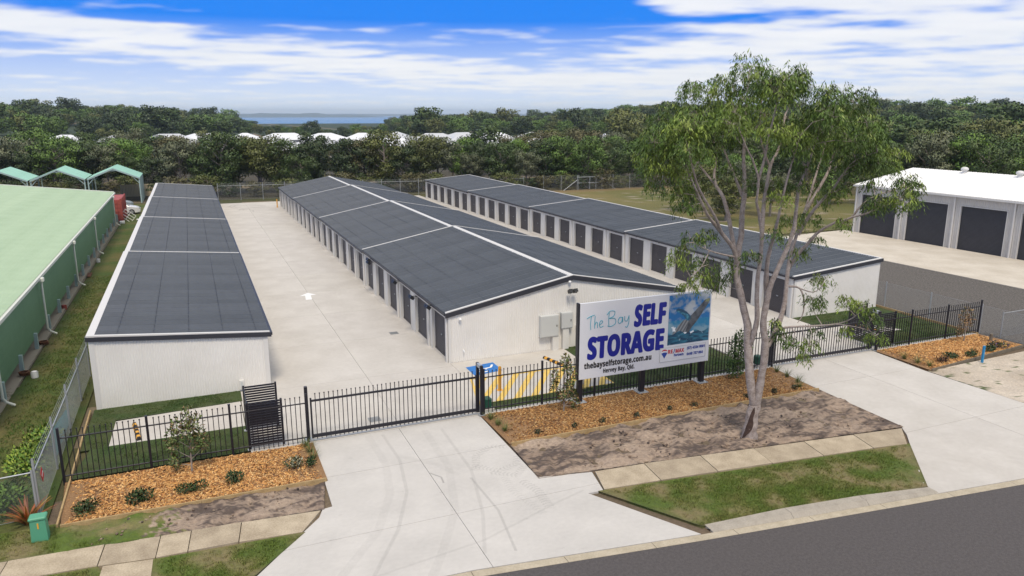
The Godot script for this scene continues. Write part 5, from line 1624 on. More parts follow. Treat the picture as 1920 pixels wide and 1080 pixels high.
# ---------- the gum tree at the street ----------
func build_gum() -> void:
	var t := thing("gum_tree", "tall pale barked gum tree growing from the bare soil beside the billboard", "tree", V(17.47, 0, 19.53))
	var o := V(17.47, 0, 19.53)
	var wood := MB.new()
	var n := 0
	for l in GUM_LIMBS:
		var pts := []
		var rad := []
		var cv := Curve3D.new()
		var np: int = l.size() / 4
		for k in np:
			var p := Vector3(l[k * 4], l[k * 4 + 1], l[k * 4 + 2]) - o
			var k0 := maxi(k - 1, 0)
			var k1 := mini(k + 1, np - 1)
			var tg := Vector3(l[k1 * 4] - l[k0 * 4], l[k1 * 4 + 1] - l[k0 * 4 + 1], l[k1 * 4 + 2] - l[k0 * 4 + 2]) / 6.0
			cv.add_point(p, -tg, tg)
		for k in np - 1:
			for s in 3:
				pts.append(cv.sample(k, s / 3.0) + Vector3(rng.randfn(), rng.randfn(), rng.randfn()) * l[k * 4 + 3] * 0.07)
				rad.append(lerpf(l[k * 4 + 3], l[k * 4 + 7], s / 3.0) * rng.randf_range(0.94, 1.06))
		pts.append(cv.sample(np - 1, 0.0))
		rad.append(l[(np - 1) * 4 + 3])
		if n == 0:
			rad[0] = 0.32; rad[1] = 0.275
			put("trunk", limb_mesh(pts, rad, 14), M.bark, t)
		elif n < 25:
			put("limb", limb_mesh(pts, rad, 9), M.bark, t)
		n += 1
	# dark scar of fallen bark low on the trunk
	var sc := MB.new()
	var toc := Vector3(-17.47, 0, 19.53).normalized()
	var sy := [0.02, 0.12, 0.26, 0.42, 0.6, 0.8, 1.0, 1.2]
	var sr := [0.30, 0.272, 0.250, 0.243, 0.234, 0.224, 0.215, 0.207]
	var s0 := [-0.85, -0.85, -0.80, -0.72, -0.55, -0.45, -0.30, 0.02]
	var s1 := [-0.75, -0.45, -0.05, 0.25, 0.30, 0.10, 0.25, 0.10]
	for k in 7:
		for m in 5:
			var cn := []
			for w in [[k, m], [k, m + 1], [k + 1, m + 1], [k + 1, m]]:
				var lat := lerpf(s0[w[0]], s1[w[0]], w[1] / 5.0)
				var y: float = sy[w[0]]
				cn.append(toc.rotated(Vector3.UP, lat) * (sr[w[0]] * 1.035) + Vector3(0.085 * y, y, 0.03 * y))
			sc.quad(cn[0], cn[1], cn[2], cn[3], toc)
	put("bark_scar", sc.mesh(), M.bark_dark, t)
	# twigs and hanging leaves
	var tw := MB.new()
	var lv := MB.new()
	lv.use_c = true
	var greens := [Color(.125, .205, .032), Color(.095, .165, .028), Color(.160, .240, .038), Color(.075, .130, .026), Color(.210, .290, .048)]
	var r := RandomNumberGenerator.new()
	r.seed = 31
	for k in range(0, GUM_CLUMPS.size(), 7):
		var c := Vector3(GUM_CLUMPS[k], GUM_CLUMPS[k + 1], GUM_CLUMPS[k + 2]) - o
		var cr: float = GUM_CLUMPS[k + 3]
		var s := Vector3(GUM_CLUMPS[k + 4], GUM_CLUMPS[k + 5], GUM_CLUMPS[k + 6]) - o
		var mid := s.lerp(c, 0.5) + Vector3(r.randfn(), absf(r.randfn()) + 0.5, r.randfn()) * 0.08
		tw.tube([s, mid, c], [0.018, 0.012, 0.006], 5, false)
		var base: Color = greens[r.randi() % 5]
		var sprays := int(7 + 29.0 * cr * cr / 0.16)
		for j in sprays:
			var dirv := Vector3(r.randfn(), r.randfn() * 0.8, r.randfn()).normalized()
			var tip := c + dirv * cr * pow(r.randf(), 0.45) * Vector3(1.1, 0.9, 1.1) + Vector3(0, 0.08, 0)
			var st := c.lerp(tip, 0.3)
			if j % 3 == 0:
				tw.tube([c, st.lerp(tip, 0.5) + Vector3(0, 0.04, 0), tip], [0.006, 0.004, 0.002], 3, false)
			var out := Vector3(dirv.x, 0, dirv.z) * 0.12
			var tone := base * r.randf_range(0.7, 1.25)
			if dirv.y > 0.55 and r.randf() < 0.25: tone = Color(.30, .37, .09) # young growth at the tips
			for i in 13: # a drooping spray
				var f := i / 12.0
				var p := tip + out * f * 1.6 + Vector3(0, 0.07 * sin(f * 2.2) - 0.30 * f * f, 0) + Vector3(r.randfn(), r.randfn(), r.randfn()) * 0.035
				var d := (Vector3(r.randfn() * 0.5, -0.9, r.randfn() * 0.5) + out * 2.0).normalized() * r.randf_range(0.10, 0.19)
				var w := d.cross(Vector3(r.randfn(), r.randfn(), r.randfn())).normalized() * r.randf_range(0.011, 0.019)
				lv.col = tone * r.randf_range(0.8, 1.2)
				lv.col.a = 1.0
				lv.leaf(p, d, w, (Vector3(r.randfn(), r.randfn() + 0.9, r.randfn()) + dirv).normalized())
	put("twigs", tw.mesh(), M.bark, t)
	put("crown", lv.mesh(), M.leaf, t)

func limb_mesh(pts: Array, rad: Array, sides: int) -> ArrayMesh:
	var mb := MB.new()
	mb.tube(pts, rad, sides, true)
	return mb.mesh()

# ---------- garden plants ----------
func leafy(lv: MB, c: Vector3, rad: Vector3, count: int, len: float, wid: float, tones: Array, r: RandomNumberGenerator, droop := 0.0) -> void:
	for i in count:
		var o := Vector3(r.randfn(), r.randfn(), r.randfn()).normalized()
		var p := c + o * rad * pow(r.randf(), 0.4)
		if p.y < 0.02: p.y = r.randf_range(0.02, 0.08)
		var d := (o + Vector3(0, 0.4 - droop, 0) + Vector3(r.randfn(), r.randfn(), r.randfn()) * 0.5).normalized() * len * r.randf_range(0.6, 1.3)
		var w := d.cross(Vector3(r.randfn(), r.randfn(), r.randfn())).normalized() * wid
		lv.col = tones[r.randi() % tones.size()] * r.randf_range(0.75, 1.25)
		lv.col.a = 1.0
		lv.leaf(p, d, w, (o + Vector3(0, 0.8, 0)).normalized())

func shrub(called: String, label: String, cat: String, at: Vector3, rad: Vector3, count: int, len: float, tones: Array, sd: int, group := "", parts_of := 3) -> void:
	var r := RandomNumberGenerator.new()
	r.seed = sd
	var t := thing(called, label, cat, at, group)
	var st := MB.new()
	var lv := MB.new()
	lv.use_c = true
	for k in parts_of:
		var a := r.randf() * TAU
		var off := Vector3(cos(a) * rad.x * 0.45, rad.y * r.randf_range(0.7, 1.1), sin(a) * rad.z * 0.45)
		st.tube([Vector3(0, -0.05, 0), off * 0.5 + Vector3(0, 0.03, 0), off], [0.015, 0.01, 0.004], 4, false)
		leafy(lv, off, rad * 0.65, count / parts_of, len, len * 0.24, tones, r)
	put("stems", st.mesh(), M.bark_dark, t)
	put("foliage", lv.mesh(), M.leaf, t)

func sapling(label: String, at: Vector3, h: float, heads: Array, tones: Array, sd: int, dense: int) -> void:
	var r := RandomNumberGenerator.new()
	r.seed = sd
	var t := thing("young_tree", label, "young tree", at, "young trees along the fence")
	var st := MB.new()
	var lv := MB.new()
	lv.use_c = true
	st.tube([Vector3(0, -0.1, 0), Vector3(0.02, h * 0.25, 0.01), Vector3(0.03, h * 0.5, -0.02), Vector3(0.0, h * 0.95, 0)], [0.032, 0.026, 0.018, 0.005], 7, false)
	for q in heads:
		var c := Vector3(q[0], q[1], q[2])
		var s := Vector3(0.02, maxf(q[1] - 0.5, 0.25), 0)
		st.tube([s, s.lerp(c, 0.6) + Vector3(0, -0.04, 0), c], [0.014, 0.009, 0.004], 5, false)
		leafy(lv, c, Vector3(q[3] * 0.85, q[3] * 1.5, q[3] * 0.85), int(dense * 1.3), 0.12, 0.026, tones, r, 0.1)
	put("stem", st.mesh(), M.bark_bush, t)
	put("foliage", lv.mesh(), M.leaf, t)

func strap_clump(called: String, label: String, at: Vector3, n: int, len: float, wid: float, tones: Array, sd: int, group := "") -> void:
	var r := RandomNumberGenerator.new()
	r.seed = sd
	var lv := MB.new()
	lv.use_c = true
	for i in n:
		var a := r.randf() * TAU
		var el := r.randf_range(0.75, 1.45)
		var L := len * r.randf_range(0.7, 1.15)
		var h := Vector3(cos(a), 0, sin(a))
		var side := Vector3(-sin(a), 0, cos(a)) * wid
		var p := h * r.randf_range(0.0, 0.06)
		lv.col = tones[r.randi() % tones.size()] * r.randf_range(0.8, 1.2)
		lv.col.a = 1.0
		var prev := p
		for k in 4:
			var e := el - k * 0.2
			var q := prev + (h * cos(e) + Vector3.UP * sin(e)) * L / 4.0
			if q.y < 0.02: q.y = 0.02
			var w0 := 1.0 - k * 0.22
			var w1 := 1.0 - (k + 1) * 0.22
			var nn := (Vector3.UP * cos(e) - h * sin(e)).normalized() + Vector3(0, 0.4, 0)
			lv.quad(prev - side * w0, prev + side * w0, q + side * w1, q - side * w1, nn)
			prev = q
	var o := put(called, lv.mesh(), M.leaf, self, at)
	tag(o, label, "plant", group)

func build_plants() -> void:
	var deep := [Color(.030, .065, .016), Color(.045, .085, .018), Color(.025, .05, .016)]
	var lime := [Color(.22, .32, .035), Color(.14, .26, .03), Color(.30, .37, .05), Color(.08, .17, .025)]
	var bronze := [Color(.12, .17, .04), Color(.18, .20, .06), Color(.24, .16, .08), Color(.09, .14, .035)]
	var dry := [Color(.26, .15, .07), Color(.20, .12, .06), Color(.33, .22, .11), Color(.12, .11, .04)]
	# left bed
	shrub("garden_shrub", "spreading dark shrub at the left end of the left bed", "shrub", V(-3.55, 0.05, 22.75), Vector3(0.42, 0.16, 0.34), 420, 0.09, deep, 1, "low shrubs in the mulch beds")
	shrub("garden_shrub", "upright leafy shrub second from the left in the left bed", "shrub", V(-2.2, 0.05, 22.72), Vector3(0.36, 0.24, 0.3), 420, 0.1, deep, 2, "low shrubs in the mulch beds")
	shrub("garden_shrub", "wide flat shrub below the young tree in the left bed", "shrub", V(-0.78, 0.05, 22.85), Vector3(0.46, 0.16, 0.32), 480, 0.08, deep, 3, "low shrubs in the mulch beds")
	shrub("garden_shrub", "small rounded shrub right of the wide flat one in the left bed", "shrub", V(0.42, 0.05, 22.98), Vector3(0.25, 0.2, 0.25), 320, 0.09, deep, 4, "low shrubs in the mulch beds")
	shrub("garden_shrub", "white flowering shrub near the driveway end of the left bed", "shrub", V(2.22, 0.05, 23.2), Vector3(0.26, 0.22, 0.26), 300, 0.09, [Color(.06, .09, .02), Color(.09, .11, .04), Color(.45, .45, .33)], 5, "low shrubs in the mulch beds")
	shrub("garden_shrub", "small shrub at the driveway corner of the left bed", "shrub", V(2.75, 0.05, 23.2), Vector3(0.18, 0.16, 0.18), 180, 0.09, deep, 6, "low shrubs in the mulch beds")
	var names := ["leftmost", "second", "third", "fourth", "fifth", "sixth"]
	var mx := [10.62, 12.02, 13.26, 14.72, 16.25, 17.34]
	for k in 6:
		shrub("groundcover_seedling", "tiny dark seedling along the edging of the billboard bed, %s from the left" % names[k] if k else "tiny dark seedling along the edging of the billboard bed, leftmost", "seedling", V(mx[k], 0.05, 22.55), Vector3(0.13, 0.1, 0.13), 110, 0.07, [Color(.045, .06, .025), Color(.06, .07, .03)], 20 + k, "seedlings in the billboard bed", 2)
	for k in 3:
		shrub("groundcover_seedling", "tiny dark seedling right of the gum tree in the billboard bed, %s" % ["nearest the trunk", "in the middle", "nearest the driveway"][k], "seedling", V([19.9, 21.2, 22.3][k], 0.05, 22.5), Vector3(0.13, 0.1, 0.13), 110, 0.07, [Color(.045, .06, .025), Color(.06, .07, .03)], 30 + k, "seedlings in the billboard bed", 2)
	# right bed
	shrub("garden_shrub", "dark red shrub in the right bed", "shrub", V(31.2, 0.05, 22.55), Vector3(0.4, 0.12, 0.3), 300, 0.08, [Color(.08, .03, .025), Color(.06, .05, .02)], 41, "low shrubs in the mulch beds")
	shrub("garden_shrub", "dark green shrub left of the blue post in the right bed", "shrub", V(32.0, 0.05, 22.85), Vector3(0.4, 0.14, 0.3), 320, 0.09, deep, 42, "low shrubs in the mulch beds")
	shrub("garden_shrub", "dark green shrub beside the blue post in the right bed", "shrub", V(33.2, 0.05, 22.7), Vector3(0.42, 0.14, 0.3), 320, 0.09, deep, 43, "low shrubs in the mulch beds")
	shrub("garden_shrub", "dark green shrub right of the blue post in the right bed", "shrub", V(34.6, 0.05, 22.85), Vector3(0.42, 0.16, 0.3), 320, 0.09, deep, 44, "low shrubs in the mulch beds")
	shrub("garden_shrub", "purple flowering shrub at the right end of the right bed", "shrub", V(35.6, 0.05, 22.95), Vector3(0.55, 0.18, 0.34), 380, 0.09, [deep[0], deep[1], deep[1], Color(.16, .06, .26)], 45, "low shrubs in the mulch beds")
	# young trees
	sapling("young leafy tree in the left bed in front of the fence", V(-0.81, 0.02, 24.3), 2.1, [[-0.45, 1.35, 0, .22], [-0.3, 1.65, 0.1, .2], [0.05, 1.9, 0, .24], [0.25, 1.6, -0.1, .24], [0.35, 1.2, 0.05, .2], [0, 1.45, 0.15, .22], [0.1, 1.0, 0, .2], [-0.5, 1.0, 0, .18], [0.45, 0.95, 0.1, .16], [-0.45, 0.45, 0, .16]], bronze, 51, 95)
	sapling("young tree with yellowing leaves left of the billboard", V(12.4, 0.02, 24.1), 2.2, [[0.05, 2.05, 0, .2], [0.1, 1.8, 0.05, .22], [0.3, 1.5, 0, .22], [-0.4, 1.5, 0, .18], [0.2, 1.2, 0.1, .2], [-0.45, 1.15, 0.05, .16], [0.25, 0.9, 0, .2], [-0.1, 0.75, 0.05, .16], [0.4, 0.6, 0, .2], [0.55, 0.25, 0, .2]], bronze + [Color(.26, .16, .07)], 52, 85)
	sapling("bright leafy young tree at the fence behind the gum trunk", V(21.0, 0.02, 24.5), 2.0, [[0, 1.85, 0, .25], [-0.2, 1.5, 0, .3], [0.25, 1.5, 0.1, .28], [0.0, 1.15, 0.1, .34], [-0.35, 1.0, 0, .28], [0.3, 0.9, 0, .3], [0, 0.6, 0.1, .34], [-0.3, 0.45, 0, .26]], [Color(.07, .14, .02), Color(.045, .10, .018), Color(.10, .17, .03)], 53, 130)
	sapling("withered brown young tree in front of the far right fence panel", V(35.1, 0.02, 24.4), 1.75, [[0, 1.6, 0, .22], [-0.25, 1.3, 0, .24], [0.25, 1.3, 0, .24], [-0.3, 0.95, 0.1, .22], [0.15, 0.9, 0, .22], [-0.4, 0.6, 0, .18]], dry, 54, 60)
	# shrubs behind the chain link on the left
	shrub("hedge_shrub", "lime leaved shrub beside the near chain link post", "shrub", V(-5.55, 0, 26.2), Vector3(0.6, 0.5, 0.9), 1300, 0.12, lime, 61, "lime shrubs behind the chain link fence", 7)
	shrub("hedge_shrub", "lime leaved shrub in front of the teal sheet", "shrub", V(-5.5, 0, 28.3), Vector3(0.55, 0.5, 0.9), 1200, 0.12, lime, 62, "lime shrubs behind the chain link fence", 7)
	shrub("hedge_shrub", "dense green shrub at the bottom left behind the wire", "shrub", V(-5.75, 0, 23.7), Vector3(0.75, 0.55, 0.7), 1500, 0.12, [lime[1], lime[3], deep[1], lime[1]], 63, "lime shrubs behind the chain link fence", 7)
	shrub("hedge_shrub", "dense green shrub at the left edge behind the wire", "shrub", V(-7.0, 0, 23.5), Vector3(0.8, 0.6, 0.6), 1300, 0.12, [lime[1], lime[3], deep[1], lime[0]], 64, "lime shrubs behind the chain link fence", 7)
	strap_clump("bromeliad", "orange leaved bromeliad behind the chain link corner", V(-5.05, 0, 22.75), 60, 0.8, 0.05, [Color(.42, .12, .03), Color(.30, .10, .04), Color(.45, .22, .05), Color(.12, .12, .03)], 65)
	# strappy tufts along the drive edges
	var tuft := [Color(.10, .14, .03), Color(.15, .16, .05), Color(.07, .10, .02)]
	var tl := [[2.86, 24.85, "at the left gate post"], [2.9, 24.3, "beside the left drive, second from the gate"], [2.92, 23.75, "beside the left drive, third from the gate"], [9.55, 24.5, "at the right post of the left gate"], [9.6, 23.9, "beside the billboard bed, second from the gate"], [9.62, 23.3, "beside the billboard bed, third from the gate"], [23.2, 24.5, "at the left post of the right gate"], [23.15, 23.8, "beside the right drive, second from the gate"], [23.1, 23.1, "beside the right drive, third from the gate"], [22.7, 22.6, "beside the right drive, farthest from the gate"], [30.0, 23.6, "at the drive edge of the right bed, nearest the gate"], [30.0, 22.9, "at the drive edge of the right bed, middle"], [30.1, 22.35, "at the drive edge of the right bed, nearest the street"]]
	for k in tl.size():
		strap_clump("grass_tuft", "strappy green grass tuft " + tl[k][2], V(tl[k][0], 0.03, tl[k][1]), 60, 0.42, 0.009, tuft, 70 + k, "strappy tufts along the drives")

# ---------- ground cover ----------
func scatter(called: String, label: String, cat: String, mesh: Mesh, m: Material, xf: Array, cols: Array) -> void:
	var mm := MultiMesh.new()
	mm.transform_format = MultiMesh.TRANSFORM_3D
	mm.use_colors = true
	mm.mesh = mesh
	mm.instance_count = xf.size()
	for i in xf.size():
		mm.set_instance_transform(i, xf[i])
		mm.set_instance_color(i, cols[i])
	var mi := MultiMeshInstance3D.new()
	mi.name = numbered(called)
	mi.multimesh = mm
	mi.material_override = m
	add_child(mi)
	tag(mi, label, cat, "", "stuff")

func tuft_mesh(n: int, h: float, w: float, spread: float, sd: int) -> ArrayMesh:
	var r := RandomNumberGenerator.new()
	r.seed = sd
	var mb := MB.new()
	for i in n:
		var a := r.randf() * TAU
		var p := Vector3(cos(a), 0, sin(a)) * spread * sqrt(r.randf())
		var d := Vector3(r.randfn() * 0.45, 1, r.randfn() * 0.45).normalized() * h * r.randf_range(0.6, 1.3)
		var s := Vector3(-sin(a), 0, cos(a)) * w
		var nn := (Vector3(r.randfn() * 0.35, 1, r.randfn() * 0.35)).normalized()
		mb.tri_n(p - s, p + s, p + d, nn, nn, nn)
	return mb.mesh()

func build_cover() -> void:
	var r := RandomNumberGenerator.new()
	r.seed = 404
	var f := noise(71, 0.8, 4)
	# short lawn and rough verge blades
	var jobs := [
		["short grass of the lawns and verges", [[-4.2, 25.3, 1.0, 25.3, 1.0, 27.45, -3.9, 27.45], [-4.25, 27.5, -3.52, 27.5, -3.44, 31.3, -4.15, 31.3], [-3.4, 30.05, 1.0, 30.3, 1.0, 31.38, -3.4, 31.38], [10.2, 25.3, 22.5, 25.3, 22.5, 26.08, 10.2, 26.08], [15.95, 26.15, 22.5, 26.15, 22.8, 31.38, 16.15, 31.38], [30.55, 25.3, 36.85, 25.3, 36.85, 27.15, 30.55, 27.15], [30.55, 29.45, 36.85, 28.65, 36.85, 31.25, 30.55, 31.25], [34.35, 27.2, 36.85, 27.2, 36.85, 28.6, 33.5, 28.95]], 260.0, 0.05, [Color(.045, .095, .014), Color(.075, .11, .022)], 0.15],
		["patchy grass blades of the street verge", [[12.2, 15.36, 20.0, 14.52, 22.15, 16.8, 10.55, 18.08], [-1.78, 16.5, 0.5, 17.75, 1.95, 19.2, -1.75, 19.4], [-9.5, 16.9, -1.95, 16.75, -3.1, 19.6, -9.5, 20.0], [-9.5, 21.3, -2.7, 20.82, -4.3, 22.35, -9.5, 22.35]], 420.0, 0.075, [Color(.110, .170, .018), Color(.24, .22, .07)], 0.45],
		["grass blades beside the green shed", [[-7.4, 23, -4.75, 23, -4.3, 60, -7.4, 60], [-11, 24, -7.45, 24, -7.45, 35.4, -11, 35.4]], 90.0, 0.11, [Color(.075, .135, .016), Color(.17, .16, .045)], 0.4]]
	for j in jobs:
		var xf := []
		var cols := []
		for a in j[1]:
			var q := poly(a)
			var area := absf((q[1] - q[0]).cross(q[3] - q[0])) * 0.5 + absf((q[1] - q[2]).cross(q[3] - q[2])) * 0.5
			for i in int(area * j[2]):
				var p := q[0].lerp(q[1], r.randf()).lerp(q[3].lerp(q[2], r.randf()), r.randf())
				var t := clampf(0.5 + 0.75 * f.get_noise_2d(p.x * 0.8, p.y * 0.8), 0.0, 1.0)
				if t > 0.62 and r.randf() < j[5] * 1.7: continue
				var s := r.randf_range(0.6, 1.25)
				xf.append(Transform3D(Basis(Vector3.UP, r.randf() * TAU).scaled(Vector3(s, s, s)), V(p.x, gy(p.y) + 0.005, p.y)))
				var k: Color = (j[4][0] as Color).lerp(j[4][1], clampf(t * 1.5 - 0.35 + r.randfn() * 0.15, 0.0, 1.0)) * r.randf_range(0.75, 1.3)
				k.a = 1.0
				cols.append(k)
		scatter("grass", j[0], "grass", tuft_mesh(9, j[3], 0.006, 0.055, 6), M.grass_blade, xf, cols)
	# bark chips
	var beds := [["bark chips of the left mulch bed", [-4.1, 22.25, 3.0, 22.18, 3.0, 25.0, -4.3, 25.0]], ["bark chips of the billboard mulch bed", [9.45, 22.3, 23.15, 22.2, 23.35, 25.0, 9.42, 25.0]], ["bark chips of the right mulch bed", [29.8, 22.05, 37.2, 22.85, 36.95, 25.0, 29.82, 25.0]]]
	var cm := MB.new()
	cm.hexa([Vector3(-.03, -.004, -.011), Vector3(.028, -.004, -.013), Vector3(.032, -.004, .010), Vector3(-.026, -.004, .013), Vector3(-.026, .006, -.009), Vector3(.03, .004, -.010), Vector3(.026, .007, .008), Vector3(-.03, .004, .010)])
	var chip := cm.mesh()
	var tones := [Color(.50, .25, .085), Color(.62, .34, .12), Color(.36, .16, .05), Color(.70, .45, .20), Color(.20, .09, .035), Color(.55, .29, .09)]
	var bi := 0
	for b in beds:
		var xf := []
		var cols := []
		var q := poly(b[1])
		var area := absf((q[1] - q[0]).cross(q[3] - q[0]))
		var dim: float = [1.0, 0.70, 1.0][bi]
		for i in int(area * 620.0):
			var p := q[0].lerp(q[1], r.randf()).lerp(q[3].lerp(q[2], r.randf()), r.randf())
			var s := r.randf_range(0.6, 1.7)
			xf.append(Transform3D(Basis.from_euler(Vector3(r.randfn() * 0.35, r.randf() * TAU, r.randfn() * 0.35)).scaled(Vector3(s, s, s)), V(p.x, 0.045 + r.randf() * 0.03, p.y)))
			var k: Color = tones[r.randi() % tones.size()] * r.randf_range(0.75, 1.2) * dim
			k.a = 1.0
			cols.append(k)
		scatter("bark_chips", b[0], "mulch", chip, M.chip, xf, cols)
		bi += 1
	# clods on the bare soil
	var cl := MB.new()
	cl.ball(Vector3.ZERO, Vector3(0.045, 0.028, 0.038), 6, 4)
	var xf := []
	var cols := []
	for a in [[9.5, 19.75, 23.1, 18.15, 23.1, 22.0, 9.5, 22.05], [-4.0, 20.9, 2.6, 20.5, 2.9, 22.0, -4.0, 22.05]]:
		var q := poly(a)
		for i in int(absf((q[1] - q[0]).cross(q[3] - q[0])) * 22.0):
			var p := q[0].lerp(q[1], r.randf()).lerp(q[3].lerp(q[2], r.randf()), r.randf())
			var s := pow(r.randf(), 3.0) * 1.1 + 0.2
			xf.append(Transform3D(Basis.from_euler(Vector3(r.randf(), r.randf() * TAU, r.randf())).scaled(Vector3(s, s, s)), V(p.x, 0.03, p.y)))
			var k: Color = [Color(.24, .17, .12), Color(.15, .105, .075), Color(.07, .052, .045), Color(.28, .21, .15)][r.randi() % 4]
			cols.append(k)
	scatter("soil_clods", "loose clods on the bare soil", "soil", cl.mesh(), M.chip, xf, cols)

# ---------- street fence ----------
var picket_mesh: ArrayMesh
func picket_run(t: Node, x0: float, x1: float, rails: Array, gap := 0.155) -> void: # in the thing's own axes, fence along x
	var n := int(round((x1 - x0) / gap))
	for i in range(1, n):
		put("picket", picket_mesh, M.black_steel, t, Vector3(lerpf(x0, x1, float(i) / n), 0, 0))
	for r in rails:
		var mb := MB.new()
		mb.bevel(Vector3((x0 + x1) / 2, r[0], 0), Vector3(x1 - x0, r[1], 0.042), 0.006)
		put("rail", mb.mesh(), M.black_steel, t)

func fence_post(t: Node, x: float, h := 1.83, w := 0.075, z := 0.0) -> void:
	var mb := MB.new()
	mb.bevel(Vector3(x, h / 2 - 0.1, z), Vector3(w, h + 0.2, w), 0.008)
	var p := put("post", mb.mesh(), M.black_steel, t)
	mb = MB.new()
	mb.bevel(Vector3(x, h + 0.008, z), Vector3(w + 0.012, 0.016, w + 0.012), 0.004)
	put("cap", mb.mesh(), M.black_steel, p)

func fence_run(label: String, posts: Array) -> void:
	var t := thing("picket_fence", label, "fence", V(posts[0], 0, 25.1), "black picket fence runs")
	for k in posts.size():
		fence_post(t, posts[k] - posts[0])
		if k:
			picket_run(t, posts[k - 1] - posts[0] + 0.04, posts[k] - posts[0] - 0.04, [[1.5, 0.04], [0.24, 0.04]])

func slide_gate(label: String, x0: float, x1: float) -> void:
	var t := thing("sliding_gate", label, "gate", V(x0, 0, 25.24), "sliding gates")
	var w := x1 - x0
	picket_run(t, 0.05, w - 0.05, [[1.5, 0.075], [0.19, 0.13]])
	for x in [0.05, w - 0.05]:
		var mb := MB.new()
		mb.bevel(Vector3(x, 0.86, 0), Vector3(0.06, 1.5, 0.05), 0.006)
		put("stile", mb.mesh(), M.black_steel, t)
	var mb := MB.new()
	mb.box(Vector3(w / 2, 0.035, 0), Vector3(w + 0.3, 0.02, 0.05))
	put("track", mb.mesh(), M.galvanised, t)
	for x in [0.6, w - 0.6]:
		mb = MB.new()
		mb.tube([Vector3(x, 0.09, -0.02), Vector3(x, 0.09, 0.02)], [0.05, 0.05], 10)
		put("wheel", mb.mesh(), M.galvanised, t)

func gate_post(label: String, x: float, zz: float, guide: bool) -> void: # heavy portal post with its catch or guide box
	var t := thing("gate_post", label, "gate post", V(x, 0, zz), "gate posts")
	var mb := MB.new()
	mb.bevel(Vector3(0, 0.95, 0), Vector3(0.11, 2.1, 0.11), 0.01)
	put("post", mb.mesh(), M.black_steel, t)
	if guide:
		mb = MB.new()
		mb.bevel(Vector3(0, 0.95, -0.42), Vector3(0.11, 2.1, 0.11), 0.01)
		put("post", mb.mesh(), M.black_steel, t)
		mb = MB.new()
		mb.bevel(Vector3(0, 1.93, -0.21), Vector3(0.12, 0.14, 0.31), 0.01)
		put("guide_bracket", mb.mesh(), M.galvanised, t)
	mb = MB.new()
	mb.box(Vector3(0, 0.035, 0), Vector3(0.24, 0.02, 0.24))
	put("base_plate", mb.mesh(), M.galvanised, t)

# a cage of slatted panels: corner posts and horizontal slats on the given sides
func slat_cage(label: String, x: float, zz: float, w: float, d: float, h: float) -> void:
	var t := thing("slatted_enclosure", label, "enclosure", V(x, 0, zz), "slatted enclosures inside the gates")
	for p in [[0, 0], [w, 0], [0, d], [w, d]]:
		var mb := MB.new()
		mb.bevel(V(p[0], h / 2, p[1]), Vector3(0.07, h + 0.02, 0.07), 0.007)
		put("post", mb.mesh(), M.black_steel, t)
		mb = MB.new()
		mb.box(V(p[0], 0.025, p[1]), Vector3(0.18, 0.015, 0.18))
		put("foot_plate", mb.mesh(), M.galvanised, t)
	var n := 17
	for i in n:
		var y := 0.2 + (h - 0.26) * i / (n - 1)
		for s in [[V(w / 2, y, 0), Vector3(w - 0.08, 0.062, 0.02)], [V(w / 2, y, d), Vector3(w - 0.08, 0.062, 0.02)], [V(0, y, d / 2), Vector3(0.02, 0.062, d - 0.08)]]:
			var mb := MB.new()
			mb.box(s[0], s[1])
			put("slat", mb.mesh(), M.black_steel, t)

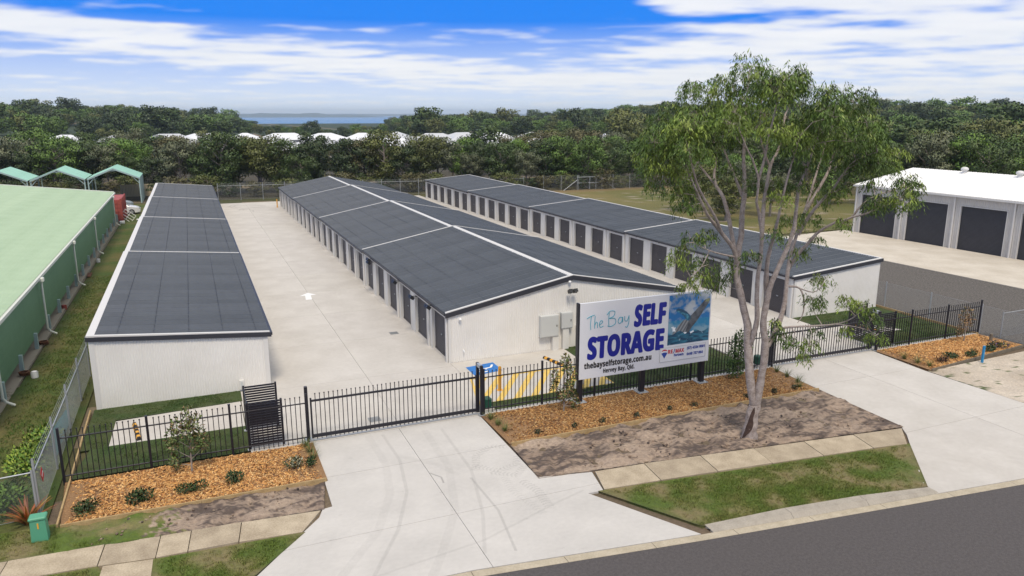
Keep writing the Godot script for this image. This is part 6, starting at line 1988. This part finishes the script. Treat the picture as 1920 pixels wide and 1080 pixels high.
func build_fences() -> void:
	var mb := MB.new()
	mb.span(Vector3(-0.0125, 0.07, -0.0125), Vector3(0.0125, 1.72, 0.0125))
	mb.ball(Vector3(0, 1.745, 0), Vector3(0.026, 0.03, 0.026), 6, 4)
	picket_mesh = mb.mesh()
	fence_run("black picket fence run left of the left sliding gate", [-4.46, -2.0, 0.48, 2.95])
	slide_gate("wide black sliding gate across the left driveway", 3.08, 9.3)
	fence_run("black picket fence run behind the billboard between the two gates", [9.5, 11.95, 14.3, 16.65, 19.0, 21.3, 23.45])
	slide_gate("black sliding gate across the right driveway behind the gum tree", 23.65, 29.75)
	fence_run("black picket fence run at the far right of the street front", [29.9, 32.1, 34.65, 37.1])
	gate_post("black gate post where the left gate meets its fence", 3.0, 25.38, false)
	gate_post("black double gate post with guide bracket right of the left gate", 9.4, 25.06, true)
	gate_post("black gate post left of the right gate", 23.55, 25.36, false)
	gate_post("black double gate post with guide bracket right of the right gate", 29.82, 25.06, true)
	slat_cage("black slatted enclosure behind the left picket fence", 1.05, 25.32, 1.1, 1.75, 1.72)
	slat_cage("black slatted enclosure beside the right gate", 30.3, 25.5, 1.15, 1.75, 1.72)
	# concrete strip under the fence
	for r in [[1.05, 3.0, "left"], [9.4, 23.5, "middle"], [29.8, 37.1, "right"]]:
		mb = MB.new()
		mb.span(V(r[0], -0.1, 25.03), V(r[1], 0.045, 25.29))
		struct("fence_footing", mb.mesh(), M.concrete_c, "narrow concrete strip under the %s picket fence" % r[2])
	# gate motor
	var m := thing("gate_motor", "dark green gate motor box beside the left gate post", "gate motor", V(9.83, 0, 25.62))
	mb = MB.new()
	mb.bevel(Vector3(0, 0.27, 0), Vector3(0.3, 0.42, 0.34), 0.04)
	put("housing", mb.mesh(), M.motor_green, m)
	mb = MB.new()
	mb.bevel(Vector3(0, 0.03, 0), Vector3(0.46, 0.06, 0.46), 0.01)
	put("plinth", mb.mesh(), M.concrete_c, m)
	m = thing("gate_motor", "dark green gate motor box behind the gum trunk at the right gate", "gate motor", V(23.1, 0, 25.62))
	mb = MB.new()
	mb.bevel(Vector3(0, 0.27, 0), Vector3(0.3, 0.42, 0.34), 0.04)
	put("housing", mb.mesh(), M.motor_green, m)
	mb = MB.new()
	mb.bevel(Vector3(0, 0.03, 0), Vector3(0.46, 0.06, 0.46), 0.01)
	put("plinth", mb.mesh(), M.concrete_c, m)

# ---------- billboard ----------
func words(t: Node, s: String, at: Vector3, h: float, m: Material, wide: float, bold: float, slant := 0.0, width := 0.0, serif := false) -> void:
	var sf := SystemFont.new()
	sf.font_names = PackedStringArray(["Droid Serif" if serif else "Droid Sans"])
	sf.font_weight = 700
	var tm := TextMesh.new()
	tm.text = s
	tm.font = sf
	tm.font_size = 64
	tm.pixel_size = 0.01
	tm.depth = 0.0
	tm.curve_step = 1.0
	tm.horizontal_alignment = HORIZONTAL_ALIGNMENT_LEFT
	tm.vertical_alignment = VERTICAL_ALIGNMENT_TOP
	var ab := tm.get_aabb()
	var k := (h - bold * 2.0) / ab.size.y
	var kx := k * wide
	if width > 0.0: kx = (width - bold * 2.0) / ab.size.x
	# at is the lower left corner of the word; slant leans it; heavy strokes are the same outline laid again round itself
	var bs := Basis(Vector3(kx, 0, 0), Vector3(slant * k, k, 0), Vector3(0, 0, 1))
	var st := SurfaceTool.new()
	var offs := [Vector2.ZERO]
	if bold > 0.0:
		for i in 8:
			offs.append(Vector2(cos(i * TAU / 8.0), sin(i * TAU / 8.0)) * bold)
	for i in offs.size():
		st.append_from(tm, 0, Transform3D(bs, Vector3(bold + offs[i].x, bold + offs[i].y, 0.0006 * i) - bs * Vector3(ab.position.x, ab.position.y, 0)))
	put("lettering", st.commit(), m, t, at)

func build_sign() -> void:
	var t := thing("billboard", "large white billboard for self storage with a whale picture on black posts", "billboard", V(13.25, 0, 24.55))
	var mb := MB.new()
	mb.bevel(Vector3(3.08, 2.6, 0), Vector3(6.16, 3.08, 0.09), 0.008)
	put("panel", mb.mesh(), M.sign_white, t)
	mb = MB.new()
	mb.bevel(Vector3(-0.035, 2.6, -0.05), Vector3(0.07, 3.1, 0.2), 0.008)
	put("side_rail", mb.mesh(), M.black_steel, t)
	for x in [0.15, 3.02, 6.0]:
		mb = MB.new()
		mb.bevel(Vector3(x, 2.0, -0.16), Vector3(0.2, 4.1, 0.2), 0.012)
		var p := put("post", mb.mesh(), M.black_steel, t)
		mb = MB.new()
		mb.bevel(Vector3(x, 0.085, -0.16), Vector3(0.46, 0.03, 0.46), 0.006)
		put("base_plate", mb.mesh(), M.galvanised, p)
		for bx in [-0.18, 0.18]:
			for bz in [-0.18, 0.18]:
				mb = MB.new()
				mb.tube([Vector3(x + bx, 0.1, -0.16 + bz), Vector3(x + bx, 0.14, -0.16 + bz)], [0.02, 0.02], 6)
				put("bolt", mb.mesh(), M.galvanised, p)
	for y in [1.3, 3.9]:
		mb = MB.new()
		mb.bevel(Vector3(3.08, y, -0.085), Vector3(6.1, 0.08, 0.07), 0.006)
		put("back_rail", mb.mesh(), M.black_steel, t)
	var z := 0.047
	words(t, "SELF", Vector3(2.42, 2.93, z), 0.93, M.sign_navy, 0.8, 0.042, 0.04, 1.50)
	words(t, "STORAGE", Vector3(0.34, 1.82, z), 0.95, M.sign_navy, 0.8, 0.042, 0.02, 3.55)
	words(t, "thebayselfstorage.com.au", Vector3(0.22, 1.40, z), 0.33, M.sign_black, 0.8, 0.008, 0.0, 3.1)
	words(t, "Hervey Bay, Qld.", Vector3(1.08, 1.15, z), 0.25, M.sign_black, 0.8, 0.005, 0.0, 1.45)
	# hand written words: pen strokes as thin raised lines
	var pen := [
		[[0.0, .62], [.18, .70], [.42, .74]], [[.24, .72], [.20, .35], [.22, .02]],
		[[.44, .68], [.42, .35], [.42, .05]], [[.42, .2], [.5, .36], [.57, .3], [.58, .05]], 
		[[.68, .2], [.82, .26], [.84, .36], [.74, .38], [.68, .22], [.74, .06], [.9, .1]],
		[[1.2, .72], [1.18, .35], [1.2, .02]], [[1.08, .62], [1.25, .78], [1.5, .72], [1.45, .5], [1.22, .42], [1.52, .36], [1.55, .1], [1.3, .0], [1.12, .06]],
		[[1.92, .34], [1.78, .36], [1.7, .18], [1.78, .06], [1.9, .14], [1.95, .36], [1.95, .08]],
		[[2.06, .38], [2.08, .16], [2.2, .12], [2.3, .36]], [[2.3, .38], [2.3, .05], [2.22, -.2], [2.1, -.16]]]
	for s in pen:
		var pts := []
		var rad := []
		var cv := Curve2D.new()
		for k in s.size():
			var a: Array = s[maxi(k - 1, 0)]
			var b: Array = s[mini(k + 1, s.size() - 1)]
			var tg := Vector2(b[0] - a[0], b[1] - a[1]) / 6.0
			cv.add_point(Vector2(s[k][0], s[k][1]), -tg, tg)
		for k in range(0, s.size() - 1):
			for j in 5:
				var q := cv.sample(k, j / 5.0)
				pts.append(Vector3(0.30 + q.x * 0.82, 3.02 + q.y * 0.80 + q.x * 0.06, z + 0.004))
				rad.append(0.0145)
		pts.append(Vector3(0.30 + s[-1][0] * 0.82, 3.02 + s[-1][1] * 0.80 + s[-1][0] * 0.06, z + 0.004))
		rad.append(0.011)
		mb = MB.new()
		mb.tube(pts, rad, 5, true)
		put("pen_stroke", mb.mesh(), M.sign_teal, t)
	# picture of a breaching whale
	var pm := mat("whale_print", Color(1, 1, 1), 0.45)
	pm.albedo_texture = whale_print()
	mb = MB.new()
	mb.uvquad(Vector3(4.06, 1.98, z + 0.004), Vector3(6.10, 1.98, z + 0.004), Vector3(6.10, 4.08, z + 0.004), Vector3(4.06, 4.08, z + 0.004), Vector3.BACK)
	put("picture", mb.mesh(), pm, t)
	# agent's plate
	mb = MB.new()
	mb.bevel(Vector3(4.84, 1.60, z + 0.008), Vector3(2.24, 0.60, 0.016), 0.004)
	var pl := put("agent_plate", mb.mesh(), M.sign_white, t)
	for r in [[4.84, 1.305, 2.26, .014], [4.84, 1.895, 2.26, .014]]:
		mb = MB.new()
		mb.box(Vector3(r[0], r[1], z + 0.018), Vector3(r[2], r[3], 0.012))
		put("edge_strip", mb.mesh(), M.box_grey, pl)
	for x in [3.715, 5.965]:
		mb = MB.new()
		mb.box(Vector3(x, 1.6, z + 0.018), Vector3(.014, .58, 0.012))
		put("edge_strip", mb.mesh(), M.box_grey, pl)
	var zp := z + 0.017
	words(pl, "RE", Vector3(4.10, 1.62, zp), 0.17, M.sign_red, 1.0, 0.005, 0.0, 0.24)
	words(pl, "/", Vector3(4.36, 1.61, zp), 0.19, M.sign_blue, 1.0, 0.005, 0.0, 0.09)
	words(pl, "MAX", Vector3(4.47, 1.62, zp), 0.17, M.sign_red, 1.0, 0.005, 0.0, 0.42)
	words(pl, "Partners", Vector3(4.40, 1.47, zp), 0.115, M.sign_blue, 1.0, 0.005, 0.0, 0.48)
	words(pl, "(07) 4334 0001", Vector3(5.03, 1.67, zp), 0.15, M.sign_blue, 1.0, 0.005, 0.0, 0.90)
	words(pl, "0448 737 064", Vector3(5.03, 1.44, zp), 0.125, M.sign_blue, 1.0, 0.005, 0.0, 0.82)
	# balloon emblem: red, white and blue bands over a point
	var bands := [[0.0, 0.17, "sign_red", 0.10, 0.145], [0.17, 0.35, "sign_white", 0.145, 0.15], [0.35, 1.0, "sign_blue", 0.15, 0.0]]
	for b in bands:
		mb = MB.new()
		var yt: float = 1.80 - 0.36 * b[0]
		var yb: float = 1.80 - 0.36 * b[1]
		var sag := 0.03
		for k in 8:
			var a0 := k / 8.0 * 2.0 - 1.0
			var a1 := (k + 1) / 8.0 * 2.0 - 1.0
			var arc := func(a: float) -> float: return sag * (1.0 - a * a)
			if b[2] == "sign_blue":
				mb.quad(Vector3(3.93 + a0 * b[3], yt + arc.call(a0), zp + .004), Vector3(3.93 + a1 * b[3], yt + arc.call(a1), zp + .004), Vector3(3.93 + a1 * b[3] * 0.35, lerpf(yt, yb, 0.75 - 0.1 * a1 * a1), zp + .004), Vector3(3.93 + a0 * b[3] * 0.35, lerpf(yt, yb, 0.75 - 0.1 * a0 * a0), zp + .004), Vector3.BACK)
			else:
				mb.quad(Vector3(3.93 + a0 * b[3], yt + arc.call(a0), zp + .004), Vector3(3.93 + a1 * b[3], yt + arc.call(a1), zp + .004), Vector3(3.93 + a1 * b[4], yb + arc.call(a1), zp + .004), Vector3(3.93 + a0 * b[4], yb + arc.call(a0), zp + .004), Vector3.BACK)
		if b[2] == "sign_blue":
			mb.tri(Vector3(3.93 - .05, lerpf(yt, yb, 0.66), zp + .003), Vector3(3.93 + .05, lerpf(yt, yb, 0.66), zp + .003), Vector3(3.93, yb, zp + .003), Vector3.BACK)
		put("emblem_band", mb.mesh(), M[b[2]], pl)

func inside(p: Vector2, q: PackedVector2Array) -> bool:
	return Geometry2D.is_point_in_polygon(p, q)

func whale_print() -> ImageTexture:
	var w := 320
	var img := Image.create(w, w, false, Image.FORMAT_RGB8)
	var f := noise(301, 1.5, 5)
	var f2 := noise(302, 6.0, 4)
	var body := poly([.10, .80, .16, .70, .27, .60, .36, .53, .52, .46, .64, .36, .76, .25, .86, .16, .97, .13, .985, .17, .95, .24, .88, .33, .78, .46, .69, .57, .58, .68, .50, .80])
	var belly := poly([.10, .80, .16, .70, .27, .60, .36, .53, .46, .50, .50, .56, .46, .66, .40, .80])
	var fin := poly([.17, .30, .22, .27, .32, .30, .43, .36, .52, .44, .54, .50, .49, .55, .43, .53, .37, .45, .28, .38, .18, .33])
	for y in w:
		for x in w:
			var p := Vector2(x + 0.5, y + 0.5) / w
			var n := 0.5 + 0.5 * f.get_noise_2d(p.x, p.y * 1.6)
			var m := 0.5 + 0.5 * f2.get_noise_2d(p.x, p.y)
			var c := Color(.012, .16, .42).lerp(Color(.46, .51, .55), smoothstep(0.42, 0.70, n + 0.25 * (m - 0.5)))
			if p.y < 0.25: c = c.lerp(Color(.35, .39, .42), 0.55 * smoothstep(0.3, 0.7, m))
			var sea := 0.77 + 0.025 * sin(p.x * 17.0) + 0.03 * (m - 0.5)
			if p.y > 0.52 and p.y < sea: c = c.lerp(Color(.02, .26, .40), 0.55)
			if inside(p, body):
				c = Color(.035, .045, .06).lerp(Color(.17, .19, .21), clampf(m * 1.2 - 0.2, 0, 1))
				if inside(p, belly):
					var gr := 0.5 + 0.5 * sin((p.x * 0.80 + p.y * 0.55) * 95.0)
					c = Color(.10, .115, .13).lerp(Color(.34, .36, .37), gr * 0.8)
				if p.x > 0.86 and p.y < 0.2 and m > 0.5: c = Color(.22, .24, .12)
			if inside(p, fin):
				c = Color(.02, .10, .18).lerp(Color(.08, .33, .44), smoothstep(0.35, 0.7, m))
				if p.y < 0.31 + (p.x - 0.2) * 0.4: c = Color(.02, .08, .15)
			if p.y > sea:
				c = Color(.006, .05, .11).lerp(Color(.03, .19, .29), smoothstep(0.3, 0.75, 0.5 + 0.5 * f2.get_noise_2d(p.x * 0.6, p.y * 2.2)))
				if m > 0.74: c = Color(.30, .42, .48)
			var spray := maxf(0.0, 1.0 - Vector2((p.x - 0.17) / 0.16, (p.y - 0.72) / 0.2).length())
			spray = maxf(spray, maxf(0.0, 1.0 - Vector2((p.x - 0.5) / 0.3, (p.y - 0.79) / 0.05).length()))
			if m + spray * 0.5 > 0.95: c = Color(.82, .86, .88)
			img.set_pixel(x, y, c.linear_to_srgb())
	return ImageTexture.create_from_image(img)

# ---------- yard details ----------
func build_yard_details() -> void:
	# painted arrow
	var ar := thing("painted_arrow", "white direction arrow painted on the concrete yard", "road marking", Vector3.ZERO)
	put("paint", sheet(poly([5.9, 46.7, 6.28, 46.7, 6.38, 47.9, 6.72, 47.9, 6.3, 48.7, 5.68, 47.9, 6.02, 47.9]), 0.005), M.paint_white, ar)
	# parking bay symbol on blue, and yellow hatching
	var bl := thing("accessible_bay_marking", "blue painted square with a white wheelchair symbol on the concrete", "road marking", Vector3.ZERO)
	put("background", sheet(poly([10.7, 29.35, 12.1, 29.55, 12.1, 30.75, 10.7, 30.55]), 0.005), M.paint_blue, bl)
	var sym := MB.new()
	var strokes := [[[11.15, 30.3], [11.3, 30.05], [11.75, 30.12], [11.95, 30.45]], [[11.3, 30.05], [11.25, 29.75]]]
	var ring := []
	for k in 13:
		var a := 0.6 + k * 0.4
		ring.append([11.3 + 0.26 * cos(a), 29.85 + 0.2 * sin(a)])
	strokes.append(ring)
	for s in strokes:
		for k in s.size() - 1:
			var a := Vector2(s[k][0], s[k][1])
			var b := Vector2(s[k + 1][0], s[k + 1][1])
			var n := (b - a).orthogonal().normalized() * 0.05
			var q := [a - n, b - n, b + n, a + n]
			sym.quad(V(q[0].x, 0.009, q[0].y), V(q[1].x, 0.009, q[1].y), V(q[2].x, 0.009, q[2].y), V(q[3].x, 0.009, q[3].y), Vector3.UP)
	put("symbol", sym.mesh(), M.paint_white, bl)
	var ha := thing("hatched_zone_marking", "yellow diagonal hatching painted behind the picket fence", "road marking", Vector3.ZERO)
	var zone := poly([9.7, 26.15, 15.85, 26.15, 15.9, 28.7, 10.4, 29.0])
	var x := 5.6
	while x < 19.0:
		var st := poly([x, 26.0, x + 0.32, 26.0, x + 2.6, 29.2, x + 2.28, 29.2])
		for piece in Geometry2D.intersect_polygons(zone, st):
			put("stripe", sheet(piece, 0.005), M.paint_yellow, ha)
		x += 0.78
	for e in [[9.7, 26.15, 15.85, 26.15], [15.85, 26.15, 15.9, 28.7], [15.9, 28.7, 10.4, 29.0], [10.4, 29.0, 9.7, 26.15]]:
		var a := Vector2(e[0], e[1])
		var b := Vector2(e[2], e[3])
		var n := (b - a).orthogonal().normalized() * 0.05
		put("border_line", sheet(PackedVector2Array([a - n, b - n, b + n, a + n]), 0.009), M.paint_yellow, ha)
	# bollards
	for r in [[11.05, 27.3, "yellow steel bollard beside the blue painted square", 0.0], [9.75, 99.2, "yellow steel bollard at the far corner of the middle block", -0.34]]:
		var b := thing("bollard", r[2], "bollard", V(r[0], r[3], r[1]), "yellow bollards")
		var mb := MB.new()
		mb.tube([Vector3(0, -0.05, 0), Vector3(0, 1.0, 0), Vector3(0, 1.05, 0)], [0.07, 0.07, 0.03], 12)
		put("tube", mb.mesh(), M.post_yellow, b)
		mb = MB.new()
		mb.tube([Vector3(0, 0.003, 0), Vector3(0, 0.02, 0)], [0.13, 0.13], 12)
		put("collar", mb.mesh(), M.post_yellow, b)
	# rubber wheel stops
	for r in [[14.72, 29.6, 1.78, "black and yellow rubber wheel stop near the meter boxes"], [-2.62, 28.5, 1.72, "black and yellow rubber wheel stop on the left concrete pad"], [34.0 - 1.4, 28.2, 1.7, "black and yellow rubber wheel stop on the right concrete pad"]]:
		var w := thing("wheel_stop", r[3], "wheel stop", V(r[0], 0, r[1]), "rubber wheel stops")
		w.rotation.y = r[2]
		var mb := MB.new()
		mb.hexa([Vector3(-.82, 0.002, -.08), Vector3(.82, 0.002, -.08), Vector3(.82, 0.002, .08), Vector3(-.82, 0.002, .08), Vector3(-.79, .1, -.045), Vector3(.79, .1, -.045), Vector3(.79, .1, .045), Vector3(-.79, .1, .045)])
		put("body", mb.mesh(), M.rubber, w)
		for k in [-0.6, -0.2, 0.2, 0.6]:
			mb = MB.new()
			mb.hexa([Vector3(k - .09, .02, -.082), Vector3(k + .09, .02, -.082), Vector3(k + .09, .02, .082), Vector3(k - .09, .02, .082), Vector3(k - .09, .103, -.047), Vector3(k + .09, .103, -.047), Vector3(k + .09, .103, .047), Vector3(k - .09, .103, .047)])
			put("reflector", mb.mesh(), M.post_yellow, w)
	# utility pillar
	var u := thing("utility_box", "green utility pillar box at the corner of the left bed", "utility box", V(-4.6, 0, 21.75))
	var mb := MB.new()
	mb.hexa([Vector3(-.20, -.05, -.16), Vector3(.20, -.05, -.16), Vector3(.20, -.05, .16), Vector3(-.20, -.05, .16), Vector3(-.18, .62, -.14), Vector3(.18, .62, -.14), Vector3(.18, .62, .14), Vector3(-.18, .62, .14)])
	put("body", mb.mesh(), M.utility_green, u)
	mb = MB.new()
	mb.bevel(Vector3(0, 0.66, 0), Vector3(0.42, 0.09, 0.34), 0.025)
	put("lid", mb.mesh(), M.utility_green, u)
	mb = MB.new()
	mb.box(Vector3(0, 0.46, 0.150), Vector3(0.035, 0.16, 0.012))
	put("warning_sticker", mb.mesh(), M.post_yellow, u)
	# blue marker and timber stub
	mb = MB.new()
	mb.bevel(Vector3(0, 0.36, 0), Vector3(0.09, 0.92, 0.09), 0.01)
	tag(put("marker_post", mb.mesh(), M.post_blue, self, V(32.9, 0, 21.85)), "bright blue marker post at the edge of the right bed", "marker post")
	mb = MB.new()
	mb.tube([Vector3(0, -0.1, 0), Vector3(0, 0.42, 0)], [0.08, 0.075], 9)
	tag(put("timber_stub", mb.mesh(), M.timber_grey, self, V(36.4, 0, 23.9)), "short timber stub at the right end of the right bed", "post")
	# drain grates
	for r in [[5.55, 26.3, "metal drain grate in the concrete inside the left gate"], [9.1, 37.3, "small dark drain cover in the concrete yard"]]:
		var d := thing("drain_grate", r[2], "drain grate", V(r[0], gy(r[1]) + 0.004, r[1]), "drain covers")
		mb = MB.new()
		for k in 7:
			mb.span(Vector3(-0.22, 0, -0.22 + k * 0.068), Vector3(0.22, 0.008, -0.19 + k * 0.068))
		put("bars", mb.mesh(), M.wire, d)

# ---------- wire fences ----------
func link_mesh(len: float, h: float, pitch: float, rad: float) -> ArrayMesh: # woven wire in the xy plane
	var mb := MB.new()
	var n := int((len + h) / pitch)
	for dirn in [0, 1]:
		for i in n:
			var s := i * pitch - h
			var x0 := maxf(s, 0.0)
			var x1 := minf(s + h, len)
			if x1 - x0 < 0.02: continue
			var y0 := x0 - s
			var y1 := x1 - s
			if dirn == 1:
				y0 = h - y0
				y1 = h - y1
			mb.tube([Vector3(x0, y0, 0.003 * dirn), Vector3(x1, y1, 0.003 * dirn)], [rad, rad], 3, false)
	return mb.mesh()

func wire_fence(label: String, pts: Array, h: float, pitch: float, rad: float, barbed: bool, spacing: float, top_rail: bool) -> Node3D:
	var t := thing("chain_link_fence", label, "fence", Vector3.ZERO, "chain link fences")
	for k in pts.size() - 1:
		var a := V(pts[k][0], gy(pts[k][1]), pts[k][1])
		var b := V(pts[k + 1][0], gy(pts[k + 1][1]), pts[k + 1][1])
		var len := a.distance_to(b)
		var n := maxi(1, int(round(len / spacing)))
		var dir := (b - a).normalized()
		var bs := Basis(dir, Vector3.UP, dir.cross(Vector3.UP))
		for i in n + 1:
			if i == n and k < pts.size() - 2: continue
			var p := a.lerp(b, float(i) / n)
			var mb := MB.new()
			var e := h + (0.38 if barbed else 0.06)
			mb.tube([p + Vector3(0, -0.2, 0), p + Vector3(0, e, 0), p + Vector3(0, e + 0.02, 0)], [0.034, 0.034, 0.015], 8)
			put("post", mb.mesh(), M.galvanised, t)
		for i in n:
			var m := put("wire_mesh", link_mesh(len / n, h - 0.05, pitch, rad), M.wire, t)
			m.transform = Transform3D(bs, a.lerp(b, float(i) / n) + Vector3(0, 0.05, 0))
		var lines := [[0.06, 0.004], [h, 0.004]]
		if top_rail: lines[1][1] = 0.022
		if barbed: lines += [[h + 0.12, 0.004], [h + 0.23, 0.004], [h + 0.34, 0.004]]
		for l in lines:
			var mb := MB.new()
			mb.tube([a + Vector3(0, l[0], 0), b + Vector3(0, l[0], 0)], [l[1], l[1]], 5)
			put("line_wire" if l[1] < 0.01 else "top_rail", mb.mesh(), M.galvanised, t)
	return t

func build_wire_fences() -> void:
	wire_fence("barbed chain link fence along the grass strip at the left", [[-4.8, 23.05], [-4.85, 36.0]], 1.42, 0.07, 0.0022, true, 3.2, true)
	wire_fence("chain link fence at the bottom left corner beside the bromeliad", [[-4.85, 23.0], [-12.0, 22.3]], 1.42, 0.07, 0.0022, false, 3.0, true)
	wire_fence("tall chain link back fence in front of the bush", [[3.2, 111.0], [12.0, 110.2], [47.0, 106.0]], 1.95, 0.14, 0.0035, true, 2.7, true)
	wire_fence("chain link back fence across the field", [[49.8, 104.8], [76.0, 102.3], [90.0, 101.0]], 1.95, 0.14, 0.0035, true, 3.0, false)
	wire_fence("low chain link fence between the right lawn and the gravel yard", [[37.3, 46.0], [37.35, 25.2], [37.5, 20.5]], 1.5, 0.07, 0.0022, false, 3.1, false)
	wire_fence("chain link fence along the street side of the gravel yard", [[37.55, 24.2], [52.0, 24.6]], 1.3, 0.08, 0.0022, false, 3.2, true)
	# old field gate frame in the back fence
	var g := thing("field_gate", "galvanised pipe gate frame with braces in the back fence", "gate", V(55.3, gy(105), 104.1))
	var mb := MB.new()
	for s in [[Vector3(0, 0, 0), Vector3(0, 2.3, 0), "post"], [Vector3(4.4, 0, 0), Vector3(4.4, 2.3, 0), "post"], [Vector3(2.2, 0.1, 0), Vector3(2.2, 2.1, 0), "stile"], [Vector3(0, 2.0, 0), Vector3(4.4, 2.0, 0), "rail"], [Vector3(0, 1.1, 0), Vector3(4.4, 1.1, 0), "rail"], [Vector3(0, 1.6, 0), Vector3(-2.4, 0, 0), "brace"], [Vector3(4.4, 1.6, 0), Vector3(6.8, 0, 0), "brace"]]:
		mb = MB.new()
		mb.tube([s[0], s[1]], [0.045, 0.045], 7)
		put(s[2], mb.mesh(), M.galvanised, g)
	# teal sheet standing behind the wire, and a small warning sign on it
	var ts := thing("teal_sheet", "teal metal sheet standing behind the left chain link fence", "sheet", V(-5.0, 0, 27.2))
	mb = MB.new()
	clad_wall(mb, Vector3(0, 0, 0), V(0, 0, 1), 3.2, func(d): return 0.95 - 0.12 * d, Vector3.RIGHT, 0.2, 0.03)
	clad_wall(mb, Vector3(-0.03, 0, 0), V(0, 0, 1), 3.2, func(d): return 0.95 - 0.12 * d, Vector3.LEFT, 0.2, 0.0)
	put("sheet", mb.mesh(), M.teal_sheet, ts)
	var ws := thing("warning_sign", "small red sign hanging on the near chain link fence", "sign", V(-4.75, 1.0, 23.75))
	mb = MB.new()
	mb.box(Vector3(0, 0, 0), Vector3(0.012, 0.36, 0.26), Basis(Vector3(1, 0, 0), 0.5))
	put("plate", mb.mesh(), M.sign_red, ws)
	mb = MB.new()
	mb.box(Vector3(0.008, 0.02, 0), Vector3(0.006, 0.06, 0.2), Basis(Vector3(1, 0, 0), 0.5))
	put("white_band", mb.mesh(), M.paint_white, ws)
